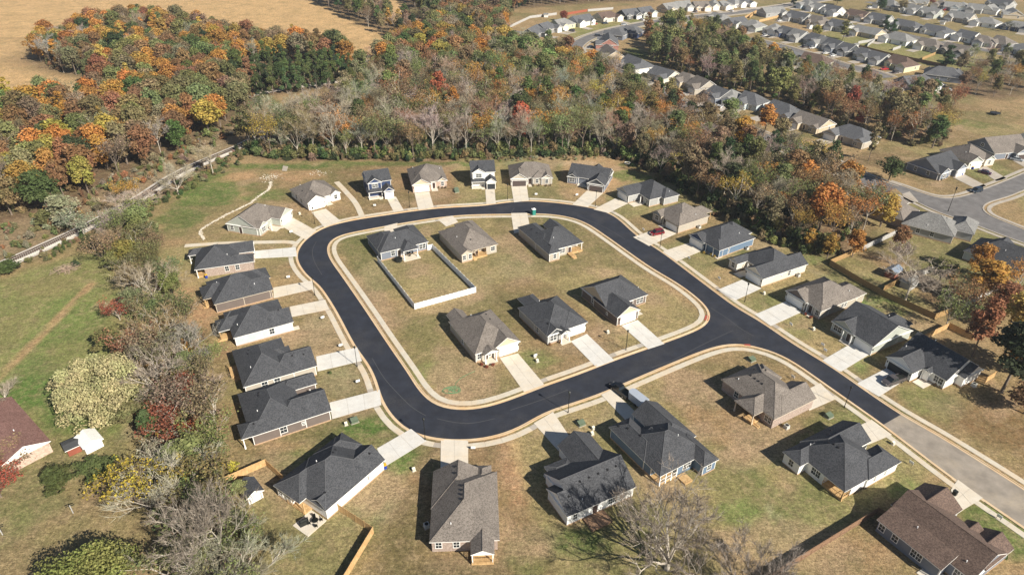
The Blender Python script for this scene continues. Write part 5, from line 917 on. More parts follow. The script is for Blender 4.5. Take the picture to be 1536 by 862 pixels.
# air conditioners, bins, furniture
def ac(r, a, b, label, rot=29):
    x, y = P(r, a, b); o = empty('air_conditioner', x, y, math.radians(rot)); m = MB(); m.box(-.45, .45, -.45, .45, .08, .85); m.build('casing', plain('ac casing', (.5, .5, .47), .5), o); m = MB(); m.tube((0, 0, .85), (0, 0, .89), .36, .36, 12); m.build('fan_grille', METALD, o); m = MB(); m.box(-.55, .55, -.55, .55, 0, .09); m.build('pad', OLDCONC, o); tag(o, label, 'air conditioner')
for a in (('i', 635, 445, 'dark-topped air conditioner under the side wall of the house by the maroon car'), ('i', 1150, 675, 'air conditioner beside the steel blue side wall'), ('j', 840, 462, 'air conditioner beside the long cream side wall'), ('u', 735, 748, 'round-topped air conditioner below the brick house by the junction'), ('m', 1150, 710, 'air conditioner right of the white house with black garage'), ('r', 190, 520, 'blue-lit air conditioner in the shadow left of the brick house')): ac(*a)
def bin_(r, a, b, label, c, lid):
    x, y = P(r, a, b); o = empty('wheelie_bin', x, y, math.radians(30)); m = MB(); m.prism([(-.3, -.35, .1), (.3, -.35, .1), (.3, .35, .1), (-.3, .35, .1)], .9, 0); m.build('body', c, o); m = MB(); m.prism([(-.34, -.4, 1.0), (.34, -.4, 1.0), (.34, .4, 1.06), (-.34, .4, 1.06)], .06, 0); m.build('lid', lid, o); tag(o, label, 'bin')
BL = plain('blue plastic', (.02, .05, .30), .4); YL = plain('yellow plastic', (.62, .38, .03), .4)
bin_('S', 710, 288, 'blue bin with a yellow lid at the corner of the white lower-left house', BL, YL); bin_('a', 288, 480, 'blue bin with a yellow lid by the pine porch of the brown brick western house', BL, YL); bin_('z', 790, 455, 'blue bin with a yellow lid between the two right-hand corner houses', BL, YL); bin_('z', 688, 508, 'blue bin with a yellow lid at the twin-gabled corner house garage', BL, YL); bin_('w', 800, 180, 'black bin beside the garage of the brown-roofed house', UT, UT)
def patio_set(r, a, b, label):
    x, y = P(r, a, b); o = empty('patio_table', x, y, .4); m = MB(); m.tube((0, 0, .7), (0, 0, .75), .6, .6, 12); m.build('top', METALD, o); m = MB(); [m.tube((dx, dy, 0), (dx * .8, dy * .8, .7), .03, k=4) for dx in (-.4, .4) for dy in (-.4, .4)]; m.build('leg', METALD, o); tag(o, label, 'table')
    for i in range(4):
        q = empty('patio_chair', x + math.cos(i * 1.57 + .4) * 1.05, y + math.sin(i * 1.57 + .4) * 1.05, i * 1.57 + .4 - 1.57); m = MB(); m.box(-.25, .25, -.25, .25, .4, .45); m.build('seat', METALD, q); m = MB(); m.box(-.25, .25, .2, .25, .45, .95); m.build('backrest', METALD, q); m = MB(); [m.box(dx - .02, dx + .02, dy - .02, dy + .02, 0, .4) for dx in (-.22, .22) for dy in (-.22, .22)]; m.build('legs', METALD, q); tag(q, 'dark metal chair at the ' + label.replace('dark round table ', 'table '), 'chair', 'chairs at the ' + label)
patio_set('S', 335, 580, 'dark round table on the concrete patio'); patio_set('n', 600, 520, 'dark round table under the slate blue house porch')
x, y = P('S', 275, 590); o = empty('covered_grill', x, y, .6); m = MB(); m.prism([(-.8, -.4, .8), (.8, -.4, .8), (.9, .45, .8), (-.7, .4, .8)], .25, -.8); m.tube((-.6, 0, 1.1), (.6, 0, 1.1), .28, .25, 8); m.build('cover', UT, o); tag(o, 'black covered grill at the outer corner of the patio', 'grill')
x, y = P('n', 485, 585); o = empty('hot_tub', x, y, .5); m = MB(); m.tube((0, 0, 0), (0, 0, .85), 1.15, 1.2, 8); m.build('tub', UT, o); m = MB(); m.tube((0, 0, .85), (0, 0, 1.05), 1.3, 1.1, 8); m.build('cover', METALD, o); tag(o, 'black covered hot tub behind the slate blue house', 'hot tub')
# hose
x0, y0 = P('2', 1072, 592); m = MB(); pr = None; pts = []
for k_ in range(90):
    t = k_ / 90 * 2 * math.pi * 5; r_ = 1.1 + .75 * math.sin(t * .37) + .25 * math.sin(t * 2.3); pts.append((math.cos(t) * r_ * 1.1 + .2 * math.sin(k_), math.sin(t) * r_ * .7, .04))
pts += [(x_ - x0, y_ - y0, .04) for x_, y_ in [tuple(p) for p in smooth([(x0 + pts[-1][0], y0 + pts[-1][1])] + PL('2', [(1085, 560), (1130, 520), (1195, 490)]), False, 1, 1)]]
for a, b in zip(pts[:-1], pts[1:]): m.tube(a, b, .035, k=4, cap=False)
o = m.build('garden_hose', plain('green hose', (.06, .27, .13), .5)); o.location = (x0, y0, 0); tag(o, 'tangled bright green hose on the lawn inside the lower-left bend', 'hose')
# bench-like white rack on the driveway, rope coil by the wood, trampolines
TR = plain('trampoline net', (.02, .022, .03), .8)
for r, a, b, lab, rad in (('X', 1492, 172, 'dark trampoline on the field behind the right-hand houses', 2.2), ('X', 1059, 115, 'dark netted trampoline beyond the mid-street houses', 1.8)):
    x, y = P(r, a, b); o = empty('trampoline', x, y); m = MB(); m.tube((0, 0, .85), (0, 0, .9), rad, rad, 20); m.build('mat', TR, o); m = MB(); n_ = 16
    for i in range(n_): t0, t1 = i / n_ * 6.2832, (i + 1) / n_ * 6.2832; m.tube((math.cos(t0) * rad, math.sin(t0) * rad, .9), (math.cos(t1) * rad, math.sin(t1) * rad, .9), .09, k=5)
    m.build('rim', UT, o)
    for i in range(6):
        t = i / 6 * 6.2832; m = MB(); m.tube((math.cos(t) * rad, math.sin(t) * rad, 0), (math.cos(t) * rad, math.sin(t) * rad, 2.4), .05, k=5); m.build('leg', METALD, o)
    tag(o, lab, 'trampoline')
x, y = P('X', 941, 245); o = empty('concrete_ring', x, y); m = MB(); n_ = 20
for i in range(n_): t0, t1 = i / n_ * 6.2832, (i + 1) / n_ * 6.2832; m.tube((math.cos(t0) * 1.1, math.sin(t0) * 1.1, .12), (math.cos(t1) * 1.1, math.sin(t1) * 1.1, .12), .2, k=6)
o2 = m.build('rim', plain('white concrete', (.7, .68, .62)), o); tag(o, 'white concrete drain ring in the grass near the wood', 'drain')
# clothes posts on the lower-left lawn
for r, a, b, lab in (('0', 395, 528, 'right-hand wooden clothes-line post on the lower-left lawn'), ('0', 15, 645, 'left-hand wooden clothes-line post at the left edge')):
    x, y = P(r, a, b); o = empty('clothes_post', x, y, .5); m = MB(); m.box(-.07, .07, -.07, .07, 0, 2); m.build('post', GREYWOOD, o); m = MB(); m.box(-.7, .7, -.05, .05, 1.85, 1.98); m.build('cross_bar', UT, o); tag(o, lab, 'post')
# rocks (riprap) and brush heap
def rocks(name, centers, n, spread, size, mat, seed=1):
    r = random.Random(seed); m = MB()
    for _ in range(n):
        c = centers[r.randrange(len(centers))]; x = c[0] + r.gauss(0, spread); y = c[1] + r.gauss(0, spread); s_ = size * r.uniform(.5, 1.4); k = len(m.v)
        for (a, b, c2) in ((1, 0, 0), (-1, 0, 0), (0, 1, 0), (0, -1, 0), (0, 0, 1), (0, 0, -1)): m.v.append((x + a * s_ * r.uniform(.7, 1.2), y + b * s_ * r.uniform(.7, 1.2), .1 + c2 * s_ * .7 * r.uniform(.7, 1.1)))
        for f in ((0, 2, 4), (2, 1, 4), (1, 3, 4), (3, 0, 4), (2, 0, 5), (1, 2, 5), (3, 1, 5), (0, 3, 5)): m.f.append(tuple(k + i for i in f))
    return m.build(name, mat, fix=False)
RK = plain('pale limestone', (.50, .45, .37), .9, var=.3)
ln_ = smooth(PL('L', [(1100, 572), (1082, 545), (1085, 520), (1130, 490), (1220, 440), (1340, 382)]) + PL('e', [(380, 350), (450, 300), (520, 250), (545, 195), (545, 165)]), False, .5, 1)
tag(rocks('riprap', [tuple(p) for p in ln_], 900, .24, .2, RK), kind='stuff')
tag(rocks('rubble', PL('e', [(560, 100), (520, 115), (600, 120), (500, 135), (1090, 70)]), 130, 1.6, .22, RK, 3), kind='stuff')
x, y = P('L', 360, 740); m = MB(); rr = random.Random(4)
for i in range(90):
    a = rr.uniform(0, 6.28); c0 = Vector((rr.gauss(0, 1.3), rr.gauss(0, .9), rr.uniform(.1, 1.1))); d = Vector((math.cos(a), math.sin(a), rr.uniform(-.3, .5))) * rr.uniform(.8, 2); m.tube(c0 - d, c0 + d, .06, .03, 4, False)
o = m.build('brush_heap', plain('cut branches', (.36, .27, .20), .9, var=.3), fix=False); o.location = (x, y, 0); tag(o, 'heap of cut branches on the lawn below the railway', 'brush heap')
# ================= VEHICLES =================
def car(x, y, rot, paint, label, kind='suv', cat='car', name='parked_car', group=None):
    o = empty(name, x, y, math.radians(rot)); L, W_, hb, ht = dict(suv=(4.7, 1.9, 1.0, 1.7), sedan=(4.7, 1.82, .92, 1.42), pickup=(5.8, 2.0, 1.12, 1.85))[kind]
    m = MB(); hl = L / 2; w = W_ / 2
    sec = [(-hl, .45, hb * .72, w * .86), (-hl + .12, .32, hb * .93, w * .96), (-hl + .9, .25, hb, w), (0, .25, hb, w), (hl - 1.3, .25, hb, w), (hl - .35, .3, hb * .86, w * .95), (hl, .42, hb * .66, w * .82)]
    n0 = 0
    for X, zl, zh, ww in sec: m.v += [(X, -ww, zl), (X, -ww, zh * .72), (X, -ww * .93, zh), (X, ww * .93, zh), (X, ww, zh * .72), (X, ww, zl)]
    for i in range(len(sec) - 1):
        for j in range(6): a = i * 6 + j; b = i * 6 + (j + 1) % 6; m.f.append((a, b, b + 6, a + 6))
    m.f.append(tuple(range(5, -1, -1))); m.f.append(tuple(range((len(sec) - 1) * 6, len(sec) * 6)))
    body = m.build('body', paint, o)
    if kind == 'pickup':
        cab = [(-.35, hb), (-.2, ht), (1.05, ht), (1.75, hb)]; m = MB(); m.box(-hl + .2, -.5, -w * .78, w * .78, hb - .03, hb + .012); m.build('cargo_bed', UT, o)
        m = MB()
        for b in ((-hl + .05, -.4, -w * .96, -w * .8, hb - .05, hb + .14), (-hl + .05, -.4, w * .8, w * .96, hb - .05, hb + .14), (-hl + .03, -hl + .14, -w * .8, w * .8, hb - .05, hb + .14)): m.box(*b)
        m.build('bed_side', paint, o)
    elif kind == 'suv': cab = [(-hl + .25, hb), (-hl + .6, ht), (.7, ht), (1.45, hb)]
    else: cab = [(-hl + .6, hb), (-1.05, ht), (.45, ht), (1.3, hb)]
    m = MB(); (a, z0), (b, z1), (c, _), (d, _) = cab
    v = [(a, -w * .9, z0), (a, w * .9, z0), (d, w * .9, z0), (d, -w * .9, z0), (b, -w * .74, z1), (b, w * .74, z1), (c, w * .74, z1), (c, -w * .74, z1)]
    m.v = v; m.f = [(0, 3, 7, 4), (3, 2, 6, 7), (2, 1, 5, 6), (1, 0, 4, 5), (4, 7, 6, 5), (0, 1, 2, 3)]; m.build('window', GLASS, o)
    m = MB(); m.prism([(b - .05, -w * .76, z1), (c + .05, -w * .76, z1), (c + .05, w * .76, z1), (b - .05, w * .76, z1)], .05, -.02)
    for sy in (-1, 1):
        for (xa, za), (xb, zb) in ((cab[0], cab[1]), (cab[2], cab[3])): m.tube((xa, sy * w * .9, za), (xb, sy * w * .75, zb), .05, k=4)
        xm = (b + c) / 2; m.tube((xm, sy * w * .905, z0), (xm, sy * w * .755, z1), .045, k=4)
    m.build('roof', paint, o)
    for sx in (-1, 1):
        for sy in (-1, 1):
            m = MB(); m.tube((0, -.12, 0), (0, .12, 0), .36, .36, 12); wh = m.build('wheel', RUBBER, o); wh.location = (sx * L * .30 + .05, sy * (w - .08), .36)
            m = MB(); m.tube((0, -.13, 0), (0, .13, 0), .2, .2, 8); m.build('rim', plain('alloy', (.4, .4, .4), .3, .8), wh)
    for sy in (-1, 1):
        m = MB(); m.box(hl - .14, hl + .0, sy * w * .62 - .16, sy * w * .62 + .16, .62, .76); m.build('headlight', TRIM, o)
        m = MB(); m.box(-hl - .01, -hl + .1, sy * w * .68 - .1, sy * w * .68 + .1, .6, .8); m.build('tail_light', plain('tail light', (.4, .01, .01), .3), o)
    tag(o, label, cat, group); return o
def paintm(n, c): s = N(n); s.b.inputs['Coat Weight'].default_value = .6; return s.out(c, .35, .3)
MAR = paintm('maroon paint', (.20, .012, .02)); BLK = paintm('black paint', (.014, .016, .02)); GRY = paintm('grey paint', (.10, .09, .095)); WHT = paintm('white car paint', (.75, .75, .75)); PUR = paintm('plum paint', (.08, .02, .05)); RED = paintm('red paint', (.5, .01, .015)); SIL = paintm('silver paint', (.4, .42, .44)); NAV = paintm('dark blue paint', (.02, .035, .06))
def carpx(r, a, b, a2, b2, *k, **kw):
    x, y = P(r, a, b); x2, y2 = P(r, a2, b2); return car((x + x2) / 2, (y + y2) / 2, math.degrees(math.atan2(y2 - y, x2 - x)), *k, **kw)
carpx('i', 245, 500, 118, 525, MAR, 'maroon car parked on the driveway of the greige right-hand house')
carpx('t', 215, 140, 95, 45, BLK, 'black pickup truck at the kerb towing the grey box trailer', kind='pickup', cat='pickup truck', name='pickup_truck')
carpx('m', 370, 640, 190, 700, GRY, 'dark grey pickup on the driveway of the white house with black garage', kind='pickup', cat='pickup truck', name='pickup_truck')
carpx('z', 880, 650, 770, 675, NAV, 'dark SUV on the road by the right-hand intersection'); carpx('z', 845, 480, 960, 510, PUR, 'plum car on the driveway beside the bins of the right-hand houses', kind='sedan')
carpx('z', 1145, 365, 1250, 385, SIL, 'silver car on the driveway near the right edge', kind='sedan')
for u, v, rot, pm, lab in ((1332, 95, 200, WHT, 'white car on the cul-de-sac, left of the red car'), (1326, 103, 190, RED, 'red car on the cul-de-sac driveway of the yellow gabled house'), (1072, 158, 20, WHT, 'white car before the slate blue mid-street house'), (842, 45, 10, BLK, 'black car between the sage and yellow far houses'), (891, 35, 15, RED, 'white-red car right of the white far house'), (908, 34, 20, NAV, 'dark car before the brown-roofed far house'), (925, 99, 25, BLK, 'black car left of the white gabled mid-street house'), (886, 81, 15, SIL, 'silver car left of the tan gabled mid-street house'), (936, 36, 10, SIL, 'silver car on the far curved street'), (1115, 9, 15, BLK, 'black car at the far top street'), (1097, 11, 10, NAV, 'dark blue car at the far top street'), (1218, 71, 25, WHT, 'white car on the driveway left in the cul-de-sac row'), (1238, 79, 20, WHT, 'white car right in the cul-de-sac row'), (1422, 135, 200, WHT, 'white trailer beside the blue-grey far house'), (1412, 127, 20, SIL, 'silver car beside the blue-grey far house'), (1348, 124, 60, PUR, 'purple car at the end of the cul-de-sac'), (887, 70, 10, NAV, 'dark blue car left of the red brick mid house'), (1418, 14, 15, RED, 'red car in the far fifth row'), (1460, 66, 20, MAR, 'maroon car in the far fourth row')):
    x, y = at(u, v + 2); car(x, y, rot, pm, lab, 'sedan')
for i_, ((w_, rt2, ln2, dp2, gx2), lb2) in enumerate(zip(FARH, FARL)):
    if (i_ * 7) % 3: continue
    cs, sn = math.cos(math.radians(rt2)), math.sin(math.radians(rt2)); xx, yy = gx2 + (1.2 if i_ % 2 else -1.2), -dp2 / 2 - 5; pm, nm = ((WHT, 'white'), (BLK, 'black'), (SIL, 'silver'), (GRY, 'grey'), (NAV, 'dark blue'), (RED, 'red'))[(i_ * 5) % 6]
    car(w_[0] + xx * cs - yy * sn, w_[1] + xx * sn + yy * cs, rt2 + 90, pm, f'{nm} car at the {lb2}', 'suv' if i_ % 2 else 'sedan')
# box trailer
x, y = P('t', 285, 178); rt_ = math.degrees(math.atan2(P('t', 95, 45)[1] - P('t', 215, 140)[1], P('t', 95, 45)[0] - P('t', 215, 140)[0])); o = empty('box_trailer', x, y, math.radians(rt_)); TM = plain('trailer panel', (.42, .46, .52), .4, .2, .06)
m = MB(); pts = [(-2.2, -1.05), (1.9, -1.05), (2.5, -.5), (2.5, .5), (1.9, 1.05), (-2.2, 1.05)]; m.prism([(a, b, 2.3) for a, b in pts], 0, -1.75); m.build('body', TM, o); m = MB(); m.prism([(a * .99, b * .97, 2.38) for a, b in pts], 0, -.07); m.build('roof', TM, o); m = MB(); m.tube((2.5, 0, .5), (3.6, 0, .5), .07, k=5); m.build('hitch', METALD, o)
for sy in (-1, 1): m = MB(); m.tube((-.3, sy * 1.0 - .1, .34), (-.3, sy * 1.0 + .1, .34), .34, .34, 12); m.build('wheel', RUBBER, o)
tag(o, 'grey box trailer behind the black pickup truck on the driveway', 'trailer')
# ================= TREES =================
def leafmat(name, trans=.25, rough=.75):
    s = N(name); oi = s.n('ObjectInfo'); at_ = s.n('Attribute', attribute_type='INSTANCER', attribute_name='tint'); lv = s.n('Attribute', attribute_type='GEOMETRY', attribute_name='lv')
    ln = s.n('VectorMath', operation='LENGTH'); s.l(at_.outputs['Vector'], ln.inputs[0]); use = s.math('GREATER_THAN', ln.outputs['Value'], .001)
    tint = s.mix(use, oi.outputs['Color'], at_.outputs['Color'])
    sep = s.n('SeparateColor'); s.l(lv.outputs['Color'], sep.inputs[0])
    c = s.gain(tint, s.rng(sep.outputs[0], 0, 1, .55, 1.5))
    warm = s.mix(.55, c, s.gain(s.mix(1.0, c, (.72, 1.15, .8), 'MULTIPLY'), .85))
    c = s.mix(sep.outputs[1], c, warm)
    s.l(c, s.b.inputs['Base Color']); s.b.inputs['Roughness'].default_value = rough; s.b.inputs['Specular IOR Level'].default_value = .15
    if trans:
        tr = s.n('BsdfTranslucent'); s.l(c, tr.inputs[0]); mx = s.n('MixShader'); mx.inputs[0].default_value = trans
        s.l(s.b.outputs[0], mx.inputs[1]); s.l(tr.outputs[0], mx.inputs[2]); s.l(mx.outputs[0], s.t.nodes['Material Output'].inputs[0])
    return s.m
LEAF = leafmat('leaves'); TWIG = leafmat('twigs', 0)
def barkm(name, a, b): s = N(name); return s.out(s.ramp(s.noise(2.2, 5, .7, stretch=(1, 1, .3)), [(.3, a), (.7, b)]), .9)
BARK = barkm('brown bark', (.11, .085, .065), (.25, .20, .16)); PALEB = barkm('pale bark', (.30, .26, .21), (.52, .47, .40))
def quads_mesh(name, C, Nn, size, asp, lv, mat):
    """leaf clumps: one bent quad each at C facing Nn"""
    n = len(C); ref = rng.normal(size=(n, 3)); t = np.cross(Nn, ref); t /= np.linalg.norm(t, axis=1)[:, None] + 1e-9; b = np.cross(Nn, t)
    s1 = (size * asp)[:, None]; s2 = size[:, None]; v = np.empty((n, 4, 3)); j = rng.uniform(.6, 1.25, (n, 4, 1))
    v[:, 0] = C - t * s1 * j[:, 0]; v[:, 1] = C - b * s2 * j[:, 1]; v[:, 2] = C + t * s1 * j[:, 2]; v[:, 3] = C + b * s2 * j[:, 3]
    me = bpy.data.meshes.new(name); me.vertices.add(n * 4); me.vertices.foreach_set('co', v.astype('f').ravel()); me.loops.add(n * 4); me.loops.foreach_set('vertex_index', np.arange(n * 4, dtype='i'))
    me.polygons.add(n); me.polygons.foreach_set('loop_start', np.arange(0, n * 4, 4, dtype='i')); me.polygons.foreach_set('loop_total', np.full(n, 4, 'i')); me.update(calc_edges=True)
    ca = me.color_attributes.new('lv', 'FLOAT_COLOR', 'POINT'); cc = np.ones((n * 4, 4), 'f'); cc[:, 0] = np.repeat(lv[0], 4); cc[:, 1] = np.repeat(lv[1], 4); ca.data.foreach_set('color', cc.ravel()); me.materials.append(mat); return me
def crown_mesh(name, H_, R, n, base=.28, size=.42, shape='round', nl=13, up=.35, lr=.75):
    z0 = H_ * base; zc = (z0 + H_) / 2; hz = (H_ - z0) / 2; lobes = []
    for i in range(nl):
        a = rng.uniform(0, 6.283); t = rng.uniform(-.85, .9)
        rad = {'round': math.sqrt(max(.05, 1 - t * t)), 'col': .75, 'cone': (1 - t) * .55 + .05, 'wide': math.sqrt(max(.05, 1 - max(t, -.2) ** 2)) * 1.0}[shape]
        rr = R * rad * rng.uniform(.25, .78); lobes.append((math.cos(a) * rr, math.sin(a) * rr, zc + t * hz * .8, R * rng.uniform(.26, .46) * lr * (1 if shape != 'cone' else .3 + .8 * (1 - t) / 2)))
    lobes.append((0, 0, zc, min(R, hz) * .5))
    if shape != 'wide': lobes.append((0, 0, H_ - R * .36, R * .34))
    Lb = np.array(lobes); w = Lb[:, 3] ** 2; w /= w.sum(); k = rng.choice(len(Lb), n, p=w); d = rng.normal(size=(n, 3)); d[:, 2] += .25; d /= np.linalg.norm(d, axis=1)[:, None]
    rad = np.where(rng.random(n) < .8, rng.uniform(.72, 1.12, n), rng.uniform(.2, .8, n)); C = Lb[k, :3] + d * (Lb[k, 3] * rad)[:, None] * np.array((1, 1, .82)); C[:, 2] = np.clip(C[:, 2], z0 * .7, None)
    C = C + rng.normal(size=(n, 3)) * .12
    Nn = d * .7 + rng.normal(size=(n, 3)) * .55; Nn[:, 2] += up; Nn /= np.linalg.norm(Nn, axis=1)[:, None]
    lobe_v = rng.uniform(.2, .8, len(Lb)); lv = (np.clip(lobe_v[k] * .5 + rng.random(n) * .5, 0, 1), np.clip(rng.random(len(Lb))[k] * .7 + rng.random(n) * .4, 0, 1))
    return quads_mesh(name, C, Nn, size * rng.uniform(.55, 1.35, n), rng.uniform(.55, 1.1, n), lv, mat=LEAF)
def branch_tree(H_, R, levels=4, n1=6, mat=PALEB, twigs=1800, trunk_r=.24, fork=.32, seed=0, twig_s=.045, lean=.0, elr=(.55, 1.25)):
    """returns trunk mesh (limbs) and the end points of the limbs for twigs or leaves"""
    r = random.Random(seed); m = MB(); tips = []
    top = Vector((r.uniform(-1, 1) * lean * H_, r.uniform(-1, 1) * lean * H_, H_ * fork)); m.tube((0, 0, -.2), top * .5 + Vector((r.uniform(-.1, .1), r.uniform(-.1, .1), 0)), trunk_r, trunk_r * .85, 7, False); m.tube(top * .5, top, trunk_r * .86, trunk_r * .72, 7, False)
    def grow(p, d, L, rad, lv):
        q = p
        for s_ in range(2):
            d = (d + Vector((r.uniform(-.22, .22), r.uniform(-.22, .22), r.uniform(-.05, .16)))).normalized(); q2 = q + d * L / 2
            m.tube(q, q2, rad * (1 - s_ * .25), rad * (.78 - s_ * .25), 5 if lv < 2 else 3, False); q = q2
            if lv >= 2: tips.append((q.copy(), d.copy(), lv))
        if lv >= levels: tips.append((q, d, lv)); return
        for _ in range(3 if lv < 3 else 2 + (r.random() < .6)):
            ax = Vector((r.gauss(0, 1), r.gauss(0, 1), r.gauss(0, .7))).normalized(); nd = (d * .85 + ax * r.uniform(.45, .8)); nd.z = nd.z * .8 + .22; grow(q if r.random() < .7 else p + (q - p) * .6, nd.normalized(), L * r.uniform(.55, .78), rad * .6, lv + 1)
    for i in range(n1):
        a = i / n1 * 6.283 + r.uniform(-.4, .4); el = r.uniform(*elr); d = Vector((math.cos(a) * math.cos(el), math.sin(a) * math.cos(el), math.sin(el))); Lr = (R * 1.05 * math.cos(el) + (H_ * (1 - fork)) * .62 * math.sin(el)) * .52
        grow(top * r.uniform(.75, 1.0), d, Lr, trunk_r * .5, 1)
    grow(top, Vector((0, 0, 1)), H_ * (1 - fork) * .42, trunk_r * .6, 1)
    return m, tips
def twig_mesh(name, tips, n, s_=.045, ln=1.0, seed=0):
    k = rng.integers(0, len(tips), n); P0 = np.array([tuple(tips[i][0]) for i in k]); D = np.array([tuple(tips[i][1]) for i in k]); D = D + rng.normal(size=(n, 3)) * .55; D[:, 2] += .15; D /= np.linalg.norm(D, axis=1)[:, None]
    L = ln * rng.uniform(.5, 1.3, n)[:, None]; t = np.cross(D, rng.normal(size=(n, 3))); t /= np.linalg.norm(t, axis=1)[:, None]; P0 = P0 + rng.normal(size=(n, 3)) * .12
    v = np.empty((n, 4, 3)); v[:, 0] = P0 - t * s_; v[:, 1] = P0 + t * s_; v[:, 2] = P0 + D * L + t * s_ * .3 ; v[:, 3] = P0 + D * L - t * s_ * .3
    me = bpy.data.meshes.new(name); me.vertices.add(n * 4); me.vertices.foreach_set('co', v.astype('f').ravel()); me.loops.add(n * 4); me.loops.foreach_set('vertex_index', np.arange(n * 4, dtype='i'))
    me.polygons.add(n); me.polygons.foreach_set('loop_start', np.arange(0, n * 4, 4, dtype='i')); me.polygons.foreach_set('loop_total', np.full(n, 4, 'i')); me.update(calc_edges=True)
    ca = me.color_attributes.new('lv', 'FLOAT_COLOR', 'POINT'); cc = np.ones((n * 4, 4), 'f'); cc[:, 0] = np.repeat(rng.uniform(.2, .8, n), 4); cc[:, 1] = 0; ca.data.foreach_set('color', cc.ravel()); me.materials.append(TWIG); return me
def limbs(H_, R, mat, base=.28, seed=0, r0=.22):
    r = random.Random(seed); m = MB(); m.tube((0, 0, -.2), (r.uniform(-.2, .2), r.uniform(-.2, .2), H_ * base * 1.2), r0, r0 * .7, 6, False); m.tube((0, 0, H_ * base * 1.15), (r.uniform(-.3, .3), 0, H_ * .8), r0 * .7, .05, 5, False)
    for i in range(6): a = i * 1.05 + r.random(); z = H_ * r.uniform(base, .6); m.tube((0, 0, z), (math.cos(a) * R * .6, math.sin(a) * R * .6, z + H_ * .18), r0 * .38, .03, 4, False)
    return m.mesh('trunk', mat)
def mesh_tips(lv=2): return None
PROT = {}
for i in range(4): PROT[f'L{i}'] = (crown_mesh('crown', 12, 4.5, 2600, .16, .30, nl=24), limbs(12, 4, BARK, seed=i))
for i in range(4): PROT[f'T{i}'] = (crown_mesh('crown', 17, 4.0, 2800, .26, .33, 'col' if i % 2 else 'round', nl=26), limbs(17, 3.6, BARK, .3, seed=i + 5))
for i in range(2): PROT[f'C{i}'] = (crown_mesh('crown', 16, 2.8, 2200, .12, .31, 'col', nl=18), limbs(16, 2.4, BARK, .2, i))
for i in range(2): PROT[f'E{i}'] = (crown_mesh('crown', 11, 2.7, 2200, .04, .25, 'cone', nl=22, up=.1), limbs(11, 1.4, BARK, .1, i))
for i in range(2): PROT[f'U{i}'] = (crown_mesh('crown', 2.6, 1.7, 520, .0, .2, nl=10), limbs(2.6, 1.2, BARK, .1, i, .06))
for i in range(3):
    m, tips = branch_tree(18, 2.3, 4, 5, seed=20 + i, trunk_r=.17, fork=(.34, .42, .26)[i], elr=(.95, 1.35)); PROT[f'B{i}'] = (twig_mesh('crown', tips, 2000, .030, 1.1), m.mesh('trunk', PALEB))
for i in range(2):
    m, tips = branch_tree(11.5, 4.4, 4, 6, seed=60 + i, trunk_r=.22, fork=.2); PROT[f'K{i}'] = (twig_mesh('crown', tips, 2600, .028, .9), m.mesh('trunk', PALEB))
for pk_, Hh, Rr, ff in (('S', 17, 3.4, .34), ('H', 11, 4.2, .2)):   # half-bare: limbs, twigs and scattered leaves
    for i in range(2):
        m, tips = branch_tree(Hh, Rr, 3, 6, seed=40 + i, trunk_r=.18, fork=ff, mat=PALEB, elr=(.8, 1.35) if pk_ == 'S' else (.55, 1.25)); nq = 1700; k = rng.integers(0, len(tips), nq); C = np.array([tuple(tips[j][0] + tips[j][1] * random.uniform(0, .8)) for j in k]) + rng.normal(size=(nq, 3)) * .5
        Nn = rng.normal(size=(nq, 3)); Nn[:, 2] = abs(Nn[:, 2]) + .3; Nn /= np.linalg.norm(Nn, axis=1)[:, None]
        PROT[f'{pk_}{i}'] = (quads_mesh('crown', C, Nn, rng.uniform(.10, .25, nq), rng.uniform(.6, 1.1, nq), (rng.random(nq), rng.random(nq)), LEAF), m.mesh('trunk', BARK if i else PALEB))
NV = dict(L=4, T=4, C=2, E=2, U=2, B=3, S=2, K=2, H=2); BH = dict(L=12, T=17, C=16, E=11, U=2.6, B=18, S=17, K=11.5, H=11)
FOOTR = dict(L=4.5, T=4.0, C=2.8, E=2.7, U=1.7, B=3.0, S=3.4, K=4.4, H=4.2)
# tints (true leaf / twig colours)
T = dict(orange=(.47, .215, .065), rust=(.30, .150, .080), red=(.46, .115, .070), yellow=(.50, .36, .075), gold=(.42, .27, .075), olive=(.185, .170, .075), green=(.105, .122, .048), dark=(.052, .070, .034), brown=(.26, .175, .110),
         tan=(.38, .32, .22), twig=(.30, .25, .195), pinktwig=(.28, .225, .17), palegreen=(.23, .225, .10), maroon=(.30, .085, .060))
TN = dict(orange='orange', rust='rust-brown', red='red', yellow='yellow', gold='golden', olive='olive-green', green='green', dark='dark green', brown='brown', tan='straw-pale', twig='grey', pinktwig='pinkish grey', palegreen='pale green', maroon='dark red')
KN = dict(L='leafy tree', T='leafy tree', C='narrow tree', E='cedar', U='bush', B='bare tree', S='half-bare tree', K='bare tree', H='half-bare tree')
trees = []   # x, y, proto, scale(xy), scale z, rot, tintkey, zone phrase, label
taken = []
def rnd_tint(k):
    c = np.array(T[k]); j = rng.normal(size=3) * np.array((.10, .08, .06)); return tuple(np.clip(c * (1 + j) * rng.uniform(.82, 1.2), .01, .9))
def near_ok(x, y, d):
    for a, b, r_ in taken[-4000:]:
        if abs(a - x) < d and abs(b - y) < d and math.hypot(a - x, b - y) < d * .5 + r_ * .5: return False
    return True
HOUSE_XY = [(h[0][0], h[0][1]) for h in HOUSES]
def clear_house(x, y, d=9):
    for (a, b), rot, ln, dp, g in FARH:
        if math.hypot(a - x, b - y) < d: return False
    return True
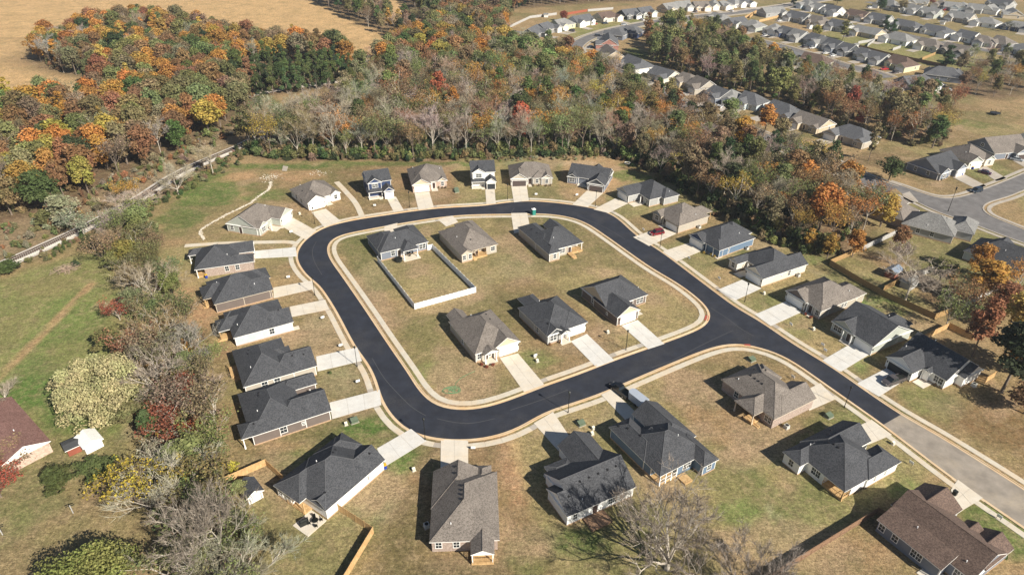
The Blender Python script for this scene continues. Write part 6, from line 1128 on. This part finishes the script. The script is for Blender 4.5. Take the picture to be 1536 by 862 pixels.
def scatter(poly_px, spacing, mixw, hr, zone_, group, seed, raw=False):
    r = random.Random(seed); poly = X_(poly_px) if not raw else poly_px; P_ = np.array(poly); x0, y0 = P_.min(0); x1, y1 = P_.max(0); keys = list(mixw); ws = [mixw[k] for k in keys]; n = 0
    tries = int((x1 - x0) * (y1 - y0) / spacing ** 2 * 4); X1 = np.array([r.uniform(x0, x1) for _ in range(tries)]); Y1 = np.array([r.uniform(y0, y1) for _ in range(tries)]); ins = pip(X1, Y1, poly)
    nn = vnoise(X1, Y1, 34, seed + 50, 2)
    for x, y, q, nz in zip(X1, Y1, ins, nn):
        if not q or not near_ok(x, y, spacing) or not clear_house(x, y): continue
        kk = keys[min(len(keys) - 1, int(np.searchsorted(np.cumsum(ws) / sum(ws), np.clip(nz * 1.6 - .3 + r.gauss(0, .26), 0, .999))))] if r.random() < .6 else r.choices(keys, ws)[0]
        pk, tk = kk.strip().split(':'); idx = r.randrange(NV[pk]); s_ = r.uniform(*hr) / BH[pk]
        if pk == 'U': s_ = r.uniform(.8, 1.6)
        if pk == 'E': s_ = r.uniform(9.5, 13) / 11
        trees.append((x, y, f'{pk}{idx}', s_ * r.uniform(.95, 1.3), s_ * r.uniform(.92, 1.1), r.uniform(0, 6.283), tk, zone_, None, group)); taken.append((x, y, spacing)); n += 1
    return n
def plant(u, v, kind, tk, h, label, rad=None, seed=0, z_=None):
    """hand-placed tree: base at photograph point (u, v), h metres tall, crown radius rad"""
    x, y = at(u, v); r = random.Random(int(u * 13 + v)); pk = kind[0]
    if pk == 'B' and h <= 12: kind = pk = 'K'
    if pk == 'S' and h < 13: kind = pk = 'H'
    if pk == 'L' and h >= 13: kind = pk = 'T'
    base_h = BH[pk]
    idx = int(kind[1:]) if len(kind) > 1 else r.randrange(NV[pk]); sz = h / base_h; sx = (rad / FOOTR[pk]) if rad else sz
    trees.append((x, y, f'{pk}{idx}', sx, sz, r.uniform(0, 6.283), tk, None, label, None)); taken.append((x, y, (rad or FOOTR[pk] * sz) * 1.2))
# --- special big trees with their own meshes ---
def special(u, v, cm, tm, tint, label, cat='tree', name='tree'):
    x, y = at(u, v); o = empty(name, x, y, 0); c = link('crown', cm, o); t = link('trunk', tm, o); c.color = (*tint, 1); tag(o, label, cat); taken.append((x, y, 12)); return o
special(160, 618, crown_mesh('crown', 13.5, 10.8, 26000, .04, .20, 'wide', nl=120, up=.4, lr=.40), limbs(12, 8, BARK, .2, 3, .4), (.47, .385, .22), 'huge round straw-coloured tree on the left pasture above the white metal shed')
special(140, 900, crown_mesh('crown', 9.5, 9.0, 20000, .0, .19, 'wide', nl=110, up=.3, lr=.5), limbs(9, 6, BARK, .1, 3, .4), (.25, .235, .08), 'broad olive-green evergreen cut by the bottom edge at lower left')
mB_, tB_ = branch_tree(12.5, 9.2, 5, 8, seed=5, trunk_r=.5, fork=.16, lean=.02); special(1000, 853, twig_mesh('crown', tB_, 8000, .026, 1.0), mB_.mesh('trunk', PALEB), (.23, .19, .155), 'large spreading bare tree below the white gabled house at the bottom')
mB_, tB_ = branch_tree(9, 7, 4, 7, seed=9, trunk_r=.22, fork=.1); special(1128, 905, twig_mesh('crown', tB_, 4500, .028, 1.1), mB_.mesh('trunk', BARK), (.22, .19, .165), 'fine-twigged bare tree cut by the bottom edge beside the board fence')
mB_, tB_ = branch_tree(13, 7.5, 5, 7, seed=12, trunk_r=.36, fork=.22); special(312, 850, twig_mesh('crown', tB_, 5200, .032, 1.0), mB_.mesh('trunk', PALEB), (.215, .18, .145), 'tall pale bare tree in the lower part of the left tree belt')
mB_, tB_ = branch_tree(10, 6.2, 4, 7, seed=14, trunk_r=.28, fork=.15); k_ = rng.integers(0, len(tB_), 2400); C_ = np.array([tuple(tB_[j][0]) for j in k_]) + rng.normal(size=(2400, 3)) * .4; N_ = rng.normal(size=(2400, 3)); N_ /= np.linalg.norm(N_, axis=1)[:, None]
special(222, 762, quads_mesh('crown', C_, N_, rng.uniform(.12, .28, 2400), rng.uniform(.5, 1, 2400), (rng.random(2400), rng.random(2400)), LEAF), mB_.mesh('trunk', BARK), (.40, .28, .05), 'wide half-bare yellow tree leaning over the lower-left lawn')
# --- left belt, lower left and single trees (base px) ---
for a in [(92, 735, 'L1', 'green', 5.5, 'round dark green bush beside the pink brick gable', 4), (150, 712, 'L2', 'green', 4, 'low dark green bush in front of the white metal shed', 4.2), (20, 700, 'S', 'brown', 6, 'thin brown tree in front of the pink brick gable', 4), (2, 745, 'S', 'maroon', 6, 'dark red tree at the left edge below the old house', 4.5), (-4, 625, 'B', 'pinktwig', 7, 'brownish bare tree at the left edge above the old house', 4.5),
          (210, 348, 'L0', 'palegreen', 9, 'yellow-green round tree at the end of the railway view', 4.6), (198, 398, 'L3', 'gold', 8.5, 'mustard-yellow tree at the top of the left belt', 5), (175, 405, 'L2', 'olive', 6, 'olive tree beside the mustard-yellow tree in the left belt', 3.5), (232, 452, 'B0', 'pinktwig', 11, 'pinkish bare tree opposite the uppermost western house', 6.5), (205, 470, 'L1', 'palegreen', 8, 'yellow-green tree left of the pinkish bare tree', 4), (180, 480, 'S', 'maroon', 7, 'small dark red tree on the pasture side of the belt', 3.4), (245, 525, 'B1', 'brown', 11, 'brown bare tree opposite the third western house', 6), (205, 535, 'S', 'rust', 9, 'rust-leaved thin tree behind the huge straw-coloured tree', 5), (168, 528, 'L0', 'olive', 7, 'dark olive tree peeping over the huge straw-coloured tree', 4.5), (288, 545, 'B2', 'twig', 10, 'grey bare tree nearest the bare soil behind the western houses', 5.5),
          (240, 590, 'B0', 'twig', 11, 'grey bare tree right of the huge straw-coloured tree', 6), (275, 600, 'H0', 'maroon', 7.5, 'upper red tree in the left belt', 3.2), (262, 655, 'S0', 'maroon', 9, 'deep red half-bare tree in the left belt', 5), (290, 662, 'L3', 'red', 5, 'bright brick-red tree opposite the fourth western house', 3.8), (230, 660, 'C0', 'green', 8, 'narrow dark green tree beside the red trees', 2.8), (200, 640, 'L3', 'olive', 6, 'yellow-green shrubby tree below the huge straw-coloured tree', 4), (285, 712, 'L0', 'olive', 8.5, 'olive-yellow tree opposite the lowest western house', 6), (320, 700, 'S', 'olive', 7, 'thin olive tree above the pine-fenced corner', 4.5), (262, 760, 'B1', 'twig', 11, 'grey bare tree left of the pine-fenced corner', 6.5), (300, 790, 'S1', 'olive', 10, 'tall thin olive tree below the pine-fenced corner', 6), (335, 800, 'S0', 'brown', 8, 'brown thin tree right of the tall pale bare tree', 5), (372, 880, 'B2', 'twig', 10, 'bare tree at the bottom edge right of the belt', 6), (270, 880, 'S1', 'olive', 10, 'olive half-bare tree at the bottom edge of the belt', 6), (345, 880, 'B0', 'pinktwig', 9, 'pinkish bare tree at the bottom edge of the belt', 5), (250, 700, 'S', 'twig', 7, 'small grey half-bare tree in the middle of the belt', 4), (362, 745, 'L1', 'palegreen', 4, 'yellow-green shrub leaning on the garden shed', 2.2), (350, 705, 'U', 'yellow', 2.5, 'small yellow bush by the pine fence', 1.6),
          (126, 352, 'S', 'twig', 9, 'grey half-bare tree overhanging the railway', 6), (100, 335, 'L1', 'tan', 10, 'straw-olive round tree left of the railway', 7), (72, 340, 'L2', 'olive', 6, 'low dark olive tree beside the railway', 4), (140, 372, 'L0', 'green', 4.5, 'low green thicket below the railway', 4), (115, 400, 'U', 'dark', 2.2, 'small dark bush alone on the upper pasture', 1.8), (12, 408, 'L3', 'green', 3.5, 'dense green thicket at the left edge below the railway', 4.5), (268, 292, 'B1', 'tan', 12, 'tall chalky bare tree beside the railway', 5), (205, 325, 'B2', 'twig', 9, 'low grey bare tree over the railway', 6), (320, 262, 'B0', 'tan', 13, 'tall slim pale bare tree at the sodded bank', 4), (190, 300, 'S', 'orange', 8, 'thin orange tree over the railway', 4),
          (1502, 588, 'T0', 'dark', 19, 'big dark green tree at the right edge beside the short pine fence', 6.6), (1458, 534, 'T1', 'rust', 17, 'tall rust-and-green tree behind the white house with black garage', 4.2), (1530, 560, 'L2', 'orange', 12, 'orange-brown tree at the right edge', 6), (1536, 620, 'L3', 'rust', 8, 'rust tree cut by the right edge', 5), (1522, 500, 'L0', 'gold', 12, 'golden tree behind the dark one at the right edge', 6), (1470, 455, 'L2', 'orange', 13, 'large bright orange yard tree in front of the long grey house', 5.6), (1440, 470, 'S', 'rust', 12, 'thin rust-brown yard tree', 5), (1495, 470, 'L1', 'rust', 10, 'rust-brown tree right of the large bright orange one', 5), (1520, 440, 'S', 'orange', 10, 'half-bare orange tree at the far right yard', 5), (1357, 452, 'B1', 'twig', 13, 'slim grey bare tree beside the grey garden shed', 5.5), (1405, 430, 'L3', 'olive', 9, 'dark olive tree in front of the long grey house', 4.6), (1418, 490, 'S', 'olive', 11, 'thin olive tree by the long tan fence', 4), (1345, 398, 'S', 'pinktwig', 8, 'small purplish tree near the grey panel fence', 3.2),
          (1268, 282, 'L0', 'green', 10, 'olive-green tree at the start of the right-hand road', 6), (1332, 272, 'L2', 'green', 10, 'round green tree left of the blue-grey corner house', 5.5), (1302, 242, 'C1', 'brown', 16, 'very tall thin brown tree standing alone near the right-hand road', 2.4), (1278, 385, 'L1', 'orange', 9, 'bright orange tree at the corner of the cedar fence', 4), (1320, 340, 'L0', 'gold', 12, 'golden-brown tree overhanging the brown brick house', 6), (1300, 320, 'S', 'rust', 12, 'rust-brown thin tree in the side wood', 5), (1240, 388, 'L2', 'orange', 9, 'golden shrubby tree at the lower tip of the wood', 3), (1210, 378, 'C0', 'orange', 8, 'narrow orange tree at the lower tip of the wood', 2.4), (1390, 340, 'S', 'green', 5, 'young thin green tree on the verge of the right-hand road', 2),
          (780, 224, 'T0', 'red', 20, 'vivid red-orange round tree in front of the middle wood', 4.6), (808, 222, 'S0', 'orange', 19, 'orange half-bare tree right of the vivid red-orange one', 4.2), (660, 172, 'T2', 'red', 20, 'red-orange tree deep in the middle wood', 5), (700, 228, 'S1', 'orange', 16, 'orange half-bare tree at the foot of the middle wood', 4), (488, 232, 'C0', 'rust', 17, 'narrow rust-brown tree at the left foot of the middle wood', 3.2), (820, 126, 'L3', 'palegreen', 18, 'broad green tree at the end of the mid street', 8), (845, 134, 'L0', 'palegreen', 14, 'yellow-green tree beside the broad green tree', 5), (787, 134, 'L2', 'green', 17, 'dark green tree left of the broad green tree', 6.5), (1145, 204, 'L1', 'orange', 14, 'bright orange tree by the mid-street houses', 5.5), (1108, 232, 'L2', 'orange', 16, 'golden tree at the upper edge of the side wood', 5), (1092, 194, 'L3', 'palegreen', 14, 'green tree right of the white car in the mid street', 5), (1272, 180, 'T1', 'maroon', 16, 'crimson tree in the band above the right-hand houses', 4.5), (1288, 192, 'L2', 'red', 10, 'small scarlet tree in the band near the grey shed', 3), (1362, 205, 'C1', 'orange', 11, 'slim orange tree at the right end of the band', 3), (1398, 222, 'L1', 'green', 14, 'tall green tree at the right end of the band', 5.5), (1155, 70 + 25, 'L2', 'orange', 12, 'bright orange tree beside the greenish far house', 5), (970, 62, 'C0', 'rust', 18, 'very tall rust-brown tree at the left end of the band', 4), (1003, 60, 'L1', 'dark', 14, 'dark green tree right of the very tall rust-brown one', 6), (1222, 98 - 40, 'L3', 'gold', 9, 'golden-green round tree between two far rows', 4.5), (1264, 60, 'C1', 'olive', 12, 'olive tree in front of the far third row', 4.5), (1320, 18, 'L0', 'dark', 10, 'dark round tree in the far fourth row', 5), (1352, 18, 'L2', 'brown', 9, 'brown tree right of the dark round tree', 5.5), (1326, 46, 'E', 'dark', 10, 'left of two dark evergreens in the far third row', 4.4), (1338, 50, 'E', 'dark', 9, 'right of two dark evergreens in the far third row', 4), (1190, 9, 'E', 'dark', 9, 'dark narrow tree at the top beside the far street', 3.5), (1395, 8, 'L1', 'maroon', 8, 'maroon tree at the top between the far rows', 4.5), (1243, 20, 'L2', 'maroon', 5, 'small maroon tree before the white far house', 2.5), (845, 33, 'L0', 'maroon', 8, 'maroon tree beside the red-stained fence', 4), (1418, 100, 'E', 'dark', 12, 'tall dark cedar behind the blue-grey far house', 6), (1512, 48, 'S', 'dark', 8, 'thin dark tree in the far fourth row', 3), (1255, 8, 'L3', 'olive', 8, 'olive round tree at the top of the far rows', 5)]:
    plant(*a)
# small shrubs round the houses
SHORT_ = dict(B6='the brown-roofed house', I4='the arched-porch inner house', I5='the grey inner house', A1='the brick western house', A2='the second western house', A3='the pale blue western house', A4='the fourth western house', A5='the lowest western house', A6='the house with the patio', T0='the sage green house', T1='the top-left white house', T2='the navy two-storey house', T3='the pink brick house', T4='the white farmhouse', T5='the dark-garage greige house', T6='the slate blue gabled house', T7='the cream-sided grey house', T8='the maroon car house', T9='the steel blue house', T10='the two-gabled cream house', T11='the shadowed greige house', T12='the sage-gabled house', T13='the black-garage house', B4='the brown brick house', R1='the twin-gabled corner house', R2='the cream right-hand house', R3='the wide tan garage', R4='the grey panel fence', R5='the long grey house', R6='the rightmost charcoal roof')
n_sh = 0
for r, pts, tk in (('z', [(500, 560), (520, 550), (545, 540)], 'green'), ('i', [(690, 720), (760, 740), (800, 760)], 'gold'), ('p', [(520, 780), (575, 800), (640, 780)], 'maroon'), ('l', [(270, 520), (330, 560)], 'maroon'), ('m', [(740, 700), (790, 730)], 'brown'), ('w', [(1230, 720)], 'green'), ('e', [(480, 690), (510, 670)], 'rust'), ('f', [(920, 450), (960, 452), (1000, 448)], 'brown'), ('g', [(790, 425), (850, 428), (930, 428), (980, 425)], 'brown'), ('q', [(180, 850), (290, 820)], 'rust'), ('c', [(1190, 150)], 'green'), ('h', [(920, 590), (960, 600)], 'green')):
    for a, b in pts:
        x, y = P(r, a, b); o = empty('shrub', x, y, random.uniform(0, 6)); o.scale = (.36, .36, .34); c = link('crown', PROT[f'U{n_sh % 2}'][0], o); c.color = (*T[tk], 1); n_sh += 1
        hs = min([(o_, SHORT_.get(k_, 'an inner house')) for k_, o_, r_ in NH], key=lambda h: math.hypot(h[0][0] - x, h[0][1] - y))[1]; tag(o, f"small {TN[tk]} foundation shrub by {hs}", 'shrub', 'foundation shrubs by the houses')
# --- the woods ---
MIX_L = {'L:olive': 8, 'L:rust': 12, 'L:brown': 8, 'L:orange': 9, 'C:orange': 3, 'C:gold': 3, 'T:rust': 5, 'L:green': 4, 'S:brown': 5, 'B:twig': 3, 'L:palegreen': 4, 'L:dark': 1, 'L:gold': 3}
MIX_U = {'L:rust': 7, 'L:olive': 7, 'L:gold': 4, 'L:brown': 6, 'L:orange': 3, 'S:rust': 4, 'B:twig': 3, 'L:green': 4, 'L:palegreen': 3}
MIX_M = {'S:olive': 9, 'B:twig': 16, 'S:brown': 9, 'B:tan': 2, 'T:olive': 4, 'S:palegreen': 5, 'B:brown': 5, 'S:green': 3, 'T:brown': 4, 'S:rust': 8, 'S:orange': 6, 'T:orange': 2, 'S:gold': 2, 'T:green': 1}
MIX_R = {'S:olive': 8, 'T:olive': 5, 'B:twig': 9, 'S:orange': 3, 'S:brown': 8, 'T:brown': 6, 'T:green': 4, 'T:dark': 3, 'S:rust': 7, 'T:rust': 4, 'L:rust': 2, 'L:orange': 2, 'S:gold': 3}
MIX_T = {'T:olive': 6, 'T:green': 5, 'T:dark': 3, 'B:pinktwig': 3, 'T:brown': 6, 'C:gold': 1, 'S:brown': 4}
MIX_B = {'L:olive': 7, 'T:olive': 6, 'T:palegreen': 4, 'S:orange': 2, 'S:olive': 8, 'T:green': 2, 'B:twig': 6, 'C:olive': 4, 'T:brown': 5, 'S:gold': 2, 'S:rust': 3}
MIX_S = {'H:olive': 12, 'K:twig': 4, 'H:brown': 6, 'L:olive': 7, 'L:brown': 2, 'H:palegreen': 3, 'U:olive': 4}
cuts = [1090]
Z_MIDL = [p for p in Z_MID]
scatter([(380, 100), (480, 96), (528, 108), (520, 124), (480, 136), (420, 142), (385, 150)], 5.2, {'E:green': 9, 'E:dark': 3, 'T:green': 2}, (11, 14), 'in the cedar clump', 'cedars beyond the gravel lane', 31)
scatter(Z_LEFT, 6.4, MIX_L, (13, 17), 'in the left wood', 'trees of the left wood', 11)
ZR_ = [(925, 234), (960, 248), (1000, 266), (1050, 300), (1100, 328), (1150, 352), (1200, 374), (1245, 384), (1280, 378), (1296, 350), (1292, 318), (1262, 286), (1210, 256), (1150, 232), (1090, 208), (1030, 185), (970, 152), (910, 118), (870, 108), (880, 160)]
scatter([(590, 88), (640, 62), (690, 12), (740, -8), (800, 4), (762, 22), (757, 52), (762, 76), (800, 86), (850, 104), (880, 112), (900, 130), (800, 128), (700, 122), (620, 118), (575, 104)], 6.2, MIX_U, (13, 17), 'in the middle wood', 'trees of the middle wood', 41)
scatter([(385, 165), (400, 196), (450, 190), (500, 176), (525, 152), (540, 130), (480, 150)], 6, {'U:brown': 5, 'H:pinktwig': 3, 'H:olive': 4, 'U:olive': 4, 'H:brown': 3}, (4, 7), 'below the gravel lane', 'brush below the gravel lane', 42)
scatter(ZR_, 5.6, MIX_R, (13, 18), 'in the side wood', 'trees of the side wood', 12)
scatter([(376, 226), (400, 237), (560, 238), (700, 235), (850, 231), (925, 231), (926, 222), (850, 224), (700, 227), (560, 230), (400, 228)], 4.0, {'B:twig': 8, 'S:olive': 4, 'B:brown': 3, 'S:palegreen': 2, 'S:orange': 1}, (14, 20), 'at the front of the wood', 'trees at the front of the middle wood', 43)
scatter(Z_MID, 5.4, MIX_M, (14, 20), 'in the middle wood', 'trees of the middle wood', 13)
scatter(Z_TOP, 7, MIX_T, (13, 18), 'between the fields', 'trees of the line between the fields', 14)
scatter(Z_TOP2, 8, MIX_T, (13, 18), 'at the top edge', 'trees of the wood at the top edge', 15)
scatter(Z_BAND, 6.3, MIX_B, (12, 18), 'in the mid-street band', 'trees of the band above the mid street', 16)
scatter(Z_RC, 7, MIX_B, (10, 13), 'in the right-edge clump', 'trees of the clump at the right edge', 17)
scatter([(1330, 350), (1400, 470), (1440, 500), (1536, 470), (1536, 430), (1440, 380)], 13, {'H:rust': 3, 'L:orange': 4, 'L:rust': 2, 'H:olive': 2}, (8, 12), 'in the fenced yards', 'yard trees on the right', 18)
scatter(Z_STRIP, 4.0, MIX_S, (7, 11), 'in the western belt', 'trees of the belt behind the western houses', 19)
# far horizon woods, outside the frame of the photograph but on the same land
# individuals: the 300 trees that show largest, then the rest as one object
def vis_key(t): u, v, w = to_px(t[0], t[1], 6); inside = -60 < u < 1600 and -30 < v < 960; return (t[4] * 12 / w) if inside else 0
hand = [t for t in trees if t[8]]; auto = [t for t in trees if not t[8]]
auto.sort(key=vis_key, reverse=True); nind = 296 - len(hand); indiv = hand + auto[:nind]; rest = auto[nind:]
SHORT = SHORT_
LM = [(o_, SHORT[k_]) for k_, o_, r_ in NH if k_ in SHORT] + [((f_[0][0], f_[0][1]), q_) for f_, q_ in zip(FARH, []) ] + [(at(953, 97), 'the white mid-street gable'), (at(1079, 142), 'the slate mid-street house'), (at(1217, 184), 'the tan mid-street house'), (at(1223, 92), 'the brown-roofed cul-de-sac house'), (at(820, 122), 'the mid-street bend'), (at(560, 120), 'the gravel lane'), (at(700, 60), 'the upper fields')]
LM2 = [(at(30, 120), 'the field notch'), (at(120, 290), 'the railway'), (at(240, 230), 'the chalky bare tree'), (at(345, 170), 'the gravel lane'), (at(450, 90), 'the far field'), (at(200, 60), 'the far field edge'), (at(60, 250), 'the left edge')]
seenp = {}
for t in indiv:
    x, y, pk, sx, sz, rt_, tk, zn, lab, grp = t; cm, tm = PROT[pk]; isb = pk[0] == 'U'
    o = empty('bush' if isb else 'bare_tree' if pk[0] == 'B' else 'cedar_tree' if pk[0] == 'E' else 'tree', x, y, rt_); o.scale = (sx, sx, sz)
    c = link('crown', cm, o); c.color = (*rnd_tint(tk), 1); link('trunk', tm, o); seenp.setdefault(pk, (c, [k for k in o.children if k.name.startswith('trunk')][0]))
    if not lab:
        w_ = min(LM2 if zn == 'in the left wood' else LM, key=lambda q: math.hypot(q[0][0] - x, q[0][1] - y))
        dd = math.hypot(w_[0][0] - x, w_[0][1] - y); near_ = 'beside' if dd < 22 else 'near' if dd < 40 else 'far behind'
        size = 'tall' if sz > 1.03 else 'low' if sz < .92 else 'middling'
        lab = f"{size} {TN[tk]} {KN[pk[0]]} {zn}, {near_} {w_[1]}"
        if len(lab.split()) > 16: lab = f"{size} {TN[tk]} {KN[pk[0]]} {near_} {w_[1]}"
    tag(o, lab, 'bush' if isb else 'tree', grp or 'single trees and trees of the belts')
# the rest: geometry-node instances of the same crowns and trunks
def stuff_instances(name, pts, label, cat):
    keys = sorted({p[2] for p in pts}); colC = bpy.data.collections.new(name + ' crowns'); colT = bpy.data.collections.new(name + ' trunks')
    for k in keys:
        if k not in seenp:
            p = [q for q in pts if q[2] == k][0]; pts.remove(p); o = empty('tree', p[0], p[1], p[5]); o.scale = (p[3], p[3], p[4]); c = link('crown', PROT[k][0], o); c.color = (*rnd_tint(p[6]), 1); t_ = link('trunk', PROT[k][1], o); tag(o, f"{TN[p[6]]} {KN[k[0]]} {p[7] or 'in the woods'} standing among many others", 'tree', 'trees of the woods'); seenp[k] = (c, t_)
    order = {}
    srt = sorted(keys, key=lambda k: seenp[k][0].name)
    for i, k in enumerate(srt): colC.objects.link(seenp[k][0]); order[k] = i
    srtT = sorted(keys, key=lambda k: seenp[k][1].name); orderT = {k: i for i, k in enumerate(srtT)}
    for k in srtT: colT.objects.link(seenp[k][1])
    n = len(pts); me = bpy.data.meshes.new(name); me.vertices.add(n); me.vertices.foreach_set('co', np.array([(p[0], p[1], 0) for p in pts], 'f').ravel())
    def attr(nm, ty, vals, key='value'): a = me.attributes.new(nm, ty, 'POINT'); a.data.foreach_set(key, np.array(vals, 'f' if ty != 'INT' else 'i').ravel())
    attr('ic', 'INT', [order[p[2]] for p in pts]); attr('it', 'INT', [orderT[p[2]] for p in pts]); attr('rot', 'FLOAT_VECTOR', [(0, 0, p[5]) for p in pts], 'vector'); attr('scl', 'FLOAT_VECTOR', [(p[3], p[3], p[4]) for p in pts], 'vector')
    attr('tint', 'FLOAT_VECTOR', [rnd_tint(p[6]) for p in pts], 'vector')
    o = link(name, me); g = bpy.data.node_groups.new(name, 'GeometryNodeTree'); g.interface.new_socket('Geometry', in_out='INPUT', socket_type='NodeSocketGeometry'); g.interface.new_socket('Geometry', in_out='OUTPUT', socket_type='NodeSocketGeometry')
    gi = g.nodes.new('NodeGroupInput'); go = g.nodes.new('NodeGroupOutput'); jn = g.nodes.new('GeometryNodeJoinGeometry')
    for colx, att in ((colC, 'ic'), (colT, 'it')):
        ci = g.nodes.new('GeometryNodeCollectionInfo'); ci.inputs[0].default_value = colx; ci.inputs[1].default_value = True; ci.inputs[2].default_value = True
        ip = g.nodes.new('GeometryNodeInstanceOnPoints'); ip.inputs['Pick Instance'].default_value = True
        def na(nm, ty): a = g.nodes.new('GeometryNodeInputNamedAttribute'); a.data_type = ty; a.inputs[0].default_value = nm; return a.outputs[0]
        g.links.new(gi.outputs[0], ip.inputs['Points']); g.links.new(ci.outputs[0], ip.inputs['Instance']); g.links.new(na(att, 'INT'), ip.inputs['Instance Index']); g.links.new(na('rot', 'FLOAT_VECTOR'), ip.inputs['Rotation']); g.links.new(na('scl', 'FLOAT_VECTOR'), ip.inputs['Scale'])
        g.links.new(ip.outputs[0], jn.inputs[0])
    g.links.new(jn.outputs[0], go.inputs[0]); md = o.modifiers.new('instances', 'NODES'); md.node_group = g; tag(o, label, cat, kind='stuff'); return o
# undergrowth bushes along and inside the woods
ub = []
def undergrowth(poly_px, spacing, tints, seed, line=False, sc=(.7, 1.7)):
    r = random.Random(seed)
    if line:
        c_ = smooth(X_(poly_px), False, spacing, 1)
        for x, y in c_:
            for _ in range(3): ub.append((x + r.gauss(0, 2.6), y + r.gauss(0, 1.6) + 2.2, r.choice(['U0', 'U1']), r.uniform(*sc), r.uniform(*sc) * .9, r.uniform(0, 6.28), r.choice(tints), None, None, None))
        return
    P_ = np.array(X_(poly_px)); x0, y0 = P_.min(0); x1, y1 = P_.max(0); k = int((x1 - x0) * (y1 - y0) / spacing ** 2); X1 = np.array([r.uniform(x0, x1) for _ in range(k)]); Y1 = np.array([r.uniform(y0, y1) for _ in range(k)])
    for x, y, q in zip(X1, Y1, pip(X1, Y1, P_)):
        if q: ub.append((x, y, r.choice(['U0', 'U1']), r.uniform(*sc), r.uniform(*sc), r.uniform(0, 6.28), r.choice(tints), None, None, None))
undergrowth([(372, 226), (400, 238), (480, 238), (560, 240), (640, 239), (700, 237), (780, 236), (850, 234), (925, 234)], 1.7, ['green', 'olive', 'olive', 'palegreen', 'dark', 'brown'], 1, True, (.35, 1.7))
undergrowth([(925, 236), (960, 250), (1000, 268), (1050, 302), (1100, 330), (1150, 354), (1200, 376), (1245, 386)], 2.0, ['green', 'olive', 'dark', 'brown', 'brown'], 2, True, (.4, 1.6))
undergrowth([(700, 245), (780, 242), (850, 240), (900, 238)], 1.6, ['tan', 'brown', 'olive'], 3, True, (.25, .55))
undergrowth([(210, 318), (262, 290), (310, 262), (350, 240), (372, 228)], 1.6, ['olive', 'green', 'brown'], 4, True, (.4, 1.0))
undergrowth([(60, 395), (120, 365), (160, 350), (200, 330)], 2, ['olive', 'brown', 'green'], 5, True, (.4, .9))
undergrowth(Z_MID, 4.8, ['olive', 'brown', 'brown', 'twig', 'olive', 'dark'], 6, False, (.7, 2.0)); undergrowth([(372, 226), (400, 238), (560, 240), (700, 237), (850, 234), (925, 234), (930, 222), (850, 222), (700, 224), (560, 227), (400, 224)], 2.6, ['olive', 'green', 'dark', 'brown', 'green'], 16, False, (.8, 2.3)); undergrowth([(925, 236), (1000, 268), (1100, 330), (1200, 376), (1245, 386), (1250, 372), (1190, 358), (1100, 310), (1000, 252), (930, 224)], 2.8, ['olive', 'dark', 'brown', 'green'], 17, False, (1.0, 2.6)); undergrowth(Z_LEFT, 6.5, ['olive', 'brown', 'rust'], 7); undergrowth(Z_STRIP, 2.7, ['olive', 'brown', 'palegreen', 'olive', 'gold', 'rust'], 8, False, (.5, 1.5)); undergrowth(Z_BAND, 5, ['brown', 'olive'], 9)
undergrowth([(0, 395), (100, 345), (190, 290), (300, 235), (360, 200), (372, 175), (290, 212), (180, 265), (90, 308), (0, 335)], 3.0, ['brown', 'olive', 'olive', 'pinktwig', 'rust'], 10, False, (.35, 1.25))
for kk in ('U0', 'U1'):
    if kk not in seenp:
        p = [q for q in ub if q[2] == kk][0]; o = empty('bush', p[0], p[1], p[5]); o.scale = (p[3], p[3], p[4]); c = link('crown', PROT[kk][0], o); c.color = (*T['olive'], 1); t_ = link('trunk', PROT[kk][1], o); tag(o, 'olive bush at the foot of the middle wood', 'bush', 'bushes at the foot of the wood'); seenp[kk] = (c, t_)
stuff_instances('woodland', rest, 'the remaining autumn trees of the woods', 'woodland')
stuff_instances('undergrowth', ub, 'low bushes and brush under and beside the woods', 'undergrowth')
print('TREES', len(hand), len(auto), 'rest', len(rest), 'undergrowth', len(ub), 'objects', len(SC.objects))
# ================= AIR =================
hb = MB(); hb.box(-5200, 5600, -1600, 7600, -1.0, 101.5); hz = hb.build('haze', None)
hm = bpy.data.materials.new('pale air'); hm.use_nodes = True; hn = hm.node_tree; hn.nodes.clear()
pv = hn.nodes.new('ShaderNodeVolumePrincipled'); pv.inputs['Color'].default_value = (.86, .92, 1, 1); pv.inputs['Density'].default_value = .00013; pv.inputs['Anisotropy'].default_value = .2
mo = hn.nodes.new('ShaderNodeOutputMaterial'); hn.links.new(pv.outputs[0], mo.inputs['Volume']); hz.data.materials.append(hm); tag(hz, 'thin pale air over the whole neighbourhood', 'haze', kind='stuff')
